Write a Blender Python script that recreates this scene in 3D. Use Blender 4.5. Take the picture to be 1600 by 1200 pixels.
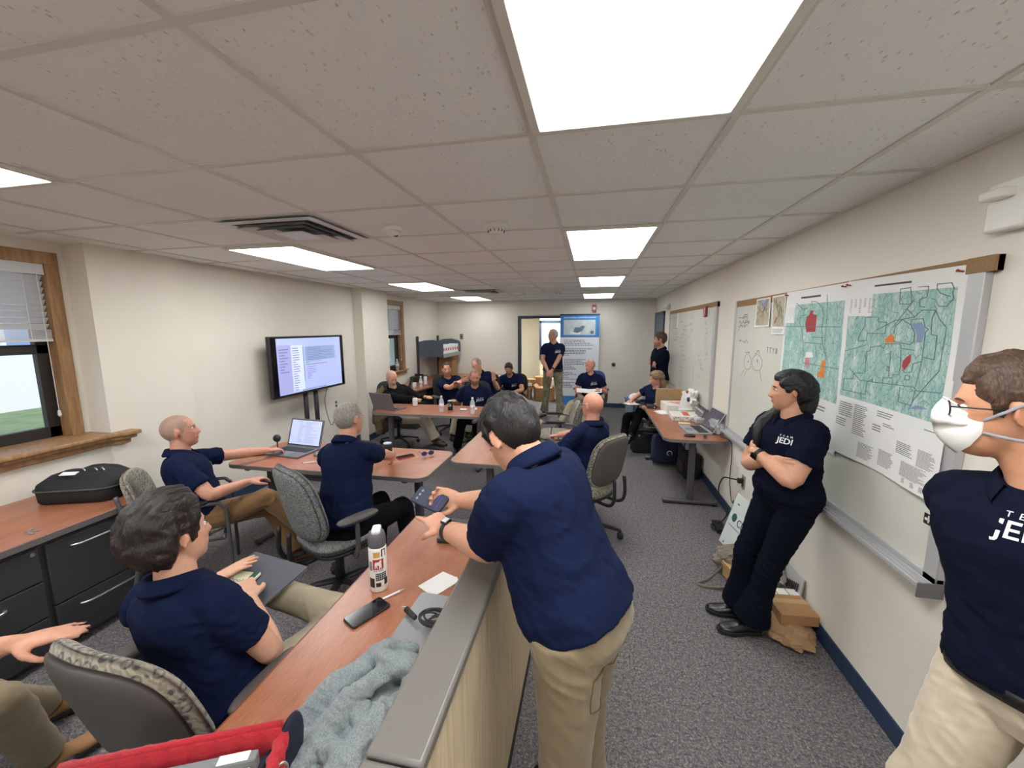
import bpy, math, random
import numpy as np
from mathutils import Vector, Matrix
random.seed(7); np.random.seed(7)
S = bpy.context.scene
for o in list(bpy.data.objects): bpy.data.objects.remove(o)
C = S.collection
# ---------------------------------------------------------------- camera
FPX = 615.8
def cam_axes(p=8.08, yaw=11.45, roll=-0.26):
    p, yaw, roll = map(math.radians, (p, yaw, roll))
    fw = np.array([-math.sin(yaw)*math.cos(p), math.cos(yaw)*math.cos(p), -math.sin(p)])
    r0 = np.array([math.cos(yaw), math.sin(yaw), 0.]); u0 = np.cross(r0, fw)
    r = r0*math.cos(roll)+u0*math.sin(roll); u = -r0*math.sin(roll)+u0*math.cos(roll)
    return r, u, fw
CR, CU, CF = cam_axes()
EYE = np.array([0., 0., 1.83])
cd = bpy.data.cameras.new('camera'); cam = bpy.data.objects.new('camera', cd); C.objects.link(cam)
cd.sensor_width = 36; cd.sensor_fit = 'HORIZONTAL'; cd.lens = FPX/1600*36; cd.clip_start = .02
m = Matrix(((CR[0], CU[0], -CF[0], EYE[0]), (CR[1], CU[1], -CF[1], EYE[1]), (CR[2], CU[2], -CF[2], EYE[2]), (0, 0, 0, 1)))
cam.matrix_world = m
S.camera = cam
S.view_settings.view_transform = 'Standard'; S.view_settings.look = 'None'
S.view_settings.gamma = 1; S.view_settings.use_curve_mapping = False
S.view_settings.exposure = 2.9
# ---------------------------------------------------------------- daylight
W = bpy.data.worlds.new('world'); S.world = W; W.use_nodes = True
wn = W.node_tree.nodes; wl = W.node_tree.links
sky = wn.new('ShaderNodeTexSky'); sky.sky_type = 'NISHITA'; sky.sun_disc = False
sky.sun_elevation = math.radians(52); sky.sun_rotation = math.radians(100)
wl.new(sky.outputs[0], wn['Background'].inputs[0]); wn['Background'].inputs[1].default_value = .05
sd = bpy.data.lights.new('sun', 'SUN'); sd.energy = .2; sd.angle = .01; sd.color = (1, .96, .9)
so = bpy.data.objects.new('sun', sd); C.objects.link(so)
so.rotation_euler = Vector((-.62, .25, -.75)).to_track_quat('-Z', 'Y').to_euler()
LAMP = 7.6     # radiance of the fluorescent lenses

def ray(px, py): return CR*(px-800)+CU*(600-py)+CF*FPX
def aty(px, py, y): d = ray(px, py); return Vector(EYE+d*(y/d[1]))
def atx(px, py, x): d = ray(px, py); return Vector(EYE+d*(x/d[0]))
def atz(px, py, z): d = ray(px, py); return Vector(EYE+d*((z-EYE[2])/d[2]))
# ---------------------------------------------------------------- tagging
def tag(o, label=None, cat=None, group=None, kind=None):
    if label: o['label'] = label
    if cat: o['category'] = cat
    if group: o['group'] = group
    if kind: o['kind'] = kind
    return o
def thing(name, label, cat, loc=(0, 0, 0), rz=0, group=None):
    o = bpy.data.objects.new(name, None); C.objects.link(o); o.empty_display_size = .05
    o.location = loc; o.rotation_euler = (0, 0, rz)
    return tag(o, label, cat, group)
def copy_thing(o, loc, rz, label, group=None):
    c = o.copy(); C.objects.link(c); c.location = loc; c.rotation_euler = (0, 0, rz); c['label'] = label
    if group: c['group'] = group
    for ch in list(o.children):
        d = ch.copy(); C.objects.link(d); d.parent = c
        for g in list(ch.children):
            e = g.copy(); C.objects.link(e); e.parent = d
    return c
# ---------------------------------------------------------------- colours and materials
def lin(c):
    c = [x/255 for x in c]
    return tuple((x/12.92 if x <= .04045 else ((x+.055)/1.055)**2.4) for x in c)+(1,)
MATS = {}
def mat(name, col, rough=.6, metal=0, var=0, vscale=8, bump=0, bscale=60, emit=0, spec=.5, trans=0, alpha=1, stretch=None, col2=None, coat=0, sheen=0, attr=None, bdist=.01):
    if name in MATS: return MATS[name]
    M = bpy.data.materials.new(name); M.use_nodes = True
    n = M.node_tree.nodes; l = M.node_tree.links; b = n['Principled BSDF']
    c = lin(col); b.inputs['Base Color'].default_value = c
    b.inputs['Roughness'].default_value = rough; b.inputs['Metallic'].default_value = metal
    b.inputs['Specular IOR Level'].default_value = spec
    b.inputs['Coat Weight'].default_value = coat; b.inputs['Sheen Weight'].default_value = sheen
    tc = n.new('ShaderNodeTexCoord'); mp = n.new('ShaderNodeMapping'); l.new(tc.outputs['Object'], mp.inputs[0])
    if stretch: mp.inputs['Scale'].default_value = stretch
    src = None
    if attr:
        a = n.new('ShaderNodeAttribute'); a.attribute_name = attr; src = a.outputs['Color']; l.new(src, b.inputs['Base Color'])
    if var or col2:
        t = n.new('ShaderNodeTexNoise'); t.inputs['Scale'].default_value = vscale; t.inputs['Detail'].default_value = 5
        l.new(mp.outputs[0], t.inputs['Vector'])
        mx = n.new('ShaderNodeMix'); mx.data_type = 'RGBA'
        r = n.new('ShaderNodeMapRange'); r.inputs[1].default_value = .35; r.inputs[2].default_value = .65
        l.new(t.outputs[0], r.inputs[0]); l.new(r.outputs[0], mx.inputs[0])
        if src:
            mx.blend_type = 'MULTIPLY'; l.new(src, mx.inputs[6]); mx.inputs[7].default_value = (1-var, 1-var, 1-var, 1)
        else:
            mx.inputs[6].default_value = c
            mx.inputs[7].default_value = lin(col2) if col2 else tuple(x*(1-var) for x in c[:3])+(1,)
        l.new(mx.outputs[2], b.inputs['Base Color'])
    if bump:
        t2 = n.new('ShaderNodeTexNoise'); t2.inputs['Scale'].default_value = bscale; t2.inputs['Detail'].default_value = 4
        l.new(mp.outputs[0], t2.inputs['Vector'])
        bp = n.new('ShaderNodeBump'); bp.inputs['Strength'].default_value = bump; bp.inputs['Distance'].default_value = bdist
        l.new(t2.outputs[0], bp.inputs['Height']); l.new(bp.outputs[0], b.inputs['Normal'])
    if emit: b.inputs['Emission Color'].default_value = c; b.inputs['Emission Strength'].default_value = emit
    if trans: b.inputs['Transmission Weight'].default_value = trans; b.inputs['IOR'].default_value = 1.45
    if alpha < 1: b.inputs['Alpha'].default_value = alpha
    MATS[name] = M; return M
def nodes(M): return M.node_tree.nodes, M.node_tree.links, M.node_tree.nodes['Principled BSDF']
# ---------------------------------------------------------------- mesh collector
class MB:
    def __init__(s): s.v = []; s.f = []; s.m = []; s.mi = 0
    def add(s, vs, fs):
        b = len(s.v); s.v += [tuple(map(float, p)) for p in vs]; s.f += [tuple(i+b for i in f) for f in fs]; s.m += [s.mi]*len(fs); return s
    def xf(s, M, start=0):
        for i in range(start, len(s.v)): s.v[i] = tuple(M @ Vector(s.v[i]))
        return s
    def box(s, a, b):
        x0, y0, z0 = a; x1, y1, z1 = b
        return s.add([(x0, y0, z0), (x1, y0, z0), (x1, y1, z0), (x0, y1, z0), (x0, y0, z1), (x1, y0, z1), (x1, y1, z1), (x0, y1, z1)],
                     [(0, 3, 2, 1), (4, 5, 6, 7), (0, 1, 5, 4), (1, 2, 6, 5), (2, 3, 7, 6), (3, 0, 4, 7)])
    def cbox(s, c, sz, M=None):
        k = len(s.v); s.box([-x/2 for x in sz], [x/2 for x in sz]); T = Matrix.Translation(c)
        s.xf(T @ M.to_4x4() if M else T, k); return s
    def prism(s, poly, z0, z1, axis='z'):
        n = len(poly)
        def P(p, z): return (p[0], p[1], z) if axis == 'z' else ((z, p[0], p[1]) if axis == 'x' else (p[0], z, p[1]))
        return s.add([P(p, z0) for p in poly]+[P(p, z1) for p in poly],
                     [tuple(range(n))[::-1], tuple(range(n, 2*n))]+[(i, (i+1) % n, n+(i+1) % n, n+i) for i in range(n)])
    def loft(s, rings, cap=True, closed=True):
        n = len(rings[0]); vs = [p for r in rings for p in r]; fs = []
        for k in range(len(rings)-1):
            for i in range(n if closed else n-1):
                j = (i+1) % n; fs.append((k*n+i, k*n+j, (k+1)*n+j, (k+1)*n+i))
        if cap and closed: fs.append(tuple(range(n))[::-1]); fs.append(tuple(range((len(rings)-1)*n, len(rings)*n)))
        return s.add(vs, fs)
    def tube(s, pts, r, n=10, cap=True, asp=1, up=None):
        pts = [Vector(p) for p in pts]; rr = r if isinstance(r, (list, tuple)) else [r]*len(pts)
        rings = []; ref = Vector(up) if up else Vector((.13, .21, .97))
        for i, p in enumerate(pts):
            t = (pts[min(i+1, len(pts)-1)]-pts[max(i-1, 0)])
            t = t.normalized() if t.length > 1e-9 else Vector((0, 0, 1))
            a = ref-t*ref.dot(t)
            if a.length < 1e-3: a = t.orthogonal()
            a.normalize(); b = t.cross(a); ref = a if not up else ref
            ra, rb = (rr[i] if isinstance(rr[i], (tuple, list)) else (rr[i], rr[i]*asp))
            rings.append([p+a*ra*math.cos(2*math.pi*k/n)+b*rb*math.sin(2*math.pi*k/n) for k in range(n)])
        return s.loft(rings, cap)
    def lathe(s, prof, n=20, c=(0, 0, 0)):
        return s.loft([[(c[0]+r*math.cos(2*math.pi*k/n), c[1]+r*math.sin(2*math.pi*k/n), c[2]+z) for k in range(n)] for r, z in prof])
    def ell(s, c, r, M=None, nu=16, nv=10):
        c = Vector(c); rings = []
        for j in range(nv+1):
            ph = -math.pi/2+math.pi*j/nv; ph = max(-1.55, min(1.55, ph))
            ring = []
            for i in range(nu):
                th = 2*math.pi*i/nu; p = Vector((r[0]*math.cos(ph)*math.cos(th), r[1]*math.cos(ph)*math.sin(th), r[2]*math.sin(ph)))
                ring.append(c+(M @ p if M else p))
            rings.append(ring)
        return s.loft(rings)
    def mesh(s, name):
        me = bpy.data.meshes.new(name); me.from_pydata(s.v, [], s.f); me.update(); return me
def obj(name, mb, m, parent=None, bevel=0, smooth=False, seg=2, sub=0, angle=40):
    me = mb.mesh(name) if isinstance(mb, MB) else mb
    for q in (m if isinstance(m, (list, tuple)) else [m]): me.materials.append(q)
    if isinstance(mb, MB) and len(me.materials) > 1:
        me.polygons.foreach_set('material_index', mb.m)
    o = bpy.data.objects.new(name, me); C.objects.link(o)
    if parent: o.parent = parent
    if bevel:
        d = o.modifiers.new('bevel', 'BEVEL'); d.width = bevel; d.segments = seg; d.limit_method = 'ANGLE'; d.angle_limit = math.radians(35)
        d.harden_normals = False
    if sub: d = o.modifiers.new('sub', 'SUBSURF'); d.levels = sub; d.render_levels = sub
    if smooth or bevel:
        for p in me.polygons: p.use_smooth = True
        if not smooth:
            me.polygons.foreach_set('use_smooth', [True]*len(me.polygons))
            try: me.set_sharp_from_angle(angle=math.radians(angle))
            except Exception: pass
    return o
def struct(name, mb, m, **k):
    o = obj(name, mb, m, **k)
    if not k.get('parent'): o['kind'] = 'structure'
    return o
def rrect(x0, y0, x1, y1, r, n=6):
    P = []
    for cx, cy, a in ((x1-r, y1-r, 0), (x0+r, y1-r, 90), (x0+r, y0+r, 180), (x1-r, y0+r, 270)):
        for k in range(n+1):
            t = math.radians(a+90*k/n); P.append((cx+r*math.cos(t), cy+r*math.sin(t)))
    return P
def text(name, s, size, M, m, parent=None, ext=.0006, font_scale=(1, 1), bold=0, align='CENTER'):
    cu = bpy.data.curves.new(name, 'FONT'); cu.body = s; cu.size = size; cu.extrude = ext; cu.align_x = align; cu.align_y = 'CENTER'; cu.offset = bold
    cu.resolution_u = 3
    t = bpy.data.objects.new(name, cu); C.objects.link(t)
    dg = bpy.context.evaluated_depsgraph_get(); me = bpy.data.meshes.new_from_object(t.evaluated_get(dg))
    bpy.data.objects.remove(t)
    me.transform(Matrix.Diagonal((font_scale[0], font_scale[1], 1, 1))); me.transform(M)
    me.materials.clear(); me.materials.append(m)
    me.name = name
    o = bpy.data.objects.new(name, me); C.objects.link(o)
    if parent: o.parent = parent
    return o
def frame(o, x, y, z=None):   # matrix with origin o and axes x,y
    x = Vector(x).normalized(); z = Vector(z) if z else x.cross(Vector(y)); z.normalize(); y = z.cross(x)
    return Matrix(((x[0], y[0], z[0], o[0]), (x[1], y[1], z[1], o[1]), (x[2], y[2], z[2], o[2]), (0, 0, 0, 1)))
def sweep(s, mb, pts, r, n=8): mb.tube(pts, r, n)
def smoothpath(P, k=6):
    P = [Vector(p) for p in P]; out = []
    for i in range(len(P)-1):
        a = P[max(i-1, 0)]; b = P[i]; c = P[i+1]; d = P[min(i+2, len(P)-1)]
        for j in range(k):
            t = j/k; out.append(.5*((2*b)+(c-a)*t+(2*a-5*b+4*c-d)*t*t+(3*b-a-3*c+d)*t**3))
    out.append(P[-1]); return out

# ---------------------------------------------------------------- the room
wall_m = mat('wall_paint', (234, 228, 217), .75, var=.03, vscale=2, bump=.12, bscale=220)
CE = 2.465; XR = 1.355; XL = -3.72; YB = 9.23; YN = -4.2
ceil_m = mat('ceiling_tile', (205, 202, 196), .9)
n, l, b = nodes(ceil_m)
tc = n['Texture Coordinate']
mp = n.new('ShaderNodeMapping'); mp.inputs['Scale'].default_value = (1, .55, 1); l.new(tc.outputs['Object'], mp.inputs[0])
v = n.new('ShaderNodeTexVoronoi'); v.inputs['Scale'].default_value = 75; l.new(mp.outputs[0], v.inputs['Vector'])
nz = n.new('ShaderNodeTexNoise'); nz.inputs['Scale'].default_value = 30; nz.inputs['Detail'].default_value = 4; l.new(mp.outputs[0], nz.inputs['Vector'])
r1 = n.new('ShaderNodeMapRange'); r1.inputs[1].default_value = .05; r1.inputs[2].default_value = .26; l.new(v.outputs['Distance'], r1.inputs[0])
r2 = n.new('ShaderNodeMapRange'); r2.inputs[1].default_value = .50; r2.inputs[2].default_value = .62; l.new(nz.outputs[0], r2.inputs[0])
mm = n.new('ShaderNodeMath'); mm.operation = 'MAXIMUM'; l.new(r1.outputs[0], mm.inputs[0])
iv = n.new('ShaderNodeMath'); iv.operation = 'SUBTRACT'; iv.inputs[0].default_value = 1; l.new(r2.outputs[0], iv.inputs[1]); l.new(iv.outputs[0], mm.inputs[1])
mx = n.new('ShaderNodeMix'); mx.data_type = 'RGBA'; mx.inputs[6].default_value = lin((206, 204, 198)); mx.inputs[7].default_value = lin((244, 246, 245))
l.new(mm.outputs[0], mx.inputs[0]); l.new(mx.outputs[2], b.inputs['Base Color'])
bp = n.new('ShaderNodeBump'); bp.inputs['Distance'].default_value = .004; bp.inputs['Strength'].default_value = .8; l.new(mm.outputs[0], bp.inputs['Height']); l.new(bp.outputs[0], b.inputs['Normal'])
grid_m = mat('grid_paint', (222, 220, 214), .45, var=.04)
struct('ceiling', MB().box((-4.3, YN, CE), (XR+.3, YB, CE+.1)), ceil_m)
gx = [1.03, .41, -.21, -.86, -1.53, -2.21, -2.85, -3.49]
gy = [1.385+.628*k for k in range(-8, 13)]
g = MB()
for x in gx: g.box((x-.012, YN, CE-.006), (x+.012, YB, CE+.001))
for y in gy: g.box((-3.72, y-.012, CE-.0055), (XR, y+.012, CE+.001))
struct('trim_1', g, grid_m)
g = MB(); g.box((XR-.02, YN, CE-.012), (XR, YB, CE)); g.box((XL, YN, CE-.012), (XL+.02, -.5, CE)); g.box((XL, 3.02, CE-.012), (XL+.02, YB, CE)); g.box((XL, YB-.02, CE-.012), (XR, YB, CE))
struct('trim_2', g, grid_m)
# carpet
car = mat('carpet', (96, 94, 100), .95, spec=.15)
n, l, b = nodes(car); tc = n['Texture Coordinate']
def noise(n, l, vec, sc, det=2, rough=.5):
    t = n.new('ShaderNodeTexNoise'); t.inputs['Scale'].default_value = sc; t.inputs['Detail'].default_value = det; t.inputs['Roughness'].default_value = rough; l.new(vec, t.inputs['Vector']); return t.outputs[0]
def ramp(n, l, fac, st):
    t = n.new('ShaderNodeValToRGB'); l.new(fac, t.inputs[0]); e = t.color_ramp.elements
    while len(e) < len(st): e.new(.5)
    for k, (p, c) in enumerate(st): e[k].position = p; e[k].color = lin(c)
    return t.outputs[0]
def mixc(n, l, f, a, c, mode='MIX', fac=None):
    t = n.new('ShaderNodeMix'); t.data_type = 'RGBA'; t.blend_type = mode
    if fac is not None: t.inputs[0].default_value = fac
    else: l.new(f, t.inputs[0])
    for s, q in ((6, a), (7, c)):
        if isinstance(q, tuple): t.inputs[s].default_value = q
        else: l.new(q, t.inputs[s])
    return t.outputs[2]
sp = ramp(n, l, noise(n, l, tc.outputs['Object'], 95, 3, .75), [(.30, (32, 32, 39)), (.44, (78, 77, 86)), (.55, (112, 108, 111)), (.68, (186, 176, 162))])
sp2 = ramp(n, l, noise(n, l, tc.outputs['Object'], 42, 3, .7), [(.32, (70, 70, 86)), (.5, (124, 122, 122)), (.7, (164, 148, 134))])
cc = mixc(n, l, None, sp, sp2, 'MIX', .38)
l.new(cc, b.inputs['Base Color'])
bp = n.new('ShaderNodeBump'); bp.inputs['Distance'].default_value = .006; bp.inputs['Strength'].default_value = .7
l.new(noise(n, l, tc.outputs['Object'], 180, 2), bp.inputs['Height']); l.new(bp.outputs[0], b.inputs['Normal'])
struct('floor', MB().box((-4.3, YN, -.05), (XR+.15, YB+3, 0)), car)
# walls
struct('wall_right', MB().box((XR, YN, 0), (XR+.15, YB+.15, CE)), wall_m)
struct('wall_near', MB().box((-4.3, YN-.1, 0), (XR+.15, YN, CE)), wall_m)
DX0, DX1, DZ = -1.66, -.66, 2.05
w = MB(); w.box((-4.3, YB, 0), (DX0, YB+.12, CE)); w.box((DX1, YB, 0), (XR, YB+.12, CE)); w.box((DX0, YB, DZ), (DX1, YB+.12, CE))
struct('wall_back', w, wall_m)
# left wall: window bay one (recessed), pilaster, plain run, second pilaster, window two
W1 = (1.05, 2.27, 1.02, 2.36); W2 = (6.72, 7.42, 1.02, 2.33)
w = MB()
w.box((-4.05, YN, 0), (XL, -.5, CE))
W3 = (-.35, .85, 1.02, 2.36)
w.box((-4.05, -.5, 0), (-3.9, W3[0], CE)); w.box((-4.05, W3[1], 0), (-3.9, W1[0], CE)); w.box((-4.05, W3[0], W3[3]), (-3.9, W3[1], CE)); w.box((-4.05, W1[1], 0), (-3.9, 2.33, CE)); w.box((-4.05, W1[0], W1[3]), (-3.9, W1[1], CE))
w.box((-4.05, -.5, 0), (-3.72, 2.33, W1[2]-.03))
w.box((-4.05, 2.33, 0), (-3.69, 3.02, CE))
w.box((-4.05, 3.02, 0), (-3.73, W2[0], CE)); w.box((-3.8, 5.72, 0), (-3.56, 6.5, CE))
w.box((-4.05, W2[1], 0), (-3.73, YB, CE)); w.box((-4.05, W2[0], 0), (-3.73, W2[1], W2[2])); w.box((-4.05, W2[0], W2[3]), (-3.73, W2[1], CE))
struct('wall_left', w, wall_m)
base_m = mat('navy_baseboard', (40, 58, 88), .5)
struct('baseboard_right', MB().box((XR-.008, YN, 0), (XR, YB, .1)), base_m)
g = MB(); g.box((-3.73, YB-.008, 0), (DX0-.05, YB, .1)); g.box((DX1+.05, YB-.008, 0), (XR, YB, .1)); struct('baseboard_back', g, base_m)
g = MB(); g.box((-3.69, 2.33, 0), (-3.682, 3.02, .1)); g.box((-3.73, 3.02, 0), (-3.722, 5.72, .1)); g.box((-3.56, 5.712, 0), (-3.552, 6.5, .1)); g.box((-3.73, 6.5, 0), (-3.722, YB, .1)); struct('baseboard_left', g, base_m)
# next room seen through the door
cream = mat('cream_paint', (232, 222, 196), .8, var=.03, bump=.1, bscale=200)
g = MB(); g.box((-4, YB+2.9, 0), (2, YB+3, CE)); g.box((-4, YB+.12, 0), (-3.9, YB+3, CE)); g.box((1.9, YB+.12, 0), (2, YB+3, CE)); g.box((-4, YB+.12, CE), (2, YB+3, CE+.1))
struct('wall_beyond', g, cream)
navy = mat('navy_frame_paint', (36, 54, 78), .4)
d1 = MB(); d1.box((DX0-.06, YB-.02, 0), (DX0, YB+.14, DZ+.06)); d1.box((DX1, YB-.02, 0), (DX1+.06, YB+.14, DZ+.06)); d1.box((DX0, YB-.02, DZ), (DX1, YB+.14, DZ+.06))
struct('door_1', d1, navy, bevel=.004)
# glazed window in the far room behind the opening
fw = thing('window_4', 'navy framed frosted glass window in room beyond the back doorway', 'window', (0, 0, 0)); fw['kind'] = 'structure'
g = MB(); y = YB+1.6; x0, x1, z0, z1 = -1.42, -.5, .95, 2.03
g.box((x0, y, z0), (x0+.06, y+.05, z1)); g.box((x1-.06, y, z0), (x1, y+.05, z1)); g.box((x0, y, z0), (x1, y+.05, z0+.06)); g.box((x0, y, z1-.06), (x1, y+.05, z1))
g.box((x0+.02, y, 0), (x1, y+.05, z0)) if False else None
obj('window_frame', g, navy, fw)
obj('pane', MB().box((x0+.06, y+.02, z0+.06), (x1-.06, y+.03, z1-.06)), mat('frosted_glass', (176, 190, 186), .3), fw)
g = MB(); g.box((x0, y+.05, 0), (x1+2, y+.15, CE)); struct('wall_partition', g, cream)
# door at far right corner: grey blue steel door on right wall
dr = MB(); dr.box((XR-.025, 8.12, 0), (XR, 9.02, 2.08))
struct('door_2', dr, mat('slate_door', (86, 98, 116), .5), bevel=.003)
struct('trim_3', MB().box((XR-.03, 8.04, 0), (XR, 8.12, 2.14)).box((XR-.03, 9.02, 0), (XR, 9.1, 2.14)).box((XR-.03, 8.04, 2.08), (XR, 9.1, 2.14)), mat('slate_frame', (72, 82, 98), .5))
# ---------------------------------------------------------------- windows
wood = mat('oak_trim', (176, 140, 100), .45, col2=(150, 112, 74), vscale=5, stretch=(8, 8, 1), bump=.1, bscale=40)
dark = mat('bronze_frame', (38, 36, 34), .45)
white_pl = mat('white_slat', (214, 216, 220), .5)
glass = mat('glass', (255, 255, 255), 0.02, trans=1, spec=.4); glass.node_tree.nodes['Principled BSDF'].inputs['IOR'].default_value = 1.02
def window(name, y0, y1, z0, z1, x, blind_z, face):
    w = bpy.data.objects.new(name, None); C.objects.link(w); w['kind'] = 'structure'
    c = MB(); t = .06
    c.box((x-.02, y0-.0, z1), (face, y1, z1+.0) ) if False else None
    # wooden casing lining the opening
    c.box((x-.12, y0-.02, z0-.02), (face+.012, y0+t, z1+.02)); c.box((x-.12, y1-t, z0-.02), (face+.012, y1+.02, z1+.02)); c.box((x-.12, y0-.02, z1-t), (face+.014, y1+.02, z1+.03))
    obj('casing', c, wood, w, bevel=.005)
    f = MB(); a, bb = y0+t, y1-t; lo, hi = z0, z1-t; xm = x-.1
    zm = lo+(hi-lo)*.52
    for (p, q, r, s_) in ((a, a+.07, lo, hi), (bb-.07, bb, lo, hi), (a, bb, lo, lo+.09), (a, bb, hi-.06, hi), (a, bb, zm-.03, zm+.04)): f.box((xm, p, r), (xm+.05, q, s_))
    obj('window_frame', f, dark, w, bevel=.004)
    obj('pane', MB().box((xm+.02, a+.05, lo+.05), (xm+.026, bb-.05, hi-.03)), glass, w)
    B = MB(); k = 0
    zt = hi
    B.box((xm+.07, a+.005, zt-.075), (xm+.135, bb-.005, zt))
    zz = zt-.1
    while zz > blind_z+.09:
        s0 = len(B.v); B.box((-.025, a+.01, -.0012), (.025, bb-.01, .0012)); B.xf(Matrix.Translation((xm+.1, 0, zz)) @ Matrix.Rotation(math.radians(-52), 4, 'Y'), s0); zz -= .043
    for q in range(8): B.box((xm+.077, a+.01, blind_z+.006+q*.009), (xm+.125, bb-.01, blind_z+.011+q*.009))
    B.box((xm+.075, a+.008, blind_z-.012), (xm+.127, bb-.008, blind_z+.004))
    obj('blind', B, white_pl, w)
    cds = MB()
    for yy in (a+.12, bb-.12): cds.tube([(xm+.128, yy, zt-.05), (xm+.128, yy, blind_z)], .0018, 6)
    cds.tube([(xm+.14, bb-.05, zt-.05), (xm+.14, bb-.05, z0+.2)], .002, 6); cds.lathe([(.004, 0), (.011, .012), (.008, .045), (.003, .05)], 10, (xm+.14, bb-.05, z0+.17))
    obj('blind_cord', cds, mat('cord_white', (225, 225, 220), .6), w)
    return w
window('window_1', W1[0], W1[1], W1[2], W1[3], -3.93, 1.76, -3.9)
window('added_window_3', W3[0], W3[1], W3[2], W3[3], -3.93, 1.76, -3.9)  # unseen window added beside the camera for extra daylight
window('window_2', W2[0], W2[1], W2[2], W2[3], -3.78, 1.72, -3.73)
# wooden stools with cove moulding
def stool(mb, poly, z):
    mb.prism(poly, z, z+.028)
s = MB(); s.prism([(-4.0, -.48), (-3.63, -.48), (-3.63, 2.30), (-3.58, 2.36), (-3.58, 2.47), (-3.69, 2.47), (-3.69, 2.33), (-4.0, 2.33)], 1.0, 1.03)
s.prism([(-3.74, -.48), (-3.655, -.48), (-3.655, 2.30), (-3.605, 2.365), (-3.605, 2.45), (-3.69, 2.45), (-3.69, 2.33), (-3.74, 2.33)], .97, 1.0)
s.prism([(-3.74, -.48), (-3.685, -.48), (-3.685, 2.31), (-3.645, 2.37), (-3.645, 2.43), (-3.69, 2.43), (-3.69, 2.33), (-3.74, 2.33)], .93, .97)
struct('trim_4', s, wood, bevel=.006)
s = MB(); s.box((-3.86, 6.68, .99), (-3.66, 7.46, 1.02)); s.box((-3.735, 6.7, .93), (-3.69, 7.44, .99)); struct('trim_5', s, wood, bevel=.006)
# ---------------------------------------------------------------- outside
lawn = mat('lawn_grass', (104, 126, 84), .9, col2=(126, 142, 100), vscale=3, bump=.6, bscale=60)
struct('ground_lawn', MB().box((-60, -30, -.35), (-4.3, 60, -.3)), lawn)
brick = mat('pale_brick', (205, 196, 186), .85)
n, l, b = nodes(brick); tb = n.new('ShaderNodeTexBrick'); tb.inputs['Scale'].default_value = 4; tb.inputs['Color1'].default_value = lin((212, 202, 192)); tb.inputs['Color2'].default_value = lin((196, 186, 176)); tb.inputs['Mortar'].default_value = lin((226, 222, 216)); tb.inputs['Mortar Size'].default_value = .012
mp = n.new('ShaderNodeMapping'); mp.inputs['Rotation'].default_value = (math.pi/2, 0, math.pi/2); l.new(n['Texture Coordinate'].outputs['Object'], mp.inputs[0]); l.new(mp.outputs[0], tb.inputs['Vector']); l.new(tb.outputs[0], b.inputs['Base Color'])
hb = thing('brick_building', 'pale brick building across the lawn seen through the left window', 'building', (-15, 4, -.3))
obj('wall', MB().box((-3, -14, 0), (0, 22, 6.5)), brick, hb)
for yy in (-4.5, -1.2, 3.4, 7.6, 12):
    f = obj('window', MB().box((-.02, yy, 1.6), (.05, yy+1.3, 3.4)), mat('white_vinyl', (225, 228, 230), .5), hb)
    obj('pane', MB().box((.05, yy+.1, 1.7), (.06, yy+.62, 3.3)).box((.05, yy+.68, 1.7), (.06, yy+1.2, 3.3)), mat('far_glass', (120, 150, 190), .1), f)
# ---------------------------------------------------------------- ceiling fixtures
LENS = {}
def lens_mat(k):
  k = round(k, 2)
  if k in LENS: return LENS[k]
  lens = mat('lens_glow_%d' % int(k*100), (255, 253, 244), .4)
  n, l, b = nodes(lens); b.inputs['Emission Color'].default_value = (.985, 1, .985, 1)
  tc = n['Texture Coordinate']; mp = n.new('ShaderNodeMapping'); mp.inputs['Rotation'].default_value = (0, 0, math.radians(45)); l.new(tc.outputs['Object'], mp.inputs[0])
  ck = n.new('ShaderNodeTexVoronoi'); ck.distance = 'CHEBYCHEV'; ck.inputs['Randomness'].default_value = 0; ck.inputs['Scale'].default_value = 110; l.new(mp.outputs[0], ck.inputs['Vector'])
  r1 = n.new('ShaderNodeMapRange'); r1.inputs[1].default_value = .30; r1.inputs[2].default_value = .48; r1.inputs[3].default_value = LAMP*1.1*k; r1.inputs[4].default_value = LAMP*.1*k
  l.new(ck.outputs['Distance'], r1.inputs[0]); l.new(r1.outputs[0], b.inputs['Emission Strength'])
  LENS[k] = lens; return lens
alu = mat('aluminium', (190, 192, 192), .35, metal=.8)
def light(x0, y0, x1, y1, label, k=1.):
    t = thing('ceiling_light', label, 'ceiling light', ((x0+x1)/2, (y0+y1)/2, CE-.02), 0, 'recessed fluorescent panels in the ceiling grid')
    hx, hy = (x1-x0)/2, (y1-y0)/2; f = MB()
    for a, c in (((-hx, -hy), (hx, -hy+.028)), ((-hx, hy-.028), (hx, hy)), ((-hx, -hy+.028), (-hx+.028, hy-.028)), ((hx-.028, -hy+.028), (hx, hy-.028))): f.box((a[0], a[1], 0), (c[0], c[1], .019))
    obj('frame', f, mat('lamp_frame', (228, 226, 218), .4), t, bevel=.003)
    obj('lens', MB().box((-hx+.028, -hy+.028, .005), (hx-.028, hy-.028, .017)), lens_mat(k), t)
for k, lab in enumerate(['large bright ceiling light overhead, nearest of the right row', 'ceiling light second in the right row, beyond the big one', 'ceiling light third in the right row', 'farthest ceiling light of the right row, by the back wall']):
    y = [.15, 2.655, 5.08, 7.55][k]; light(-.205, y, .405, y+[1.22, 1.2, 1.22, 1.22][k], lab, (1.2, 1, .8, .5)[k])
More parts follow.
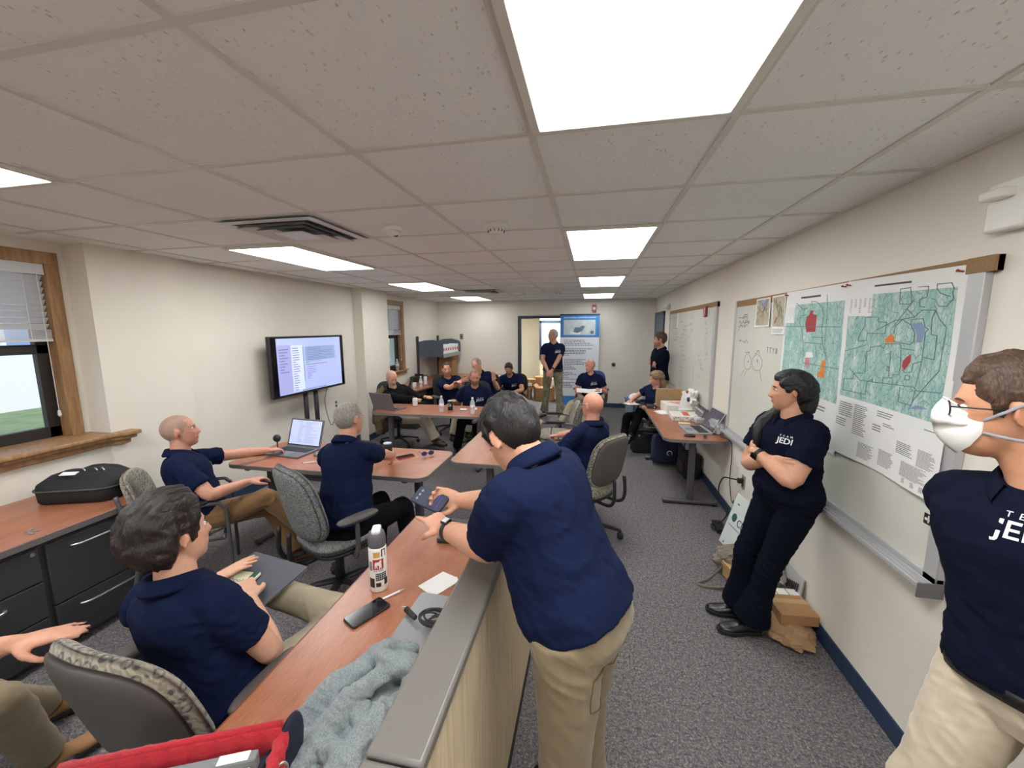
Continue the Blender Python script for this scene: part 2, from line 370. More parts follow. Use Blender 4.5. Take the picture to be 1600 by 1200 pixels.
for k, lab in enumerate(['ceiling light at the left picture edge above the window', 'ceiling light above the television, beside the air diffuser', 'ceiling light of the left row above the window pilaster', 'farthest ceiling light of the left row, near the back corner']):
    y = [.15, 2.68, 5.15, 7.62][k]; light(-2.845, y, -2.215, y+1.22, lab, (1.1, .9, .7, .5)[k])
for k in range(2):  # unseen pair added behind the camera to brighten the near walls and ceiling
    light(-.205, -2.36-.0*k, .405, -1.14, 'unseen ceiling light added behind the viewpoint, right row', 1.6) if k else light(-2.845, -2.36, -2.215, -1.14, 'unseen ceiling light added behind the viewpoint, left row', 1.6)
t = thing('added_lamp', 'unseen ceiling lamp added to light the room beyond the back doorway', 'ceiling light', (-1.3, YB+.9, CE))  # unseen lamp added because the room past the doorway came out dark
obj('frame', MB().box((-.3, -.6, -.03), (.3, .6, 0)), mat('lamp_frame', 0), t); obj('lens', MB().box((-.28, -.58, -.036), (.28, .58, -.03)), lens_mat(1.0), t)
def vent(x0, y0, x1, y1, label):
    t = thing('air_diffuser', label, 'air vent', ((x0+x1)/2, (y0+y1)/2, CE-.03), 0, 'stepped ceiling air diffusers')
    f = MB(); hx, hy = (x1-x0)/2, (y1-y0)/2
    def ring(mb, sx, sy, w, z, dz):   # sloping square louvre ring
        o = [(-sx, -sy), (sx, -sy), (sx, sy), (-sx, sy)]; i = [(-sx+w, -sy+w), (sx-w, -sy+w), (sx-w, sy-w), (-sx+w, sy-w)]
        mb.loft([[(p[0], p[1], z) for p in o], [(p[0], p[1], z+dz) for p in i], [(p[0], p[1], z+dz+.003) for p in i], [(p[0], p[1], z+.003) for p in o]], cap=False)
    ring(f, hx, hy, .055, .012, .0)
    obj('frame', f, mat('vent_metal', (226, 228, 228), .4), t)
    for q in (.24, .17):
        f = MB(); ring(f, q, q, .055, -.006, .03); obj('louvre', f, mat('vent_metal', 0), t)
    obj('core_plate', MB().box((-.1, -.1, -.012), (.1, .1, -.004)), mat('vent_metal', 0), t, bevel=.002)
    obj('duct', MB().box((-hx+.04, -hy+.04, .022), (hx-.04, hy-.04, .028)), mat('duct_dark', (104, 106, 106), .7), t)
vent(-2.19, 2.03, -1.55, 2.64, 'square metal air diffuser in the ceiling before the second left light')
vent(-2.19, 6.43, -1.55, 7.03, 'small distant air diffuser in the ceiling near the back left lights')
def detector(x, y, r, label, slots):
    t = thing('smoke_detector', label, 'smoke detector', (x, y, CE-.045), 0, 'round ceiling detectors')
    m_ = mat('detector_plastic', (238, 236, 230), .5)
    obj('base', MB().lathe([(r*.9, .02), (r, .03), (r, .045)], 24), m_, t, smooth=True)
    obj('dome', MB().lathe([(.001, -.012), (r*.45, -.011), (r*.62, 0), (r*.72, .02)], 24), m_, t, smooth=True)
    if slots:
        g = MB()
        for k in range(12):
            a = k*math.pi/6; g.cbox((r*.66*math.cos(a), r*.66*math.sin(a), .006), (.008, .004, .014), Matrix.Rotation(a, 3, 'Z'))
        obj('slot', g, mat('slot_dark', (60, 58, 56), .7), t)[ 'kind'] = 'stuff'
    else: obj('sensor', MB().lathe([(.001, -.016), (.012, -.014), (.014, -.008)], 12, (r*.3, 0, 0)), mat('slot_dark', (60, 58, 56), .7), t)
detector(-1.25, 2.40, .065, 'round white motion sensor on ceiling beside the near diffuser', False)
detector(-.6, 2.49, .075, 'slotted round smoke detector on ceiling left of the second right light', True)
detector(-1.16, 6.75, .06, 'small far ceiling sensor beside the distant diffuser', False)
detector(-.58, 6.95, .065, 'small far smoke detector left of the farthest right lights', True)

# ---------------------------------------------------------------- wall fittings
def outlet(name, label, cat, P, nrm, w, h, col, kind='outlet'):
    P = Vector(P); nrm = Vector(nrm); side = Vector((0, 0, 1)).cross(nrm)
    t = thing(name, label, cat, P); T = frame((0, 0, 0), side, None or nrm.cross(side)) if False else Matrix(((side[0], 0, nrm[0], 0), (side[1], 0, nrm[1], 0), (0, 1, 0, 0), (0, 0, 0, 1)))
    obj('cover_plate', MB().box((-w/2, -h/2, 0), (w/2, h/2, .006)).xf(T), mat('plate_%d' % col[0], col, .4), t, bevel=.002)
    for s_ in (-1, 1):
        if kind == 'outlet': obj('socket', MB().box((-w*.25, s_*h*.2-h*.13, .006), (w*.25, s_*h*.2+h*.13, .009)).xf(T), mat('socket_face', (70, 66, 60), .5), t, bevel=.001)
    if kind == 'switch': obj('toggle', MB().box((-.012, -.02, .006), (.012, .02, .014)).xf(T), mat('socket_face', 0), t, bevel=.001)
    return t
outlet('wall_outlet', 'white outlet plate low on right wall, left of the dark outlet', 'outlet', (XR, 3.86, .5), (-1, 0, 0), .075, .12, (226, 224, 216), 'blank')
outlet('wall_outlet', 'dark steel outlet on right wall with a black plug in it', 'outlet', (XR, 3.70, .46), (-1, 0, 0), .075, .12, (150, 146, 138))
outlet('wall_outlet', 'white outlet on left wall to the right of the television stand', 'outlet', (-3.73, 5.15, .72), (1, 0, 0), .08, .13, (232, 230, 222))
outlet('wall_switch', 'small dark wall plate high on back wall above the overhead shelf', 'switch', (-3.12, YB, 1.63), (0, -1, 0), .085, .13, (120, 118, 110), 'switch')
t = thing('fire_alarm', 'small red fire alarm strobe high on the back wall above banner', 'fire alarm', (.03, YB, 2.26))
obj('housing', MB().box((-.045, -.05, -.08), (.045, 0, .08)), mat('alarm_red', (168, 84, 74), .5), t, bevel=.006)
obj('strobe_lens', MB().box((-.03, -.06, -.03), (.03, -.05, .03)), mat('strobe_clear', (226, 220, 214), .2), t, bevel=.004)
t = thing('door_stop', 'round dark wall bumper on the back wall right of banner', 'wall knob', (.49, YB, 1.0))
obj('rose', MB().lathe([(.001, 0), (.045, 0), (.045, .01), (.03, .018)], 20).xf(Matrix.Rotation(math.pi/2, 4, 'X')), mat('plate_steel', (120, 116, 108), .4, metal=.7), t, smooth=True)
obj('bumper', MB().lathe([(.028, .015), (.028, .045), (.01, .05)], 16).xf(Matrix.Rotation(math.pi/2, 4, 'X')), mat('rubber_dark', (52, 50, 48), .7), t, smooth=True)
t = thing('emergency_lamp', 'white twin-head emergency lamp on the right wall above slate door', 'emergency light', (XR, 7.62, 2.2))
obj('housing', MB().box((-.06, -.06, -.05), (0, .1, .05)), mat('detector_plastic', 0), t, bevel=.008)
for q in (-.06, .1): obj('lamp_head', MB().ell((-.08, q, -.02), (.035, .035, .03)), mat('detector_plastic', 0), t, smooth=True)
t = thing('wall_fixture', 'white fixture at right picture edge high on the right wall', 'wall fixture', (XR, 1.66, 2.22))
obj('housing', MB().box((-.05, -.08, -.08), (0, .05, .08)), mat('detector_plastic', 0), t, bevel=.01)
obj('bracket', MB().box((-.09, -.05, .02), (-.04, .03, .05)), mat('detector_plastic', 0), t, bevel=.006)

# ---------------------------------------------------------------- whiteboards
wbm = mat('whiteboard_enamel', (216, 216, 206), .22, var=.035, vscale=3)
silver = mat('brushed_aluminium', (186, 186, 188), .4, metal=.15)
cork = mat('cork_strip', (158, 124, 88), .85, var=.2, vscale=120)
ink = mat('marker_ink', (72, 72, 78), .7); ink2 = mat('print_grey', (112, 112, 114), .8); inkR = mat('marker_red', (176, 52, 52), .7)
def board(y0, y1, z0, z1, label):
    t = thing('whiteboard', label, 'whiteboard', (XR, y0, z0)); W_, H_ = y1-y0, z1-z0
    obj('panel', MB().box((-.018, .006, .006), (-.001, W_-.006, H_-.006)), wbm, t)
    f = MB(); f.box((-.028, 0, 0), (0, .065, H_)); f.box((-.028, W_-.03, 0), (0, W_, H_)); f.box((-.028, 0, 0), (0, W_, .03))
    obj('frame', f, silver, t, bevel=.004)
    obj('cork_rail', MB().box((-.021, -.03, H_-.045), (0, W_, H_+.010)).box((-.03, -.03, H_-.045), (0, .075, H_+.010)), cork, t, bevel=.002)
    g = MB(); g.box((-.085, 0, -.012), (0, W_, -.004)); g.box((-.088, 0, -.012), (-.08, W_, .008)); g.box((-.06, 0, -.004), (-.055, W_, .002)); g.box((-.035, 0, -.004), (-.03, W_, .006))
    obj('marker_tray', g, silver, t, bevel=.002)
    g = MB(); g.box((-.09, -.008, -.05), (0, .0, .012)); obj('tray_end', g, mat('end_cap', (112, 112, 114), .5), t, bevel=.003)
    return t
WB2 = board(1.70, 4.16, .83, 2.06, 'near whiteboard on right wall, partly covered by two large maps')
WB1 = board(4.76, 7.45, .86, 2.10, 'far whiteboard on right wall full of faint handwriting')
XB = XR-.0185
def stroke(mb, pts, w=.006, x=XB, th=.0006):
    """flat ribbon lying on the right wall; pts are (y, z)"""
    for a, c in zip(pts[:-1], pts[1:]):
        dy, dz = c[0]-a[0], c[1]-a[1]; L = math.hypot(dy, dz)
        if L < 1e-6: continue
        ny, nz_ = -dz/L*w/2, dy/L*w/2; ey, ez = dy/L*w*.3, dz/L*w*.3
        q = [(a[0]-ey+ny, a[1]-ez+nz_), (a[0]-ey-ny, a[1]-ez-nz_), (c[0]+ey-ny, c[1]+ez-nz_), (c[0]+ey+ny, c[1]+ez+nz_)]
        mb.prism(q, x-th, x, 'x')
rs = random.Random(3)
def scribble(mb, y, z, L, h=.028, w=.004, x=XB, slope=0):
    """cursive-like handwriting running toward smaller y (reading direction on the right wall)"""
    p = []; k = int(L/.014)
    for i in range(k):
        p.append((y-i*L/k+rs.uniform(-.006, .006), z+rs.choice((0, .5, 1, .3))*h+slope*i*L/k))
        if rs.random() < .14 and len(p) > 1: stroke(mb, p, w, x); p = []
    if len(p) > 1: stroke(mb, p, w, x)
g = MB(); zy = lambda px, py: (lambda v: (v[1], v[2]))(atx(px, py, XB))
for (a, c, L) in [((1155, 498), 0, .2), ((1155, 506), 0, .26), ((1154, 512), 0, .24), ((1155, 535), 0, .22), ((1154, 519), 0, .03)]:
    y, z = zy(*a); scribble(g, y, z, L)
y, z = zy(1163, 492); stroke(g, [(y, z), (y-.08, z), (y-.08, z-.07), (y, z-.07), (y, z), (y-.04, z), (y-.04, z-.07)], .004)
y, z = zy(1199, 551)
for k, ch in enumerate(('I', 'T', 'Y', '8')):
    yy = y-k*.05
    for P in {'I': [[(0, .04), (0, 0)], [(-.012, .04), (.012, .04)]], 'T': [[(0, .04), (0, 0)], [(-.016, .04), (.016, .04)]], 'Y': [[(.014, .04), (0, .02), (-.014, .04)], [(0, .02), (0, 0)]], '8': [[(0, .04), (.012, .03), (0, .02), (-.012, .01), (0, 0), (.012, .01), (0, .02), (-.012, .03), (0, .04)]]}[ch]:
        stroke(g, [(yy+p[0], z+p[1]) for p in P], .0045)
for (cx, cy, rx, ry) in ((1168, 566, 5.5, 12), (1183, 567, 8, 12.5)):
    stroke(g, [zy(cx+rx*math.cos(k*.349), cy+ry*math.sin(k*.349)) for k in range(19)], .003)
    y, z = zy(cx+1, cy); scribble(g, y+.03, z, .06); y, z = zy(cx, cy-14); scribble(g, y+.04, z, .1)
for a, c in (((1163, 578), (1158, 586)), ((1187, 579), (1190, 597)), ((1166, 580), (1162, 588))): stroke(g, [zy(*a), zy(*c)], .003)
y, z = zy(1157, 601); scribble(g, y, z, .02); y, z = zy(1176, 600); scribble(g, y, z, .015)
o = obj('handwriting', g, ink, WB2); o.location = -WB2.location
g = MB()
for i in range(9):
    scribble(g, 7.25-rs.uniform(0, .1), 1.98-i*.045, rs.uniform(.3, .6), .02, .0035)
for i in range(16):
    scribble(g, 6.55-rs.uniform(0, .2), 1.90-i*.062, rs.uniform(.08, .35), .025, .004)
for i in range(5): scribble(g, 6.0-rs.uniform(0, .1), 1.95-i*.09, rs.uniform(.1, .2), .03, .004)
for i in range(8): scribble(g, 5.2-i*.012, 1.86-i*.06, rs.uniform(.08, .16), .03, .005)
for i in range(4): scribble(g, 5.45-i*.06, 1.45-i*.05, .14, .03, .005)
stroke(g, [(5.62, 1.1), (5.62, 1.31), (5.5, 1.36), (5.35, 1.32)], .004); scribble(g, 5.4, 1.2, .12)
o = obj('handwriting', g, mat('marker_faint', (138, 138, 138), .7), WB1); o.location = -WB1.location
g = MB(); g.box((XB-.002, 6.72, 1.82), (XB, 6.84, 2.1)); o = obj('note_strip', g, mat('paper_white', (232, 232, 230), .8), WB1); o.location = -WB1.location
t = thing('pushpin_flag', 'dark red tag pinned at the top of the far whiteboard', 'tag', (XB, 5.18, 2.02)); obj('tag_paper', MB().box((-.02, -.06, -.07), (0, .05, .06)), mat('dark_red_tag', (140, 62, 62), .6), t, bevel=.01)
obj('tag_stripe', MB().box((-.022, -.005, -.06), (-.02, .008, .05)), mat('paper_white', 0), t)
# small hook label bottom right of the board
t = thing('board_sticker', 'small black and white square sticker low on near whiteboard', 'sticker', atx(1451, 812, XB)); obj('backing', MB().box((-.001, -.022, -.022), (0, .022, .022)), mat('sticker_black', (36, 36, 38), .5), t)
obj('mark', MB().box((-.002, -.012, -.006), (-.001, .016, .004)).box((-.002, -.004, -.014), (-.001, .002, .016)), mat('paper_white', 0), t)

# ---------------------------------------------------------------- maps
paper = mat('paper_white', 0); teal = mat('map_teal', (150, 186, 180), .8)
n, l, b = nodes(teal); tcO = n['Texture Coordinate'].outputs['Object']
mp = n.new('ShaderNodeMapping'); mp.inputs['Scale'].default_value = (1, 1.6, .7); l.new(tcO, mp.inputs[0])
c1 = ramp(n, l, noise(n, l, mp.outputs[0], 14, 10, .72), [(.38, (146, 188, 182)), (.50, (164, 198, 192)), (.60, (192, 212, 204)), (.68, (222, 226, 216))])
w_ = n.new('ShaderNodeTexVoronoi'); w_.feature = 'DISTANCE_TO_EDGE'; w_.inputs['Scale'].default_value = 34; l.new(mp.outputs[0], w_.inputs['Vector'])
c2 = ramp(n, l, w_.outputs['Distance'], [(.0, (120, 150, 148)), (.03, (150, 172, 168)), (.05, (255, 255, 255))])
cc = mixc(n, l, None, c1, c2, 'MULTIPLY', .55); l.new(cc, b.inputs['Base Color'])
XM = XB-.006
def sheet(mb, quad, x0, bulge=.012, n=14, th=.0008, seed=0):
    """paper sheet from (y,z) corners TL,TR,BR,BL standing off the board, with waves near the bottom edge"""
    rr = random.Random(seed); ph = rr.uniform(0, 6); F = []; B_ = []
    for j in range(n+1):
        v_ = j/n; a, c = [], []
        for i in range(n+1):
            u_ = i/n
            y = (1-v_)*((1-u_)*quad[0][0]+u_*quad[1][0])+v_*((1-u_)*quad[3][0]+u_*quad[2][0])
            z = (1-v_)*((1-u_)*quad[0][1]+u_*quad[1][1])+v_*((1-u_)*quad[3][1]+u_*quad[2][1])
            x = x0-bulge*(v_**3)*(.6+.5*math.sin(u_*7+ph))-.001*math.sin(u_*9)*math.sin(v_*14)-abs(((v_*4) % 1)-.5)*.003
            F.append((x, y, z)); B_.append((x+th, y, z))
    N = n+1; f = []
    for j in range(n):
        for i in range(n):
            q = (j*N+i, j*N+i+1, (j+1)*N+i+1, (j+1)*N+i); f.append(q[::-1]); f.append(tuple(N*N+k for k in q))
    mb.add(F+B_, f)
def bil(q, u, v):
    return tuple((1-v)*((1-u)*q[0][k]+u*q[1][k])+v*((1-u)*q[3][k]+u*q[2][k]) for k in (0, 1))
def depth(q, x0, u, v, bulge, seed):
    ph = random.Random(seed).uniform(0, 6)
    return x0-bulge*(v**3)*(.6+.5*math.sin(u*7+ph))-.001*math.sin(u*9)*math.sin(v*14)-abs(((v*4) % 1)-.5)*.003
def inv(q, p):   # invert bilinear approximately
    u = v = .5
    for _ in range(12):
        b0 = bil(q, u, v); e = 1e-4; bu = bil(q, u+e, v); bv = bil(q, u, v+e)
        J = np.array([[(bu[0]-b0[0])/e, (bv[0]-b0[0])/e], [(bu[1]-b0[1])/e, (bv[1]-b0[1])/e]]); d = np.linalg.solve(J, [p[0]-b0[0], p[1]-b0[1]]); u += d[0]; v += d[1]
    return u, v
def conform(mb, q, x0, bulge, seed, off):
    for i, p in enumerate(mb.v):
        u, v = inv(q, (p[1], p[2])); u = min(1, max(0, u)); v = min(1, max(0, v))
        mb.v[i] = (depth(q, x0, u, v, bulge, seed)-off+(p[0]-XB), p[1], p[2])
def densify(P, k=3):
    out = []
    for a, c in zip(P[:-1], P[1:]):
        for i in range(k): out.append((a[0]+(c[0]-a[0])*i/k, a[1]+(c[1]-a[1])*i/k))
    return out+[P[-1]]
def textblock(mb, q, u0, v0, u1, v1, rows, h=.35, fill=.9, rag=.3, seed=1):
    r_ = random.Random(seed)
    for k in range(rows):
        v = v0+(v1-v0)*(k+.5)/rows; ue = u1-(u1-u0)*r_.uniform(0, rag); A = bil(q, u0, v); Bq = bil(q, ue, v)
        w_ = abs(v1-v0)/rows*h*abs(q[0][1]-q[3][1])
        u = u0
        while u < ue:
            e = min(ue, u+r_.uniform(.01, .03)); stroke(mb, [bil(q, u, v), bil(q, e, v)], w_); u = e+.005
redp = mat('map_red', (168, 66, 70), .8); orap = mat('map_orange', (222, 132, 62), .8); bluep = mat('map_blue', (132, 150, 184), .8); pinkp = mat('map_pink', (206, 128, 142), .8); linem = mat('map_line', (92, 116, 116), .8)
def poster(name, label, corners, map_uv, polys, lines, blocks, seed, bulge, lw=.004, title=None, x0=XM, legend=None):
    q = [zy(*c) for c in corners]; t = thing(name, label, 'map', (x0, q[0][0], q[0][1]), 0, None); off = -t.location
    def put(nm, mb, m_, o_=.0004): 
        conform(mb, q, x0, bulge, seed, o_); o = obj(nm, mb, m_, t); o.location = off; return o
    g = MB(); sheet(g, q, x0, bulge, seed=seed); obj('sheet', g, paper, t).location = off
    u0, v0, u1, v1 = map_uv; mq = [bil(q, u0, v0), bil(q, u1, v0), bil(q, u1, v1), bil(q, u0, v1)]
    g = MB(); nn = 14
    vs = [(XB-.0003, *bil(mq, i/nn, j/nn)) for j in range(nn+1) for i in range(nn+1)]
    g.add(vs, [(j*(nn+1)+i, (j+1)*(nn+1)+i, (j+1)*(nn+1)+i+1, j*(nn+1)+i+1) for j in range(nn) for i in range(nn)]); put('map_print', g, teal)
    if legend:
        g = MB(); a, c, d, e = legend; g.prism([bil(mq, a, c), bil(mq, d, c), bil(mq, d, e), bil(mq, a, e)], XB-.0006, XB-.0001, 'x'); put('legend_panel', g, paper, .0007)
        g = MB()
        for k in range(5): textblock(g, mq, a+.02+(d-a)*k/5, c+.03, a+(d-a)*(k+.8)/5, e-.03-(.05 if k % 2 else .0), 9, .3, seed=k)
        put('legend_text', g, ink2, .0012)
    for nm, P, m_ in polys:
        g = MB(); g.prism([zy(*p) for p in P], XB-.0006, XB-.0001, 'x'); put(nm, g, m_, .0008)
    g = MB()
    for P in lines: stroke(g, densify([zy(*p) for p in P], 2), lw)
    put('boundary_lines', g, linem, .0011)
    for k, (a, c, d, e, rws) in enumerate(blocks):
        g = MB(); textblock(g, q, a, c, d, e, rws, seed=k+9); put('text_block', g, ink2, .0008)
    if title:
        g = MB(); textblock(g, q, *title, 1, .6, rag=.0, seed=2); put('title', g, ink, .0008)
    for c in (corners[0], corners[1]):
        y, z = zy(*c); dy = -.02 if c is corners[0] else .02
        o = obj('pushpin', MB().tube([(x0-.0, y+dy, z-.022), (x0-.012, y+dy, z-.02), (x0-.022, y+dy, z-.018)], [.004, .0035, .006], 8), mat('pin_red', (150, 50, 46), .4), t, smooth=True); o.location = off
    return t
A = lambda u, v: (1300+u/5.4545, 420+v/5.4545)     # reading of the right map
Bm = lambda u, v: (1140+u/6, 440+v/6)              # reading of the left map
poster('wall_map', 'large teal printed map on near whiteboard, left of the two, with big red patch', [(1232, 457), (1329, 441), (1306, 712), (1214, 655)], (.03, .10, .97, .70),
  [('red_area', [Bm(*p) for p in ((770, 270), (795, 270), (795, 305), (830, 315), (820, 470), (735, 475), (725, 400), (735, 330), (760, 310))], redp),
   ('pink_area', [Bm(*p) for p in ((725, 715), (762, 718), (758, 800), (718, 790))], pinkp),
   ('orange_area', [Bm(*p) for p in ((880, 738), (918, 742), (900, 905), (840, 890), (838, 850), (865, 845))], orap),
   ('white_area', [Bm(*p) for p in ((735, 660), (790, 660), (800, 710), (725, 712))], paper)],
  [[Bm(*p) for p in P] for P in (((790, 250), (780, 185), (830, 190), (880, 240), (900, 320), (880, 440), (885, 580), (915, 700), (930, 740)), ((740, 310), (680, 320), (670, 380), (695, 470), (700, 570), (880, 585)), ((700, 570), (710, 640), (700, 740)), ((790, 520), (890, 525)), ((640, 200), (700, 260), (740, 250)), ((930, 120), (925, 400), (905, 560)), ((820, 600), (828, 700)), ((530, 420), (1060, 425)), ((700, 760), (1040, 820)))],
  [(.05, .74, .4, .80, 3), (.5, .74, .9, .78, 2), (.05, .84, .28, .97, 8), (.34, .84, .6, .97, 8), (.68, .86, .95, .97, 6)], 5, .012, lw=.0035, title=(.3, .045, .62, .065), legend=(.0, .0, .18, .22))
poster('wall_map', 'large teal printed map on near whiteboard, right of the two, with small orange patch', [(1329, 440), (1519, 413), (1470, 787), (1305, 700)], (.03, .085, .95, .665),
  [('orange_area', [A(*p) for p in ((525, 550), (548, 575), (555, 628), (475, 632), (472, 600), (500, 575))], orap),
   ('red_area', [A(*p) for p in ((692, 730), (690, 790), (665, 830), (635, 868), (615, 830), (622, 790), (655, 750))], redp),
   ('blue_area', [A(*p) for p in ((695, 470), (780, 455), (808, 500), (810, 550), (790, 590), (765, 630), (735, 625), (745, 570), (735, 530))], bluep),
   ('water_area', [A(*p) for p in ((690, 1195), (740, 1165), (800, 1175), (850, 1200))], bluep)],
  [[A(*p) for p in P] for P in (((600, 172), (688, 160), (695, 240), (690, 300), (592, 300), (600, 172)), ((755, 155), (845, 148), (830, 240), (765, 262), (765, 320), (810, 325)), ((920, 130), (1045, 118), (1065, 165), (1050, 200), (1060, 250), (1000, 320), (930, 320)), ((920, 130), (918, 170), (950, 210), (1030, 235)),
   ((310, 415), (410, 410), (412, 452), (485, 455), (470, 555), (318, 548), (308, 612), (235, 612), (250, 560), (300, 480), (300, 415)), ((545, 550), (560, 490), (620, 432), (690, 475), (725, 540), (720, 620), (680, 645), (550, 620)),
   ((690, 475), (700, 430), (800, 425), (815, 500), (845, 515), (815, 545), (785, 790), (770, 870), (740, 1005)), ((725, 410), (790, 352), (905, 352), (875, 420), (865, 560), (915, 570), (890, 775), (800, 755)), ((905, 352), (940, 430), (1000, 500), (960, 700), (940, 870), (800, 1030), (720, 1120), (680, 1199)),
   ((300, 880), (310, 705), (340, 700), (340, 670), (430, 655), (460, 680), (475, 640), (600, 640), (610, 680), (720, 695)), ((605, 690), (605, 830), (590, 905), (535, 905), (530, 930), (450, 930), (445, 975), (360, 965), (365, 940), (320, 965), (300, 1070), (115, 1030), (125, 935), (200, 940), (205, 890), (290, 890)),
   ((175, 850), (260, 950), (450, 975), (730, 1010), (740, 1040), (960, 1060)), ((620, 860), (640, 885), (700, 880), (710, 810), (780, 790)), ((645, 910), (685, 915), (680, 950), (640, 945), (645, 910)), ((600, 1010), (580, 1135), (700, 1165), (735, 1040)), ((500, 835), (505, 870), (485, 868), (490, 832), (500, 835)),
   ((660, 345), (725, 410), (560, 440), (400, 520)), ((720, 260), (650, 350), (540, 500)), ((130, 700), (300, 650)), ((500, 920), (520, 700)))],
  [(.05, .695, .2, .78, 7), (.03, .79, .17, .84, 4), (.22, .69, .36, .86, 16), (.45, .685, .62, .72, 3), (.42, .76, .5, .8, 3), (.3, .89, .45, .975, 12), (.52, .74, .62, .76, 2), (.5, .88, .65, .965, 12), (.66, .80, .8, .86, 7), (.72, .885, .93, .955, 13), (.84, .80, .97, .88, 12), (.86, .70, .96, .71, 1), (.75, .96, .78, .985, 5), (.83, .96, .86, .985, 5), (.90, .96, .93, .985, 5)],
  8, .02, lw=.0032, title=(.3, .035, .62, .05), legend=(.0, .0, .28, .2))
tan = mat('map_tan', (196, 184, 158), .8, var=.25, vscale=16, col2=(170, 168, 150))
def small_map(label, cs, m2, seed):
    q = [zy(*c) for c in cs]; t = thing('small_map', label, 'map', (XM, *q[0])); off = -t.location
    g = MB(); sheet(g, q, XM, .006, 8, seed=seed); obj('sheet', g, paper, t).location = off
    mq = [bil(q, .06, .04), bil(q, .94, .04), bil(q, .94, m2), bil(q, .06, m2)]
    g = MB(); vs = [(XB-.0003, *bil(mq, i/8, j/8)) for j in range(9) for i in range(9)]; g.add(vs, [(j*9+i, (j+1)*9+i, (j+1)*9+i+1, j*9+i+1) for j in range(8) for i in range(8)])
    conform(g, q, XM, .006, seed, .0005); obj('map_print', g, tan, t).location = off
    g = MB(); r_ = random.Random(seed)
    for k in range(5):
        p = [bil(mq, r_.random(), r_.random()) for _ in range(4)]; stroke(g, densify(p), .003)
    conform(g, q, XM, .006, seed, .001); obj('boundary_lines', g, mat('map_brown', (120, 108, 92), .8), t).location = off
    g = MB()
    if seed == 1: g.prism([bil(mq, .4, .02), bil(mq, .8, .02), bil(mq, .75, .4), bil(mq, .42, .36)], XB-.0005, XB-.0001, 'x'); m_ = mat('map_lilac', (160, 164, 186), .8)
    else: g.prism([bil(mq, .35, .68), bil(mq, .42, .68), bil(mq, .28, .9), bil(mq, .2, .88)], XB-.0005, XB-.0001, 'x'); m_ = redp
    conform(g, q, XM, .006, seed, .0012); obj('colour_area', g, m_, t).location = off
    if m2 < .9:
        g = MB(); textblock(g, q, .1, .86, .9, .96, 3); conform(g, q, XM, .006, seed, .0008); obj('printed_text', g, ink2, t).location = off
small_map('small tan paper map with a lilac patch, top left of near whiteboard', [(1184, 468), (1206, 464), (1204, 510), (1181, 511)], .95, 1)
small_map('small paper map with caption strip, between the tan map and teal maps', [(1209, 463), (1230, 459), (1227, 523), (1207, 522)], .8, 2)
# ---------------------------------------------------------------- furniture materials
top_m = mat('cherry_laminate', (168, 112, 86), .32, spec=.45)
n, l, b = nodes(top_m); tcO = n['Texture Coordinate'].outputs['Object']
mp = n.new('ShaderNodeMapping'); mp.inputs['Scale'].default_value = (1, 12, 1); l.new(tcO, mp.inputs[0])
mp2 = n.new('ShaderNodeMapping'); mp2.inputs['Scale'].default_value = (1, 4, 1); l.new(tcO, mp2.inputs[0])
c1 = ramp(n, l, noise(n, l, mp.outputs[0], 22, 8, .6), [(.35, (146, 90, 66)), (.5, (166, 108, 82)), (.65, (182, 124, 96))])
c2 = ramp(n, l, noise(n, l, mp2.outputs[0], 3, 3), [(.35, (188, 130, 104)), (.65, (160, 98, 72))])
l.new(mixc(n, l, None, c1, c2, 'MIX', .45), b.inputs['Base Color'])
topY = mat('cherry_laminate_long', (160, 98, 70), .3, spec=.45)
n, l, b = nodes(topY); tcO = n['Texture Coordinate'].outputs['Object']
mp = n.new('ShaderNodeMapping'); mp.inputs['Scale'].default_value = (12, 1, 1); l.new(tcO, mp.inputs[0])
mp2 = n.new('ShaderNodeMapping'); mp2.inputs['Scale'].default_value = (4, 1, 1); l.new(tcO, mp2.inputs[0])
c1 = ramp(n, l, noise(n, l, mp.outputs[0], 22, 8, .6), [(.35, (140, 86, 62)), (.5, (158, 100, 74)), (.65, (174, 116, 88))])
c2 = ramp(n, l, noise(n, l, mp2.outputs[0], 3, 3), [(.35, (182, 124, 96)), (.65, (150, 92, 66))])
l.new(mixc(n, l, None, c1, c2, 'MIX', .45), b.inputs['Base Color'])
edge_m = mat('grey_edge_band', (112, 106, 104), .5); leg_m = mat('grey_leg_paint', (86, 84, 88), .45, metal=.2); char_m = mat('charcoal_laminate', (62, 62, 66), .5, var=.08, vscale=30)
black_pl = mat('black_plastic', (34, 34, 37), .5); grey_pl = mat('warm_grey_plastic', (88, 84, 82), .5); dk_pl = mat('dark_plastic', (48, 47, 49), .55)
TH = .735
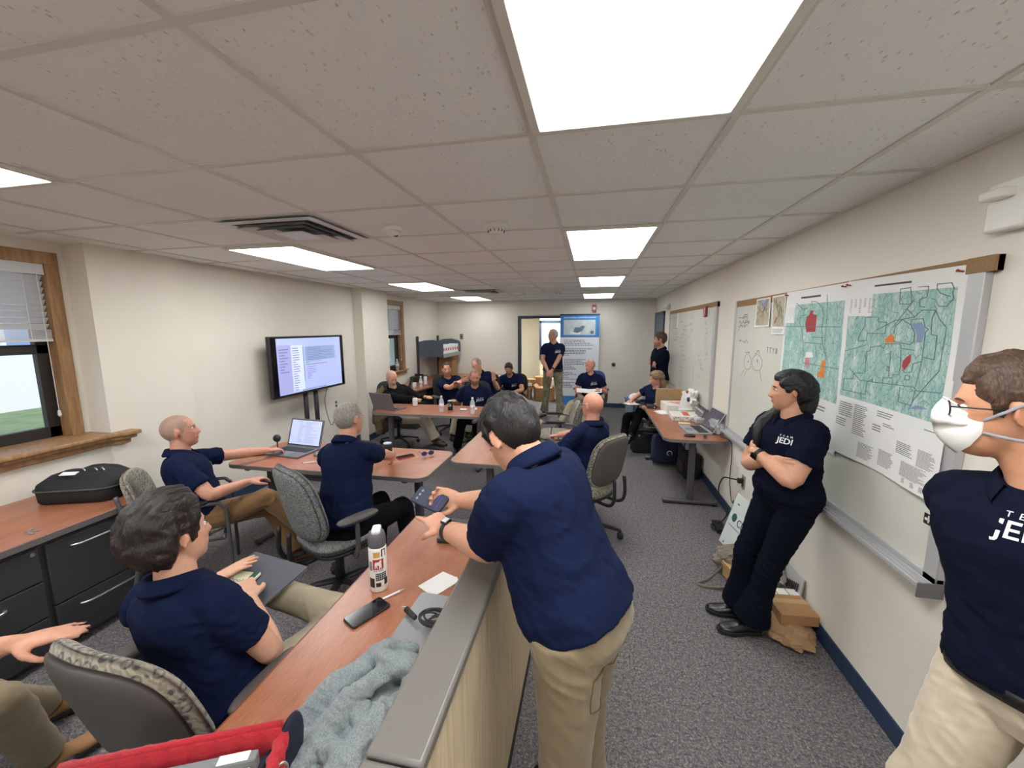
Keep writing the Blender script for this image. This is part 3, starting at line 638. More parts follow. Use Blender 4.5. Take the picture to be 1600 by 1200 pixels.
def table(name, label, x0, y0, x1, y1, legs, along='x', r=.09, tm=None):
    t = thing(name, label, 'table', ((x0+x1)/2, (y0+y1)/2, 0)); hx, hy = (x1-x0)/2, (y1-y0)/2
    obj('tabletop', MB().prism(rrect(-hx+.006, -hy+.006, hx-.006, hy-.006, r), TH-.026, TH), tm or top_m, t, bevel=.002)
    P = rrect(-hx, -hy, hx, hy, r+.005); g = MB()
    rings = [[(p[0], p[1], z) for p in P] for z in (TH-.032, TH-.002)]
    Pi = rrect(-hx+.008, -hy+.008, hx-.008, hy-.008, r)
    rings = [[(p[0], p[1], TH-.032) for p in Pi], rings[0], rings[1], [(p[0], p[1], TH-.0005) for p in Pi]]
    g.loft(rings, cap=False); obj('edge_band', g, edge_m, t)
    for (lx, ly, fx0, fy0, fx1, fy1) in legs:
        q = obj('leg', MB().box((lx-.03, ly-.03, .05), (lx+.03, ly+.03, TH-.03)), leg_m, t, bevel=.012)
        obj('foot', MB().box((fx0, fy0, .012), (fx1, fy1, .055)), leg_m, q, bevel=.015)
        g = MB()
        for (a, c) in (((fx0+.03), (fy0+.03)), ((fx1-.03), (fy1-.03))): g.lathe([(.016, 0), (.018, .006), (.01, .014)], 12, (a, c, 0))
        obj('glide', g, black_pl, q)
        if along == 'x': obj('crossbar', MB().box((lx-.02, ly-.25, TH-.06), (lx+.02, ly+.25, TH-.03)), leg_m, q)
    g = MB()
    if along == 'x': g.box((-hx+.2, -.02, TH-.07), (hx-.2, .02, TH-.03))
    else: g.box((-.02, -hy+.2, TH-.07), (.02, hy-.2, TH-.03))
    obj('rail', g, leg_m, t)
    return t
table('folding_table', 'reddish laminate table left of centre with open laptop and red phone', -2.95, 2.58, -1.18, 3.26,
      [(.70, -.05, .67, -.28, .73, .28), (-.70, -.05, -.73, -.28, -.67, .28)])
table('folding_table', 'reddish laminate table at centre, running away behind the leaning man', -1.15, 2.97, -.55, 4.66,
      [(.02, -.68, -.25, -.71, .28, -.65), (.02, .66, -.25, .63, .28, .69)], 'y', tm=topY)
table('folding_table', 'far laminate table across the room with water bottles and grey laptop', -2.86, 4.62, -1.17, 5.28,
      [(.62, -.18, .59, -.3, .65, .3), (-.62, -.18, -.65, -.3, -.59, .3)])
table('side_table', 'laminate table against right wall with pizza boxes and laptop', .73, 4.02, 1.335, 5.76,
      [(0, -.7, -.27, -.73, .27, -.67), (0, .7, -.27, .67, .27, .73)], 'y', tm=topY)
o_ = bpy.data.objects
# ---------------------------------------------------------------- near workstation
dsk = thing('workstation_desk', 'long cherry desk in the foreground with tumbler, phone and silver laptop', 'desk', (-.7, 1, 0))
g = MB().prism([(-.29, -2.2), (.29, -2.2), (.29, .96), (.25, 1.04), (-.29, 1.04)], TH-.03, TH); obj('desktop', g, topY, dsk, bevel=.004)
obj('edge_band', MB().box((-.296, -2.2, TH-.03), (-.289, 1.04, TH-.003)).box((-.29, 1.039, TH-.03), (.25, 1.046, TH-.003)), mat('desk_edge', (120, 66, 46), .4), dsk)
for yy in (-1.6, .7): obj('leg', MB().box((-.2, yy-.025, 0), (.24, yy+.025, TH-.03)), char_m, dsk, bevel=.004)
pan_f = mat('tan_panel_fabric', (214, 196, 166), .85, col2=(194, 174, 144), vscale=60, stretch=(1, 1, .06), bump=.25, bscale=160)
pt = thing('cubicle_panel', 'tan fabric cubicle partition with grey top cap in the foreground', 'partition', (-.345, 0, 0))
obj('fabric_panel', MB().box((-.04, -1.9, .06), (.048, .5, 1.0)).box((-.04, .505, .06), (.048, 2.2, 1.0)), pan_f, pt, bevel=.004)
obj('top_cap', MB().box((-.06, -1.9, 1.0), (.058, .566, 1.035)).box((-.06, .572, 1.0), (.058, 2.2, 1.035)), mat('panel_cap', (112, 108, 104), .4), pt, bevel=.008)
obj('base_rail', MB().box((-.045, -1.9, 0), (.05, 2.2, .06)), black_pl, pt, bevel=.004)
obj('end_post', MB().box((-.05, 2.19, 0), (.054, 2.215, 1.03)), mat('panel_cap', 0), pt, bevel=.004)

# ---------------------------------------------------------------- credenza by the window
cr = thing('credenza', 'low charcoal cabinet with cherry top and bar handles below window', 'cabinet', (-3.26, 1.2, 0))
obj('cabinet_top', MB().box((-.4, -1.4, .69), (.36, .83, .725)), topY, cr, bevel=.004)
obj('top_edge', MB().box((.355, -1.4, .688), (.368, .83, .722)).box((-.4, .825, .688), (.368, .836, .722)), edge_m, cr)
obj('carcass', MB().box((-.38, -1.38, .03), (.33, .81, .69)), char_m, cr, bevel=.003)
steel_h = mat('satin_steel', (206, 206, 204), .25, metal=.8)
def bar(mb, x, y0, y1, z):
    mb.tube(smoothpath([(x, y0, z), (x+.028, y0+.04, z+.002), (x+.034, (y0+y1)/2, z+.004), (x+.028, y1-.04, z+.002), (x, y1, z)], 5), .007, 8)
for (y0, y1, rows) in ((-1.36, -.72, 3), (-.70, .24, 3), (.26, .79, 2)):
    zs = [.665, .47, .26, .05] if rows == 3 else [.665, .30, .05]
    for k in range(rows):
        d = obj('drawer', MB().box((.33, y0+.004, zs[k+1]+.004), (.352, y1-.004, zs[k]-.004)), char_m, cr, bevel=.003)
        h = MB(); bar(h, .352, y0+.2*(y1-y0), y1-.17*(y1-y0), zs[k]-.06); obj('handle', h, steel_h, d, smooth=True)
    if rows: obj('lock', MB().lathe([(.001, 0), (.011, 0), (.011, .004), (.003, .005)], 14).xf(Matrix.Translation((.352, y1-.03, .64)) @ Matrix.Rotation(math.pi/2, 4, "Y")), steel_h, cr)
# ---------------------------------------------------------------- chairs
fab = mat('chair_pattern_fabric', (142, 136, 122), .9, sheen=.2)
n, l, b = nodes(fab); tcO = n['Texture Coordinate'].outputs['Object']
v1 = n.new('ShaderNodeTexVoronoi'); v1.inputs['Scale'].default_value = 30; v1.inputs['Randomness'].default_value = .35; l.new(tcO, v1.inputs['Vector'])
v2 = n.new('ShaderNodeTexWave'); v2.wave_type = 'BANDS'; v2.bands_direction = 'DIAGONAL'; v2.inputs['Scale'].default_value = 20; v2.inputs['Distortion'].default_value = 6; v2.inputs['Detail Scale'].default_value = 2; l.new(tcO, v2.inputs['Vector'])
a_ = ramp(n, l, v1.outputs['Distance'], [(.22, (166, 158, 140)), (.32, (66, 66, 68)), (.42, (66, 66, 68)), (.5, (156, 148, 130))])
b_ = ramp(n, l, v2.outputs[0], [(.35, (74, 74, 76)), (.5, (168, 160, 142))])
l.new(mixc(n, l, None, a_, b_, 'MIX', .35), b.inputs['Base Color'])
bp = n.new('ShaderNodeBump'); bp.inputs['Strength'].default_value = .3; bp.inputs['Distance'].default_value = .003; l.new(noise(n, l, tcO, 400), bp.inputs['Height']); l.new(bp.outputs[0], b.inputs['Normal'])
fabB = mat('slate_pattern_fabric', (110, 116, 122), .9)
n, l, b = nodes(fabB); tcO = n['Texture Coordinate'].outputs['Object']
v1 = n.new('ShaderNodeTexVoronoi'); v1.inputs['Scale'].default_value = 42; v1.inputs['Randomness'].default_value = .5; l.new(tcO, v1.inputs['Vector'])
l.new(ramp(n, l, v1.outputs['Distance'], [(.2, (134, 138, 140)), (.4, (78, 88, 98)), (.55, (126, 126, 120))]), b.inputs['Base Color'])
blueF = mat('blue_seat_fabric', (40, 72, 122), .85); blackF = mat('black_mesh_fabric', (30, 30, 34), .85)
def pad(w, h, t, curve=0, dome=.3, n=28, rings=9, ex=3.2, taper=0):
    """superellipse cushion in the xy plane, thickness t in z, bowed by curve along x"""
    mb = MB(); L = []
    for side in (1, -1):
        for j in range(rings+1):
            q = j/rings; q = q if side > 0 else 1-q
            rad = math.sin(q*math.pi/2) if True else q
            z = side*t/2*(max(0, 1-rad**6)**.5)+(dome*t*(1-rad*rad) if side > 0 else 0)
            if rad < .02: rad = .02
            rg = []
            for i in range(n):
                a = 2*math.pi*i/n; c, s_ = math.cos(a), math.sin(a)
                x = math.copysign(abs(c)**(2/ex), c)*w/2*rad; y = math.copysign(abs(s_)**(2/ex), s_)*h/2*rad
                x *= 1-taper*(y/h)
                rg.append((x, y, z+curve*(x/(w/2))**2))
            L.append(rg)
    mb.loft(L); return mb
def base5(t, r=.30, mat_=None):
    g = MB().lathe([(.028, .1), (.028, .3), (.02, .3), (.02, .42)], 16); obj('gas_column', g, black_pl, t, smooth=True)
    for k in range(5):
        a = 2*math.pi*k/5+.3; d = Vector((math.cos(a), math.sin(a), 0))
        lg = obj('leg', MB().tube([d*.02+Vector((0, 0, .12)), d*.15+Vector((0, 0, .11)), d*r+Vector((0, 0, .075))], [(.018, .03), (.016, .024), (.012, .018)], 10, up=(0, 0, 1)), mat_ or black_pl, t, smooth=True)
        c = MB()
        for s_ in (-1, 1):
            M_ = Matrix.Translation(d*r+Vector((-d.y, d.x, 0))*s_*.014+Vector((0, 0, .028))) @ Matrix.Rotation(a, 4, 'Z') @ Matrix.Rotation(math.pi/2, 4, 'X')
            k0 = len(c.v); c.lathe([(.02, -.009), (.028, -.006), (.028, .006), (.02, .009)], 16); c.xf(M_, k0)
        c.tube([d*r+Vector((0, 0, .03)), d*r+Vector((0, 0, .08))], .01, 8)
        obj('caster', c, black_pl, lg, smooth=True)
def task_chair(label, loc, rz, back_w=.47, back_h=.50, recl=12, back_z=.50, fabric=None, shell=None, arms=True, group='patterned task chairs', dx=0):
    """faces +y when rz = 0"""
    fabric = fabric or fab; shell = shell or grey_pl
    t = thing('task_chair', label, 'chair', loc, rz, group)
    base5(t)
    obj('seat', pad(.50, .48, .09, .012, .15).xf(Matrix.Translation((0, .02, .455))), fabric, t, smooth=True)
    obj('seat_pan', pad(.46, .44, .05, .008, 0).xf(Matrix.Translation((0, .02, .405))), dk_pl, t, smooth=True)
    B = Matrix.Translation((0, -.25, back_z+back_h/2)) @ Matrix.Rotation(math.radians(90+recl), 4, 'X')
    # local z of the pad (dome) faces the sitter
    F = B @ Matrix.Rotation(math.pi, 4, 'Y')
    obj('backrest', pad(back_w, back_h, .075, .05, .1, taper=.12, n=36).xf(F), fabric, t, smooth=True)
    obj('back_shell', pad(back_w*.93, back_h*.93, .05, .045, .0, taper=.12, n=36).xf(Matrix.Translation((0, -.026, 0)) @ F), shell, t, smooth=True)
    g = MB()
    for s_ in (-1, 1): g.tube(smoothpath([(s_*.06, -.05, .40), (s_*.07, -.27, .39), (s_*.075, -.335, .46), (s_*.07, -.33, .62)], 5), (.014), 8)
    obj('back_bracket', g, black_pl, t, smooth=True)
    if arms:
        for s_ in (-1, 1):
            a = obj('armrest', pad(.085, .27, .035, -.004, .1).xf(Matrix.Translation((s_*.29, -.01, .665))), grey_pl, t, smooth=True)
            obj('arm_post', MB().tube(smoothpath([(s_*.2, .0, .40), (s_*.27, -.02, .42), (s_*.29, -.02, .5), (s_*.29, -.02, .65)], 5), [(.03, .015)]*16, 10), grey_pl, a, smooth=True)
    return t
def guest_chair(label, loc, rz, fabric=None, group='patterned guest chairs', arms=True):
    fabric = fabric or fab
    t = thing('guest_chair', label, 'chair', loc, rz, group)
    obj('seat', pad(.50, .48, .07, .01, .2).xf(Matrix.Translation((0, .02, .445))), fabric, t, smooth=True)
    B = Matrix.Translation((0, -.25, .70)) @ Matrix.Rotation(math.radians(102), 4, 'X') @ Matrix.Rotation(math.pi, 4, 'Y')
    obj('backrest', pad(.47, .40, .055, .05, .1, taper=.1).xf(B), fabric, t, smooth=True)
    fr = mat('grey_tube_frame', (92, 92, 96), .4, metal=.3)
    for s_ in (-1, 1):
        obj('leg', MB().tube(smoothpath([(s_*.27, .25, .0), (s_*.27, .25, .55), (s_*.27, .23, .64), (s_*.27, .17, .665), (s_*.27, -.1, .66), (s_*.265, -.24, .63)], 6), .0125, 10), fr, t, smooth=True)
        obj('leg', MB().tube(smoothpath([(s_*.25, -.30, .0), (s_*.24, -.22, .42), (s_*.22, -.26, .62), (s_*.2, -.3, .8)], 6), .0125, 10), fr, t, smooth=True)
        obj('armrest', pad(.05, .25, .026, 0, .1).xf(Matrix.Translation((s_*.27, .03, .68))), black_pl, t, smooth=True)
    obj('seat_frame', MB().tube([(-.26, .22, .40), (.26, .22, .40)], .011, 8).tube([(-.24, -.2, .41), (.24, -.2, .41)], .011, 8).tube([(-.25, .22, .40), (-.24, -.2, .41)], .011, 8).tube([(.25, .22, .40), (.24, -.2, .41)], .011, 8), fr, t, smooth=True)
    return t
# ---------------------------------------------------------------- people
def hashn(ix, iy, iz):
    h = (ix*374761393+iy*668265263+iz*1274126177) & 0xffffffff
    h = ((h ^ (h >> 13))*1103515245) & 0xffffffff
    return ((h ^ (h >> 16)) & 0xffff)/65535.
def vnoise(P):
    P = np.asarray(P, float); I = np.floor(P).astype(np.int64); F = P-I; F = F*F*(3-2*F); r = 0
    for dx in (0, 1):
        for dy in (0, 1):
            for dz in (0, 1):
                w = (F[:, 0] if dx else 1-F[:, 0])*(F[:, 1] if dy else 1-F[:, 1])*(F[:, 2] if dz else 1-F[:, 2])
                r = r+w*hashn(I[:, 0]+dx, I[:, 1]+dy, I[:, 2]+dz)
    return r
def co(me):
    a = np.empty(len(me.vertices)*3); me.vertices.foreach_get('co', a); return a.reshape(-1, 3)
def nor(me):
    a = np.empty(len(me.vertices)*3); me.vertices.foreach_get('normal', a); return a.reshape(-1, 3)
def setco(me, a): me.vertices.foreach_set('co', a.ravel()); me.update()
def fuse(mb, vox, it=3, fac=.5):
    """one continuous skin from overlapping volumes"""
    me = mb.mesh('tmp'); o = bpy.data.objects.new('tmp', me); C.objects.link(o)
    r = o.modifiers.new('r', 'REMESH'); r.mode = 'VOXEL'; r.voxel_size = vox; r.use_smooth_shade = True
    s_ = o.modifiers.new('s', 'SMOOTH'); s_.iterations = it; s_.factor = fac
    dg = bpy.context.evaluated_depsgraph_get(); out = bpy.data.meshes.new_from_object(o.evaluated_get(dg))
    bpy.data.objects.remove(o); bpy.data.meshes.remove(me)
    out.polygons.foreach_set('use_smooth', [True]*len(out.polygons))
    return out
def colattr(me, col):
    a = me.color_attributes.new('Col', 'FLOAT_COLOR', 'POINT'); a.data.foreach_set('color', np.c_[col, np.ones(len(col))].ravel())
def L3(c): return np.array(lin(c)[:3])
V = Vector
def ik(a, t, l1, l2, pole):
    d = t-a; D = d.length
    if D > (l1+l2)*.999: t = a+d*((l1+l2)*.999/D); d = t-a; D = d.length
    if D < abs(l1-l2)+.02: D = abs(l1-l2)+.02
    n_ = d.normalized(); c = (l1*l1-l2*l2+D*D)/(2*D); h = math.sqrt(max(0, l1*l1-c*c))
    p = pole-n_*pole.dot(n_)
    if p.length < 1e-4: p = n_.orthogonal()
    return a+n_*c+p.normalized()*h, t
def chain(mb, P, R, n=14, up=None):
    """tapered limb with rounded ends"""
    P = [V(p) for p in P]; R = [r if isinstance(r, tuple) else (r, r) for r in R]
    d0 = (P[0]-P[1]).normalized(); d1 = (P[-1]-P[-2]).normalized(); k0, k1 = max(R[0]), max(R[-1])
    Q = [P[0]+d0*k0*.9, P[0]+d0*k0*.6]+P+[P[-1]+d1*k1*.6, P[-1]+d1*k1*.9]
    RR = [(R[0][0]*.4, R[0][1]*.4), (R[0][0]*.8, R[0][1]*.8)]+R+[(R[-1][0]*.8, R[-1][1]*.8), (R[-1][0]*.4, R[-1][1]*.4)]
    mb.tube(Q, RR, n, up=up)
def resample(P, R, k=4):
    Q = smoothpath(P, k); rr = []
    for i in range(len(P)-1):
        for j in range(k):
            t = j/k; t = t*t*(3-2*t)*.5+t*.5; rr.append(tuple(R[i][q]*(1-t)+R[i+1][q]*t for q in (0, 1)))
    rr.append(tuple(R[-1])); return Q, rr
# head ---------------------------------------------------------
def head_r(d, jaw=1., wide=1.):
    """smooth union of ellipsoids sampled along unit directions d (N,3); x left, y forward, z up"""
    out = None
    for c, r in (((0, -.012, .022), (.076*wide, .096, .094)), ((0, .020, -.030), (.062*wide, .070, .075)), ((0, .030, -.062), (.050*wide*jaw, .054, .052*jaw)), ((0, .052, -.088), (.028*jaw, .030, .024))):
        c = np.array(c); r = np.array(r); A_ = ((d/r)**2).sum(1); B_ = -2*(d*c/r**2).sum(1); C_ = ((c/r)**2).sum()-1
        disc = B_*B_-4*A_*C_; t = np.where(disc > 0, (-B_+np.sqrt(np.maximum(disc, 0)))/(2*A_), 0)
        out = t if out is None else np.maximum(out, t)+.012*np.exp(-((out-t)/.012)**2)*.35
    return out
def G(p, c, s): return np.exp(-(((p-np.array(c))/np.array(s))**2).sum(1))
def face_bumps(p):
    """forward offsets (metres) that carve the face; p local"""
    f = p[:, 1] > .03; ax = np.abs(p[:, 0]); q = np.c_[ax, p[:, 1], p[:, 2]]; z = p[:, 2]
    dy = np.zeros(len(p))
    nose = np.clip((.034-z)/.068, 0, 1); w_ = .0065+.0085*nose
    prof = np.where((z < .036) & (z > -.040), .003+.021*nose**1.25, 0)*np.clip((z+.043)/.010, 0, 1)
    dy += prof*np.exp(-(ax/w_)**2)
    dy += .006*np.exp(-((ax-.013)/.006)**2-((z+.031)/.008)**2)
    dy += -.0095*np.exp(-((ax-.031)/.015)**2-((z-.006)/.012)**2)
    dy += .0045*np.exp(-((ax-.028)/.022)**2-((z-.028)/.009)**2)
    dy += .004*np.exp(-((ax-.046)/.016)**2-((z+.018)/.016)**2)
    dy += .0065*np.exp(-(ax/.021)**2-((z+.058)/.0055)**2)+.006*np.exp(-(ax/.018)**2-((z+.069)/.006)**2)
    dy += -.0035*np.exp(-(ax/.022)**2-((z+.0635)/.0022)**2)-.004*np.exp(-(ax/.02)**2-((z+.080)/.006)**2)
    dy += .004*np.exp(-(ax/.016)**2-((z+.094)/.010)**2)
    return dy*f
def sph(nu, nv):
    T, PH = np.meshgrid(np.linspace(0, 2*np.pi, nu, endpoint=False), np.linspace(-np.pi/2+.02, np.pi/2-.02, nv)); T = T.ravel(); PH = PH.ravel()
    return np.c_[np.cos(PH)*np.sin(T), np.cos(PH)*np.cos(T), np.sin(PH)]
def grid_faces(nu, nv):
    f = [(j*nu+i, j*nu+(i+1) % nu, (j+1)*nu+(i+1) % nu, (j+1)*nu+i) for j in range(nv-1) for i in range(nu)]
    return [q[::-1] for q in f]+[tuple(range(nu)), tuple(range((nv-1)*nu, nv*nu))[::-1]]
def ear(mb, M_, s_):
    k = len(mb.v)
    mb.ell((0, 0, 0), (.0065, .014, .025), nu=14, nv=10)
    mb.tube([(0.004, (.010*math.sin(a)*1.15-.002), .0245*math.cos(a)) for a in [x*.35-.6 for x in range(12)]], .0036, 8)
    R_ = Matrix.Translation((s_*.0795, -.012, -.004)) @ Matrix.Rotation(s_*math.radians(-18), 4, 'Z') @ Matrix.Rotation(math.radians(-10), 4, 'X')
    if s_ < 0: R_ = R_ @ Matrix.Diagonal((-1, 1, 1, 1))
    mb.xf(M_ @ R_, k)
HAIR = {   # front hairline z, recession, thickness top/side/back, back limit z
 'short': dict(front=.066, rec=0, top=.022, side=.006, back=.010, low=-.080, ear=.004),
 'full': dict(front=.060, rec=0, top=.036, side=.022, back=.028, low=-.095, ear=-.008, blend=.09),
 'crop': dict(front=.082, rec=.012, top=.005, side=.0025, back=.004, low=-.075, ear=.008),
 'long': dict(front=.060, rec=0, top=.012, side=.014, back=.030, low=-.14, ear=-.004, notch=.002, lift=.012, temple=.022, blend=.02),
 'fringe': dict(front=.085, rec=.05, top=-.02, side=.006, back=.006, low=-.045, ear=.016)}
def hair_mask(p, h):
    """signed distance above the hairline: temple corner, sideburn, round the ear, down to the nape"""
    x, y, z = np.abs(p[:, 0]), p[:, 1], p[:, 2]
    lim = np.interp(y, [-.10, -.060, -.034, -.020, .004, .012, .030, .034, .050, .075, .10], [h['low'], h['low'], h['low']*.8, h['ear']+h.get('notch', .022), h['ear']+h.get('notch', .024), h['ear']-.016+h.get('lift', 0), h['ear']-.010+h.get('lift', 0), h['ear']+.018, h.get('temple', .035), h['front']-.004, h['front']])
    lim = np.where((y > .034) & (x < .050), np.maximum(lim, h['front']-.10*np.clip(.05-x, 0, .05)*0-.10*np.clip(x-.03, 0, .1)), lim)
    return z-lim
def make_hair(h, Mh, mat_, parent, seed=0, name='hair', part=0, wave=.0, nu=150, nv=110):
    d = sph(nu, nv); r = head_r(d); p = d*r[:, None]; m_ = hair_mask(p, h)
    top = np.clip(p[:, 2]/.10, 0, 1)**1.2; bk = np.clip(-p[:, 1]/.09, 0, 1)
    th = h['side']*(1-top)*(1-bk)+h['back']*(1-top)*bk+h['top']*top
    fr = np.clip(p[:, 1]/.08, 0, 1)*top*h['top']*.35; m0 = m_; m_ = np.clip(m_/.012, -1, 1); gr = np.clip(m0/h.get('blend', .032), 0, 1); gr = .22+.78*gr*gr*(3-2*gr)
    nz_ = vnoise(np.c_[p[:, 0]*130+seed*9, p[:, 1]*38+seed, p[:, 2]*60])-.5; nz2 = vnoise(p*34+seed*5)-.5
    q = np.clip((m_+.25)/.5, 0, 1)
    nz3 = 1-np.abs(2*vnoise(np.c_[p[:, 0]*210+nz2*6, p[:, 1]*26+nz2*4+seed, p[:, 2]*40])-1)
    off = np.maximum((th+fr)*gr, .0022)*q+((nz3-.5)*.0035+nz_*.0045+nz2*(.008+wave))*np.clip(th/.012, .15, 2)*q-.006*(1-q)
    P = d*(r+off)[:, None]
    mb = MB(); mb.add(P, grid_faces(nu, nv)); mb.xf(Mh)
    o = obj(name, mb, mat_, parent, smooth=True); return o
def hand(mb, w, d, nrm, pose='relaxed', side=1, s=1.):
    """w wrist, d finger direction, nrm palm-facing normal, side=+1 left hand"""
    d = V(d).normalized(); nrm = V(nrm); nrm = (nrm-d*nrm.dot(d)).normalized(); t = d.cross(nrm)*side   # toward thumb
    w = V(w)
    def pt(a, b_, c): return w+d*a*s+t*b_*s+nrm*c*s
    rings = []
    for a, hw, ht in ((-.02, .026, .019), (.005, .028, .018), (.03, .037, .0165), (.06, .042, .0145), (.088, .041, .012), (.098, .036, .009)):
        rings.append([pt(a, hw*math.cos(x)*(1 if abs(math.cos(x)) < .9 else 1), ht*math.sin(x)+.002) for x in [2*math.pi*k/16 for k in range(16)]])
    mb.loft(rings)
    curls = {'relaxed': (.35, .45, .25), 'flat': (.08, .1, .05), 'grip': (.9, 1.0, .6), 'fist': (1.35, 1.5, 1.0), 'hold': (.55, .8, .5), 'spread': (.15, .2, .12), 'clasp': (.8, .9, .5)}
    cl = curls.get(pose, curls['relaxed'])
    for k, (b_, L, r) in enumerate(((.031, .070, .0088), (.0105, .078, .0090), (-.0105, .072, .0086), (-.030, .057, .0078))):
        c = cl
        if pose == 'point' : c = (.12, .15, .1) if k == 0 else (1.3, 1.5, 1.0)
        spread = (.10, .03, -.04, -.12)[k]*(2.2 if pose == 'spread' else 1)
        ang = 0; p = pt(.088-.006*abs(b_)/.03, b_, .0); P = [pt(.06, b_*.9, 0), p]
        for q, f in enumerate((.45, .32, .23)):
            ang += c[q]*(1+.08*k); dd = (d*math.cos(ang)+nrm*math.sin(ang)+t*spread*math.cos(ang)).normalized(); p = p+dd*L*f*s; P.append(p)
        chain(mb, P, [r*s*1.02, r*s, r*s*.97, r*s*.9, r*s*.78], 10)
    th = {'fist': (.3, .9), 'grip': (.5, .7), 'point': (.4, .8)}.get(pose, (.75, .35))
    a0 = pt(.012, .024, .004); a1 = a0+(d*.6+t*.75+nrm*.35).normalized()*.040*s; a2 = a1+(d*.85+t*th[0]*.5+nrm*th[1]).normalized()*.032*s; a3 = a2+(d*.95+t*th[0]*.1+nrm*th[1]*1.1).normalized()*.026*s
    chain(mb, [a0, a1, a2, a3], [.014*s, .0125*s, .0105*s, .0085*s], 10)
SKIN = {}
def skin_mat():
    M_ = mat('skin', (200, 150, 124), .5, attr='Col', var=.07, vscale=60, bump=.12, bscale=380, spec=.4, bdist=.002)
    b = M_.node_tree.nodes['Principled BSDF']; b.inputs['Subsurface Weight'].default_value = .12; b.inputs['Subsurface Radius'].default_value = (.012, .005, .003); b.inputs['Subsurface Scale'].default_value = .6
    return M_
cloth_navy = mat('navy_polo_knit', (18, 27, 57), .9, sheen=.0, spec=.12, bump=.25, bscale=700, bdist=.002)
cloth_dark = mat('midnight_polo_knit', (13, 18, 36), .9, spec=.1, bump=.25, bscale=700, bdist=.002)
cloth_black = mat('black_knit', (20, 21, 24), .9, spec=.1, bump=.2, bscale=600, bdist=.002)
khaki = mat('khaki_twill', (136, 120, 93), .88, sheen=.2, bump=.25, bscale=600, bdist=.002, var=.06, vscale=9)
khakiL = mat('pale_khaki_twill', (204, 189, 166), .88, sheen=.2, bump=.25, bscale=600, bdist=.002, var=.05, vscale=9)
khakiG = mat('stone_khaki_twill', (176, 164, 140), .88, sheen=.2, bump=.25, bscale=600, bdist=.002, var=.06, vscale=9)
khakiB = mat('brown_khaki_twill', (126, 94, 58), .88, sheen=.2, bump=.25, bscale=600, bdist=.002, var=.08, vscale=9)
trouser_blk = mat('black_trouser', (16, 17, 21), .92, spec=.1)
trouser_navy = mat('navy_trouser', (12, 16, 29), .92, spec=.1)
camo = mat('camo_trouser', (150, 142, 116), .9, col2=(110, 106, 84), vscale=14)
leather = mat('black_leather', (24, 24, 26), .32, bump=.1, bscale=90); brownL = mat('brown_leather', (84, 52, 36), .4); tanL = mat('tan_suede', (156, 116, 78), .8)
logo_m = mat('white_embroidery', (232, 232, 236), .8)
hair_mats = dict(black=mat('black_hair', (15, 13, 14), .38, col2=(30, 26, 26), vscale=60, bump=.8, bscale=90, stretch=(6, 1, 1), bdist=.004), brown=mat('brown_hair', (62, 44, 34), .5, col2=(92, 68, 52), vscale=60, bump=.8, bscale=90, stretch=(5, 1, 1), bdist=.004), dbrown=mat('dark_brown_hair', (26, 20, 18), .45, col2=(48, 38, 34), vscale=60, bump=.9, bscale=70, stretch=(5, 1, 1), bdist=.005),
    lbrown=mat('light_brown_hair', (112, 84, 64), .5, col2=(150, 118, 92), vscale=60, bump=.6, bscale=90, stretch=(5, 1, 1), bdist=.004), grey=mat('grey_hair', (164, 158, 150), .6, col2=(120, 114, 106), vscale=60, bump=.6, bscale=120, stretch=(4, 1, 1), bdist=.003), salt=mat('salt_pepper_hair', (96, 90, 84), .6, bump=.6, bscale=120, stretch=(4, 1, 1), bdist=.003))
eye_w = mat('eye_white', (222, 214, 206), .25); eye_i = mat('eye_iris', (44, 32, 26), .2); lip_c = L3((176, 104, 92))
def folds(me, amp, sc, joints, seed, ax=None):
    """soft cloth creases, stronger around the bends"""
    P = co(me); N = nor(me); w_ = np.full(len(P), .38)
    for j, r in joints:
        w_ = np.maximum(w_, 1.15*np.exp(-(((P-np.array(j))/r)**2).sum(1)))
    Q = P*sc+seed*3.7; wv = vnoise(Q*.6+11)-.5
    n1 = 1-np.abs(2*vnoise(np.c_[Q[:, 0]+wv*1.5, Q[:, 1]+wv*1.5, Q[:, 2]*1.9+(Q[:, 0]-Q[:, 1])*.8])-1)*2
    n2 = 1-np.abs(2*vnoise(np.c_[Q[:, 0]*1.7, Q[:, 1]*1.7, Q[:, 2]*3.0+(Q[:, 1]+Q[:, 0])*1.2]+5)-1)*2
    setco(me, P+N*((n1*.65+n2*.35)*amp*w_)[:, None])
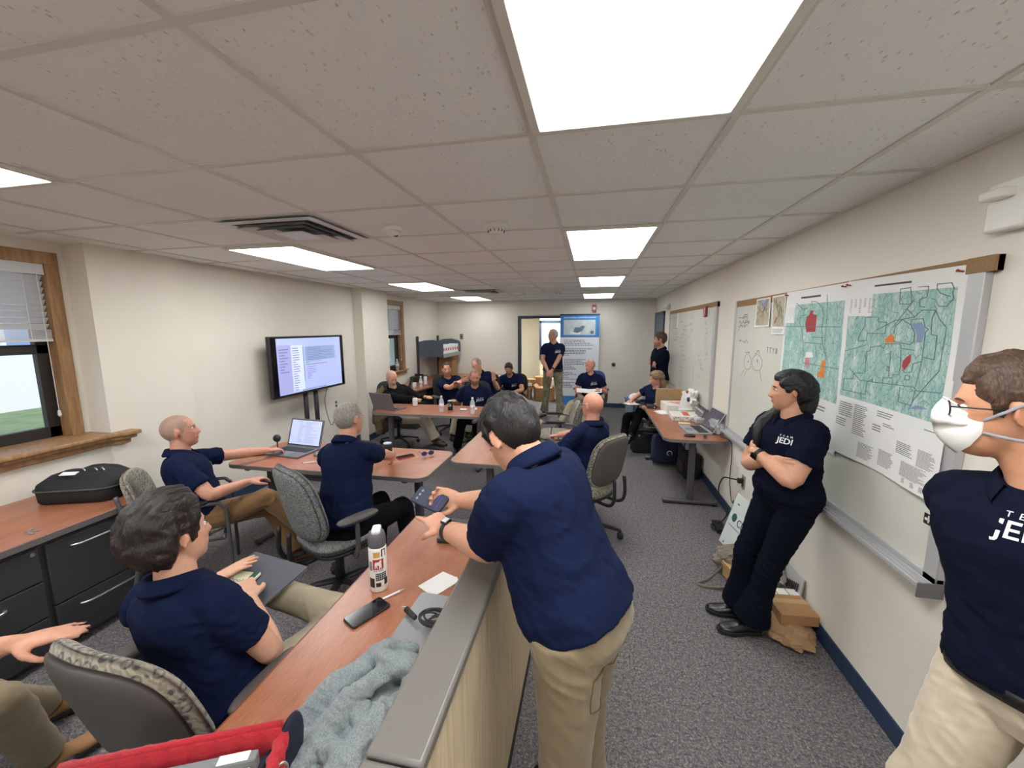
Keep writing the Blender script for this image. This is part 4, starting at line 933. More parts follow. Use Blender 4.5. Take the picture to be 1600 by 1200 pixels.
def person(label, hip, neck, face, look, hands, feet, s=1., g=1., name='person', shirt=None, pants=None, hair=None, hairc='brown', bald=None, skin=(204, 152, 126), shoe=leather,
           tilt=0, elbow=((1, -.3, -.6), (-1, -.3, -.6)), knee=None, sleeve=.62, vox=.008, sit=True, logo=None, hold=('relaxed', 'relaxed'), hd=(None, None), hn=(None, None), head_up=.145, brow=True,
           belt=None, glasses=None, watch=None, collar=True, fem=False, beard=0, headoff=(0, 0, 0), shoulder=0., elb_at=(None, None), seed=1, cuff=.062, hemf=None, pockets=False, tuck=True, armw=1., shx=0):
    """face: horizontal chest direction; look: gaze vector; hands/feet: (left, right) world targets"""
    hip = V(hip); neck = V(neck); F = V((face[0], face[1], 0)).normalized(); U = (neck-hip).normalized(); Lf = V((-F.y, F.x, 0)); Lf = (Lf-U*Lf.dot(U)).normalized(); D = Lf.cross(U)   # D forward
    if D.dot(F) < 0: D = -D
    Ln = (neck-hip).length
    look = V(look).normalized(); 
    root = None
    sw = (.180 if not fem else .160)*s; 
    shj = [neck-U*(.075-shoulder)*s+Lf*sw*q+D*shx for q in (1, -1)]
    elb, wri = [], []
    for k in (0, 1):
        pole = V(elbow[k]); pole = Lf*pole.x+D*pole.y+V((0, 0, 1))*pole.z
        e, w_ = ik(shj[k], V(hands[k]), .285*s, .255*s, pole)
        if elb_at[k]: e = shj[k]+(V(elb_at[k])-shj[k]).normalized()*.295*s; w_ = e+(V(hands[k])-e).normalized()*.258*s
        elb.append(e); wri.append(w_)
    hj = [hip+Lf*.088*s*q-V((0, 0, 0)) for q in (1, -1)]; kn, an = [], []
    for k in (0, 1):
        pole = V(knee[k]) if knee else (F*1+V((0, 0, .6)))
        e, a = ik(hj[k], V(feet[k]), .43*s, .42*s, pole); kn.append(e); an.append(a)
    # ---- torso sections: (fraction up the spine, half width, half depth, forward shift)
    g2 = g
    T = [(-.20, .085, .085, 0), (-.10, .150, .115, -.005), (.02, .168*(1.04 if fem else 1), .128, -.005), (.14, .163*g2, .122*g2, .006*g2), (.28, .150*g2 if not fem else .135*g2, .112*g2, .012*g2), (.42, .150*g2, .110*g2, .012*g2), (.56, .158, .112, .012), (.70, .170, .118, .010), (.82, .178, .106, .002), (.90, .160, .084, -.006), (.96, .100, .064, -.012), (1.02, .060, .055, -.010)]
    def torso(mb, off=0, lo=-.3, hi=2, n=28, sq=2.5, wmul=1):
        rings = []
        for f, wx, wy, sh in T:
            if f < lo or f > hi: continue
            c = hip+U*Ln*f+D*sh*s; a = wx*s*wmul+off; b_ = wy*s+off
            rings.append([c+Lf*math.copysign(abs(math.cos(x))**(2/sq), math.cos(x))*a+D*math.copysign(abs(math.sin(x))**(2/sq), math.sin(x))*b_ for x in [2*math.pi*k/n for k in range(n)]])
        mb.loft(rings)
    # ---- head frame
    nk = neck+U*.02*s; hy = look; zup = V((0, 0, 1))*.75+U*.25; hx = hy.cross(zup)*-1; hx.normalize(); hz = hx.cross(hy)*1; 
    if hz.z < 0: hz = -hz
    hx = hy.cross(hz)
    hx, hz = hx*math.cos(tilt)+hz*math.sin(tilt), hz*math.cos(tilt)-hx*math.sin(tilt)
    hc = neck+(U*.6+V((0, 0, 1))*.4).normalized()*head_up*s+V(headoff)+V((hy.x, hy.y, 0))*.02*s
    hs = s*1.0
    Mh = Matrix(((-hx[0]*-hs, hy[0]*hs, hz[0]*hs, hc[0]), (-hx[1]*-hs, hy[1]*hs, hz[1]*hs, hc[1]), (-hx[2]*-hs, hy[2]*hs, hz[2]*hs, hc[2]), (0, 0, 0, 1)))
    if Mh.to_3x3().determinant() < 0: Mh = Mh @ Matrix.Diagonal((-1, 1, 1, 1))
    # ---- skin volume
    B = MB(); torso(B, -.014)
    nb = hc-hz*.045*s-hy*.016*s
    Q, R_ = resample([neck-U*.06*s-D*.01, neck+U*.01*s, (neck+nb)/2, nb], [(.07*s, .07*s), (.058*s, .060*s), (.054*s*(1 if not fem else .88), .057*s*(1 if not fem else .9)), (.052*s*(1 if not fem else .9), .054*s*(1 if not fem else .9))], 3); Q.append(hc+hz*.01*s-hy*.01*s); R_.append((.03*s, .03*s)); B.tube(Q, R_, 18)
    nu, nv = (96, 72) if vox < .006 else (64, 48)
    d = sph(nu, nv); p = d*head_r(d, 1 if not fem else .9)[:, None]; p[:, 1] += face_bumps(p); k0 = len(B.v); B.add(p, grid_faces(nu, nv)); B.xf(Mh, k0)
    for s_ in (1, -1): ear(B, Mh, s_)
    aw = armw*s
    hdirs = []
    for k in (0, 1):
        a, e, w_ = shj[k], elb[k], wri[k]
        Q, R_ = resample([a+(neck-a)*.25-U*.02*s, a.lerp(e, .35), a.lerp(e, .75), e, e.lerp(w_, .3), e.lerp(w_, .7), w_], [(.036*aw, .036*aw), (.048*aw, .048*aw), (.045*aw, .046*aw), (.040*aw, .041*aw), (.043*aw, .041*aw), (.033*aw, .032*aw), (.026*aw, .024*aw)], 3); chain(B, Q, R_, 16)
        dd = V(hd[k]) if hd[k] else (w_-e).normalized(); nn = V(hn[k]) if hn[k] else (Lf*(-1 if k == 0 else 1)*.5-V((0, 0, 1))*.7)
        hand(B, w_, dd, nn, hold[k], 1 if k == 0 else -1, s*(.92 if fem else 1)); hdirs.append(dd)
        Q, R_ = resample([hj[k]+U*.02, hj[k].lerp(kn[k], .4), hj[k].lerp(kn[k], .85), kn[k], kn[k].lerp(an[k], .45), an[k]], [(.062*s, .066*s), (.058*s, .060*s), (.046*s, .046*s), (.042*s, .042*s), (.042*s, .042*s), (.036*s, .036*s)], 4); chain(B, Q, R_, 12)
    me = fuse(B, vox, 2, .5)
    # colours by anatomy
    P = co(me); Mi = Mh.inverted(); A4 = np.array(Mi); q = P @ A4[:3, :3].T+A4[:3, 3]
    base = L3(skin); col = np.tile(base, (len(P), 1)); inh = (np.abs(q) < .14).all(1)
    def mixin(w_, c, inh_=True):
        w_ = (w_*inh if inh_ else w_)[:, None]; col[:] = col*(1-w_)+np.array(c)*w_
    aq = np.c_[np.abs(q[:, 0]), q[:, 1], q[:, 2]]
    red = base*np.array([1.02, .80, .76]); mixin(.5*G(aq, (.045, .065, -.02), (.022, .04, .018)), red); mixin(.45*G(aq, (0, .10, -.03), (.014, .03, .012)), red); mixin(.5*G(aq, (.085, -.012, -.004), (.012, .02, .03)), red)
    mixin(.75*np.exp(-(q[:, 0]/.022)**4-((q[:, 2]+.063)/.0095)**4)*(q[:, 1] > .07), lip_c*base/L3((204, 152, 126)))
    mixin(.9*np.exp(-(q[:, 0]/.02)**4-((q[:, 2]+.0635)/.0022)**2)*(q[:, 1] > .07), base*.25)
    mixin(.35*G(aq, (.031, .08, .008), (.016, .03, .011)), base*np.array([.62, .5, .5]))
    if beard: 
        bm = np.clip((-.028-q[:, 2])/.012, 0, 1)*np.clip((q[:, 1]+.02)/.02, 0, 1)*np.clip((q[:, 2]+.13)/.02, 0, 1)*(1-.8*np.exp(-(q[:, 0]/.02)**4-((q[:, 2]+.063)/.011)**4))
        mixin(beard*bm*(.6+.4*vnoise(q*300)), {'grey': L3((150, 144, 138))}.get(hairc, L3((52, 40, 36))) if hairc == 'grey' else L3((64, 50, 44)))
    if hair is None or bald:
        hcx = L3({'grey': (136, 128, 120), 'salt': (92, 86, 82), 'black': (40, 34, 32), 'brown': (84, 62, 48)}.get(hairc, (96, 78, 66)))
        mk = np.clip(hair_mask(q, HAIR['crop'])/.010+.5, 0, 1)
        if bald == 'ring': mk = mk*np.clip((.062-q[:, 2])/.02, 0, 1)*np.clip((.03-q[:, 1])/.03, 0, 1)
        mixin(mk*(bald if isinstance(bald, float) else .62)*(.55+.45*vnoise(q*420)), hcx)
    colattr(me, np.clip(col, 0, 1))
    root = obj(name, me, skin_mat()); tag(root, label, 'person')
    # ---- shirt
    sh = shirt or cloth_navy; B = MB(); hem = (-.09 if not tuck else -.02) if hemf is None else hemf
    torso(B, .014*s, lo=hem-.01, hi=.98)
    for k in (0, 1):
        a, e = shj[k], elb[k]; sg = 1 if k == 0 else -1; m1 = neck-U*.055*s+Lf*.075*s*sg
        Q, R_ = resample([m1-Lf*.05*s*sg+U*.006, m1, a+(neck-a)*.12-U*.004, a.lerp(e, sleeve*.3), a.lerp(e, sleeve*.65), a.lerp(e, sleeve)], [(.050*s, .055*s), (.056*s, .062*s), (.058*s*armw, .061*s*armw), (.061*aw, .063*aw), (.062*aw, .064*aw), (.066*aw, .067*aw)], 3)
        B.tube(Q, R_, 18)
        if sleeve > 1:
            Q, R_ = resample([a.lerp(e, .9), e, e.lerp(wri[k], .5), e.lerp(wri[k], .93)], [(.06*s, .06*s)]*2+[(.052*s, .052*s), (.04*s, .04*s)], 3); B.tube(Q, R_, 16)
    me = fuse(B, vox*1.15, 9, .5)
    js = [(elb[k].lerp(shj[k], .6), .14) for k in (0, 1)]+[(hip+U*.12, .2), (neck-U*.2, .1)]
    folds(me, .0095*s, 14/s, js, seed)
    shirt_o = obj('shirt', me, sh, root, smooth=True)
    if collar:
        cb = MB(); n = 30; rg = []
        for (r, up, fl, tt) in ((.064, -.02, 0, 0), (.066, .046, 0, 0), (.071, .052, 0, 0), (.094, .016, .2, 0), (.093, .004, .2, 0), (.070, .032, 0, 0)):
            ring = []
            for i in range(n+1):
                a = -2.75+5.5*i/n    # gap at the throat
                op = abs(a)/2.75; c = neck-U*.012*s-D*.010*s
                ring.append(c+(Lf*math.sin(a)*r*1.02*s-D*math.cos(a)*r*(1+.22*op**3)*s)+U*(up-(.050*op**2.5))*s)
            rg.append(ring)
        cb.loft(rg, cap=False, closed=False); obj('collar', cb, sh, shirt_o, smooth=True)
    if logo:
        ox, oz, sz = logo; bo = hip+U*Ln*oz+Lf*ox
        # find the chest surface under the embroidery
        P = co(shirt_o.data); pos = bo+D*.14
        dd = P-np.array(bo); al = dd @ np.array(D); off = dd-np.outer(al, np.array(D)); cand = al[(np.linalg.norm(off, axis=1) < .03) & (al > 0)]
        top = (cand.max() if len(cand) else .13)
        bo2 = bo+D*(top+.002); sl = .25 if ox > 0 else -.25
        X_ = (Lf-D*(.9*sl)).normalized(); Y_ = U; Z_ = X_.cross(Y_)
        Mx = Matrix(((X_[0], Y_[0], Z_[0], bo2[0]), (X_[1], Y_[1], Z_[1], bo2[1]), (X_[2], Y_[2], Z_[2], bo2[2]), (0, 0, 0, 1)))
        text('chest_lettering', 'JEDI', sz, Mx, logo_m, shirt_o, .0012, (1.15, 1), .0006*sz/.05)
        text('chest_lettering', 'T  E  A  M', sz*.34, Mx @ Matrix.Translation((0, sz*.62, 0)), logo_m, shirt_o, .0012, (1.15, 1))
        for o_c in [c for c in shirt_o.children if c.name.startswith('chest_lettering')]:
            # lay the letters onto the cloth
            lp = co(o_c.data); out = lp.copy(); 
            import mathutils
            if 'bvh' not in locals(): bvh = mathutils.bvhtree.BVHTree.FromPolygons([v_.co for v_ in shirt_o.data.vertices], [p_.vertices[:] for p_ in shirt_o.data.polygons])
            for i, v_ in enumerate(lp):
                h_ = bvh.ray_cast(V(v_)+D*.15, -D, .4)
                if h_[0]: out[i] = np.array(h_[0]+D*.0022)
            setco(o_c.data, out)
    # ---- trousers
    pm = pants or khaki; B = MB(); torso(B, .004*s, hi=.10)
    for k in (0, 1):
        c2 = an[k].lerp(kn[k], .06)
        Q, R_ = resample([hj[k]+U*.02, hj[k].lerp(kn[k], .4), hj[k].lerp(kn[k], .85), kn[k], kn[k].lerp(an[k], .45), c2], [(.098*s*min(g, 1.1), .100*s), (.088*s, .090*s), (.070*s, .072*s), (.068*s, .068*s), ((.064+.2*(cuff-.062))*s, .062*s), (cuff*s, cuff*s)], 4); B.tube(Q, R_, 20)
    if sit: B.ell(hip-U*.05-D*.02, (.13*s, .13*s, .09*s))
    me = fuse(B, vox*1.15, 5, .5)
    folds(me, .009*s, 12/s, [(k_, .13) for k_ in kn]+[(h_, .16) for h_ in hj]+[(a_, .10) for a_ in an], seed+4)
    pants_o = obj('trousers', me, pm, root, smooth=True)
    if not tuck or belt:
        pass
    if belt:
        B = MB(); rg = []
        for up, o_ in ((-.018, .012), (-.016, .019), (.016, .019), (.018, .012)):
            c = hip+U*(Ln*.035+up)
            rg.append([c+Lf*math.copysign(abs(math.cos(x))**.8, math.cos(x))*(.166*s*g+o_)+D*math.copysign(abs(math.sin(x))**.8, math.sin(x))*(.124*s*g+o_) for x in [2*math.pi*k/40 for k in range(40)]])
        B.loft(rg+[rg[0]], cap=False); obj('belt', B, leather, pants_o, smooth=True)
    if pockets:
        import mathutils
        bv = mathutils.bvhtree.BVHTree.FromPolygons([v_.co for v_ in pants_o.data.vertices], [p_.vertices[:] for p_ in pants_o.data.polygons])
        for s_ in (1, -1):
            for nm, poly in (('back_pocket', [(.028, -.075), (.135, -.068), (.135, -.17), (.083, -.195), (.030, -.172), (.028, -.075)]), ('pocket_edge', [(.028, -.078), (.135, -.071)])):
                pts = []
                for a, c in zip(poly[:-1], poly[1:]):
                    for i in range(8): pts.append((a[0]+(c[0]-a[0])*i/8, a[1]+(c[1]-a[1])*i/8))
                P_ = []
                for x, z in pts+[poly[-1]]:
                    o_ = hip+Lf*x*s_+V((0, 0, z))-F*.4; h_ = bv.ray_cast(o_, F, .6)
                    if h_[0]: P_.append(h_[0]-F*.001)
                if len(P_) > 3: obj(nm, MB().tube(P_, .0016 if nm == 'back_pocket' else .003, 6), mat('khaki_stitch', (104, 90, 66), .9), pants_o, smooth=True)
        P_ = []
        for z in np.linspace(.0, -.30, 16):
            o_ = hip+V((0, 0, z))-F*.4; h_ = bv.ray_cast(o_, F, .6)
            if h_[0]: P_.append(h_[0]-F*.0008)
        if len(P_) > 3: obj('seat_seam', MB().tube(P_, .0014, 6), mat('khaki_stitch', 0), pants_o, smooth=True)
    # ---- shoes
    for k in (0, 1):
        a = an[k]; sd_ = (kn[k]-a).normalized(); fd = F if not isinstance(feet[k], tuple) or len(feet) < 4 else F
        fd = V(feet[2][k]) if len(feet) > 2 else F
        fd = fd.normalized(); upv = (V((0, 0, 1))-fd*fd.z).normalized() if abs(fd.z) < .9 else sd_; lt = upv.cross(fd)
        B = MB(); rg = []
        c0 = a-upv*.075*s-fd*.065*s
        for t_, wd, ht, z0 in ((0, .022, .05, .004), (.03, .034, .075, 0), (.07, .036, .088, 0), (.12, .038, .075, 0), (.17, .045, .054, 0), (.22, .046, .042, 0), (.26, .036, .034, .002), (.285, .016, .022, .006)):
            c = c0+fd*t_*s*(1 if not fem else .9)
            rg.append([c+lt*math.cos(x)*wd*s+upv*((math.sin(x)*.5+.5)*ht*(1 if math.sin(x) > 0 else 1)+z0)*s for x in [2*math.pi*i/16 for i in range(16)]])
        B.loft(rg); B.tube([a-upv*.01, a+sd_*.05], .046*s, 14); so_ = obj('shoe', B, shoe, root, smooth=True)
        B = MB(); rg = []
        for t_, wd in ((-.004, .018), (.01, .032), (.06, .036), (.12, .038), (.17, .047), (.22, .048), (.265, .038), (.292, .014)):
            c = c0+fd*t_*s*(1 if not fem else .9); rg.append([c+lt*wd*s+upv*.016, c-lt*wd*s+upv*.016, c-lt*wd*s-upv*.004, c+lt*wd*s-upv*.004])
        B.loft(rg); obj('sole', B, black_pl, so_, bevel=.003)
    # ---- hair, brows, eyes
    if hair: make_hair(HAIR[hair] if isinstance(hair, str) else hair, Mh, hair_mats[hairc], root, seed)
    hm = hair_mats[hairc if hairc not in ('grey',) else 'grey'] if not bald or hairc != 'black' else hair_mats['brown']
    for s_ in (1, -1):
        if brow:
            pb = []
            for x in np.linspace(.012, .050, 7):
                z = .026+.006*math.sin((x-.012)/.038*2.6)-.10*(x-.012)*.3; dr = np.array([[s_*x, .085, z]]); dr = dr/np.linalg.norm(dr); p = dr*head_r(dr)[:, None]; p[:, 1] += face_bumps(p)+.0; pb.append(V(p[0])+V((0, .0, 0)))
            eb = MB().tube(pb, [.0012, .0024, .003, .0032, .0028, .002, .001], 6); eb.xf(Mh); obj('eyebrow', eb, hm, root, smooth=True)
        ec = V((s_*.031, .0705, .0065)); E_ = MB(); E_.ell(ec, (.0118, .0118, .0100), nu=14, nv=10); n0 = len(E_.f); E_.mi = 1; gd = V((0, 1, 0)); E_.ell(ec+gd*.0084, (.0055, .0040, .0055), nu=12, nv=8)
        E_.xf(Mh); obj('eye', E_, [eye_w, eye_i], root, smooth=True)
        if vox < .0085:
            lid = MB().tube([ec+V((math.cos(a)*.0128, .0085*math.sin(a)+.0035, .0065*math.sin(a)+.0005)) for a in np.linspace(.15, 2.99, 9)], [.0006, .0014, .0017, .0018, .0018, .0018, .0017, .0014, .0006], 6); lid.xf(Mh)
            obj('eyelid', lid, mat('lash_line', (60, 42, 36), .6), root, smooth=True)
    if glasses:
        gm = mat('glasses_frame', (24, 24, 26), .3); B = MB(); up = glasses == 'head'
        zo, yo = (.098, .03) if up else (.006, .0)
        for s_ in (1, -1):
            c = V((s_*.032, .098+yo*-1 if not up else .062, zo)); B.tube([c+V((math.cos(a)*.024, -abs(math.cos(a))*.002*1, math.sin(a)*.017)) for a in np.linspace(0, 2*math.pi, 20)], .0019 if glasses != 'thin' else .0012, 6)
            B.tube([c+V((s_*.024, -.002, .006)), V((s_*.076, .06 if not up else .03, zo+.006)), V((s_*.083, -.01 if not up else -.03, zo+(.002 if not up else -.01)))], .0019, 6)
        B.tube([V((-.009, .098 if not up else .064, zo+.004)), V((.009, .098 if not up else .064, zo+.004))], .0018, 6); B.xf(Mh); go = obj('glasses', B, gm, root, smooth=True)
        if up:
            B = MB()
            for s_ in (1, -1): B.ell((s_*.032, .062, zo), (.022, .003, .016))
            B.xf(Mh); obj('lens', B, mat('dark_lens', (20, 20, 24), .1), go, smooth=True)
    if watch is not None:
        k = watch; w_ = wri[k]; dd = (w_-elb[k]).normalized(); c = w_-dd*.035*s; B = MB()
        a1 = dd.orthogonal().normalized(); a2 = dd.cross(a1)
        B.tube([c-dd*.011, c+dd*.011], [.0335*aw, .0325*aw], 20); wo = obj('watch', B, black_pl, root, bevel=.003)
        top = -V(hn[k]).normalized() if hn[k] else V((0, 0, 1)); top = (top-dd*top.dot(dd)).normalized()
        B = MB().cbox((0, 0, 0), (.036, .032, .012)); sd_ = dd.cross(top); B.xf(Matrix(((dd[0], sd_[0], top[0], c[0]+top[0]*.034*aw), (dd[1], sd_[1], top[1], c[1]+top[1]*.034*aw), (dd[2], sd_[2], top[2], c[2]+top[2]*.034*aw), (0, 0, 0, 1)))); obj('watch_face', B, mat('screen_black', (14, 14, 18), .12), wo, bevel=.004)
    root['_j'] = [0]
    del root['_j']
    return dict(o=root, Mh=Mh, sh=shj, el=elb, wr=wri, kn=kn, an=an, U=U, D=D, L=Lf, hip=hip, neck=neck, shirt=shirt_o, pants=pants_o, hc=hc)
def rzf(f): return math.atan2(f[1], f[0])-math.pi/2
# ---------------------------------------------------------------- the chairs
task_chair('taupe patterned chair in the foreground, seen from behind with grey back shell', (-1.33, 1.02, 0), math.radians(-4), back_w=.52, back_h=.50, back_z=.46, recl=14)
task_chair('slate patterned task chair behind the grey-haired man at the laptop table', (-1.66, 2.22, 0), rzf((.45, .9)), fabric=fabB, shell=fabB, back_h=.52)
task_chair('patterned task chair of the bald man right of the centre table', (-.02, 3.36, 0), rzf((-.80, .6)), back_z=.52, back_h=.46)
task_chair('dark task chair at the left picture edge under the cropped seated man', (-2.25, .42, 0), math.radians(-16), fabric=blackF, shell=dk_pl)
task_chair('dark task chair with a jacket on it behind the far table', (-2.98, 5.62, 0), rzf((.8, -.55)), fabric=blackF, shell=dk_pl)
task_chair('dark task chair of the gesturing man by the corner desk', (-2.42, 6.5, 0), rzf((.75, -.6)), fabric=blackF, shell=dk_pl)
task_chair('dark task chair under the man behind the far table, right of the bottles', (-1.72, 5.75, 0), rzf((.25, -1)), fabric=blackF, shell=dk_pl)
task_chair('task chair of the leaning bald man with glasses in the back corner', (-1.86, 6.9, 0), rzf((.2, -1)), fabric=blackF, shell=dk_pl)
task_chair('blue seated office chair in front of the pull-up banner', (0.0, 7.62, 0), rzf((-.25, -1)), fabric=blueF, shell=dk_pl)
guest_chair('patterned guest chair with tube arms under the man left of the laptop', (-2.80, 2.14, 0), rzf((.72, .69)))
guest_chair('empty patterned guest chair with tube arms beyond the centre table', (-.42, 5.02, 0), rzf((-1, -.12)))
guest_chair('dark guest chair of the man sitting hunched by the doorway', (-1.5, 7.75, 0), rzf((.1, -1)), fabric=blackF)
guest_chair('grey guest chair of the seated woman behind the pizza table', (1.0, 6.28, 0), rzf((-1, -.35)), fabric=fabB)

# ---------------------------------------------------------------- the people
# foreground man leaning on the partition
P4 = person('man in navy polo and khakis leaning on the partition, reading a phone', (-.01, 1.10, .975), (-.185, 1.18, 1.42), (-.93, .37), (-.58, .46, -.72),
    ((-.55, 1.335, 1.075), (-.52, 1.53, 1.10)), ((-.02, .98, .09), (.02, 1.28, .09), [(-.9, .3, 0), (-.9, .4, 0)]), s=1.04, g=1.08, elbow=((.2, -.1, -1), (-.2, -.1, -1)),
    hair=dict(front=.068, rec=0, top=.020, side=.004, back=.006, low=-.075, ear=.008, blend=.05), hairc='black', sit=False, vox=.0055, hd=((-.75, .6, .12), (-.8, -.15, .15)), hn=((-.1, .35, -1), (-.1, -.9, .45)),
    hold=('point', 'hold'), elb_at=((-.33, 1.19, 1.085), (-.34, 1.50, 1.10)), watch=0, tuck=False, seed=3, skin=(214, 160, 132), armw=1.18, cuff=.085, sleeve=.66, hemf=-.06, pockets=True, head_up=.115, headoff=(-.02, .01, -.055))
P3 = person('young man with thick dark hair in the foreground writing on a notebook', (-1.28, .99, .50), (-1.36, .98, 1.00), (.15, 1), (.20, .98, .03),
    ((-1.55, 1.26, .78), (-1.37, 1.23, .80)), ((-1.10, 1.46, .53), (-1.16, 1.52, .09), [(.7, .5, .35), (.1, 1, 0)]), s=1.0, g=1.1, elbow=((.9, -.5, -.5), (-1, -.45, -.6)),
    knee=((-.7, .5, .6), (.2, .5, 1)), elb_at=(None, (-1.10, 1.06, .70)), hair=dict(HAIR['full'], top=.046, side=.034, back=.040, low=-.14), hairc='dbrown', vox=.006, pants=khakiG, hold=('flat', 'grip'), hn=((0, 0, -1), (0, .2, -1)), seed=6, skin=(216, 166, 140), cuff=.075)
P17 = person('man in respirator mask and glasses standing at the right picture edge', (1.07, 1.04, .98), (1.035, 1.10, 1.475), (-.93, -.37), (-.82, .56, -.09),
    ((1.20, .85, 1.0), (1.20, 1.16, 1.02)), ((1.04, .92, .09), (.84, 1.16, .09), [(-.6, -.7, 0), (-.8, -.5, 0)]), s=1.0, g=.95, elbow=((.5, -1, -.3), (-.5, -1, -.3)), elb_at=((1.16, .84, 1.19), (1.16, 1.27, 1.19)),
    hair='short', hairc='brown', vox=.0055, sit=False, shirt=cloth_dark, pants=khakiL, belt=True, glasses='on', seed=9, skin=(206, 150, 118), cuff=.085, logo=(.035, .80, .052), head_up=.155, headoff=(-.03, .02, 0))
P16 = person('woman in navy polo and trousers leaning on the whiteboard with crossed arms', (1.12, 2.42, .86), (1.10, 2.41, 1.345), (-.92, -.40), (-.97, .25, -.06),
    ((.90, 2.46, 1.15), (.99, 2.25, 1.14)), ((.97, 2.38, .085), (.95, 2.52, .085), [(-1, -.1, 0), (-1, .1, 0)]), s=.94, g=1.1, fem=True, elbow=((.5, -.3, -1), (-.5, -.3, -1)),
    hair='long', hairc='black', vox=.0055, sit=False, shirt=cloth_dark, pants=trouser_navy, hold=('relaxed', 'flat'), elb_at=((1.04, 2.22, 1.04), (.97, 2.55, 1.06)), watch=0, seed=12, skin=(212, 158, 130), cuff=.105, logo=(.075, .76, .042), armw=1.2, tuck=False, hd=((.1, .95, .1), (.35, -.9, .1)), hn=((.9, .2, 0), (.9, .35, 0)))
P1 = person('grey cropped man in navy polo lounging left of the laptop, arm on table', (-2.70, 2.14, .50), (-2.80, 2.15, .985), (.74, .67), (.78, .80, .12),
    ((-2.68, 2.82, .80), (-2.42, 2.30, .735)), ((-2.24, 2.50, .09), (-2.13, 2.52, .26), [(.7, .6, 0), (.8, .5, 0)]), g=1.16, elbow=((1, -.1, -.6), (-.9, -.5, -.5)),
    hair=None, hairc='grey', bald=.8, vox=.0065, pants=khakiB, shoe=brownL, hold=('relaxed', 'relaxed'), hn=((0, 0, -1), (0, 0, -1)), seed=15, skin=(206, 150, 128), sleeve=.7, logo=(.085, .68, .045))
P2 = person('grey-haired man in navy polo seen from behind at the left table', (-1.60, 2.20, .52), (-1.64, 2.36, 1.065), (.30, .95), (.28, .95, .0),
    ((-1.86, 2.78, .79), (-1.56, 2.86, .80)), ((-1.62, 2.62, .09), (-1.30, 2.60, .09)), g=1.1, elbow=((1, -.2, -.5), (-.9, -.3, -.5)),
    hair='crop', hairc='grey', vox=.0065, pants=trouser_blk, hold=('relaxed', 'grip'), hn=((0, 0, -1), (-1, 0, -.2)), seed=18, skin=(206, 152, 130), sleeve=.66)
P13 = person('bald man in navy polo with glasses on his head, right of centre table', (-.03, 3.40, .50), (.02, 3.40, 1.02), (-.80, .6), (-.75, .66, -.02),
    ((-.42, 3.42, .73), (-.34, 3.86, .76)), ((-.42, 3.72, .09), (-.32, 3.85, .09)), g=1.2, elbow=((.8, -.2, -.7), (-.7, -.2, -.6)),
    hair=None, bald=.16, hairc='brown', glasses='thin', vox=.0065, pants=trouser_navy, hold=('relaxed', 'grip'), hn=((0, 0, -1), (0, 0, -1)), seed=21, skin=(222, 158, 134), sleeve=.66)
P5 = person('man cropped by the left picture edge, hand on the foreground chair back', (-2.22, .46, .50), (-2.24, .44, 1.02), (.3, .95), (.4, .9, 0),
    ((-2.4, .86, .62), (-1.575, .80, .905)), ((-2.46, 1.16, .09), (-2.16, .98, .09), [(.4, .9, 0), (.2, 1, 0)]), elbow=((1, -.3, -.6), (-.9, -.2, -.9)),
    hair='short', hairc='brown', vox=.009, pants=khaki, shoe=tanL, hold=('relaxed', 'flat'), hn=((0, 0, -1), (0, 0, -1)), seed=24, skin=(206, 150, 124))
P6 = person('bald man in black jacket at far left end of the back table', (-2.92, 5.60, .48), (-2.98, 5.50, .94), (.85, -.5), (.75, -.5, -.45),
    ((-2.46, 5.52, .80), (-2.52, 5.30, .80)), ((-2.30, 5.50, .14), (-2.42, 5.72, .12), [(.8, -.4, .1), (.8, -.5, .1)]), g=1.15, elbow=((.5, -.2, -.8), (-.4, -.3, -1)),
    hair=None, bald=.25, hairc='grey', shirt=cloth_black, pants=khakiL, shoe=brownL, sleeve=1.2, hold=('relaxed', 'fist'), hn=((0, 0, -1), (0, 0, -1)), seed=27, beard=.5, watch=1, skin=(218, 164, 138), cuff=.08)
P7 = person('dark-haired man in navy polo gesturing with raised hand near corner desk', (-2.36, 6.45, .50), (-2.40, 6.32, 1.0), (.75, -.66), (.45, -.9, -.05),
    ((-2.16, 6.0, .96), (-2.05, 6.02, .99)), ((-2.0, 6.15, .09), (-2.2, 5.95, .09)), elbow=((.6, -.1, -.9), (-.6, -.2, -.9)),
    hair='crop', hairc='dbrown', beard=.55, pants=khakiG, hold=('relaxed', 'spread'), hd=((.5, -.3, .2), (.85, .1, .25)), hn=((0, 0, -1), (.1, -.9, 0)), seed=30, skin=(210, 154, 128), logo=(.08, .7, .05))
P9 = person('grey bearded man in navy polo behind far table, right of the bottles', (-1.74, 5.72, .50), (-1.70, 5.60, .975), (.2, -1), (.35, -.92, -.28),
    ((-1.36, 5.38, .765), (-1.96, 5.42, .765)), ((-1.6, 5.3, .09), (-1.9, 5.3, .09)), g=1.12, elbow=((.4, -.3, -1), (-.4, -.3, -1)),
    hair=None, bald=.85, hairc='salt', beard=.75, pants=trouser_blk, hn=((0, 0, -1), (0, 0, -1)), seed=33, skin=(206, 148, 122), logo=(.085, .66, .055))
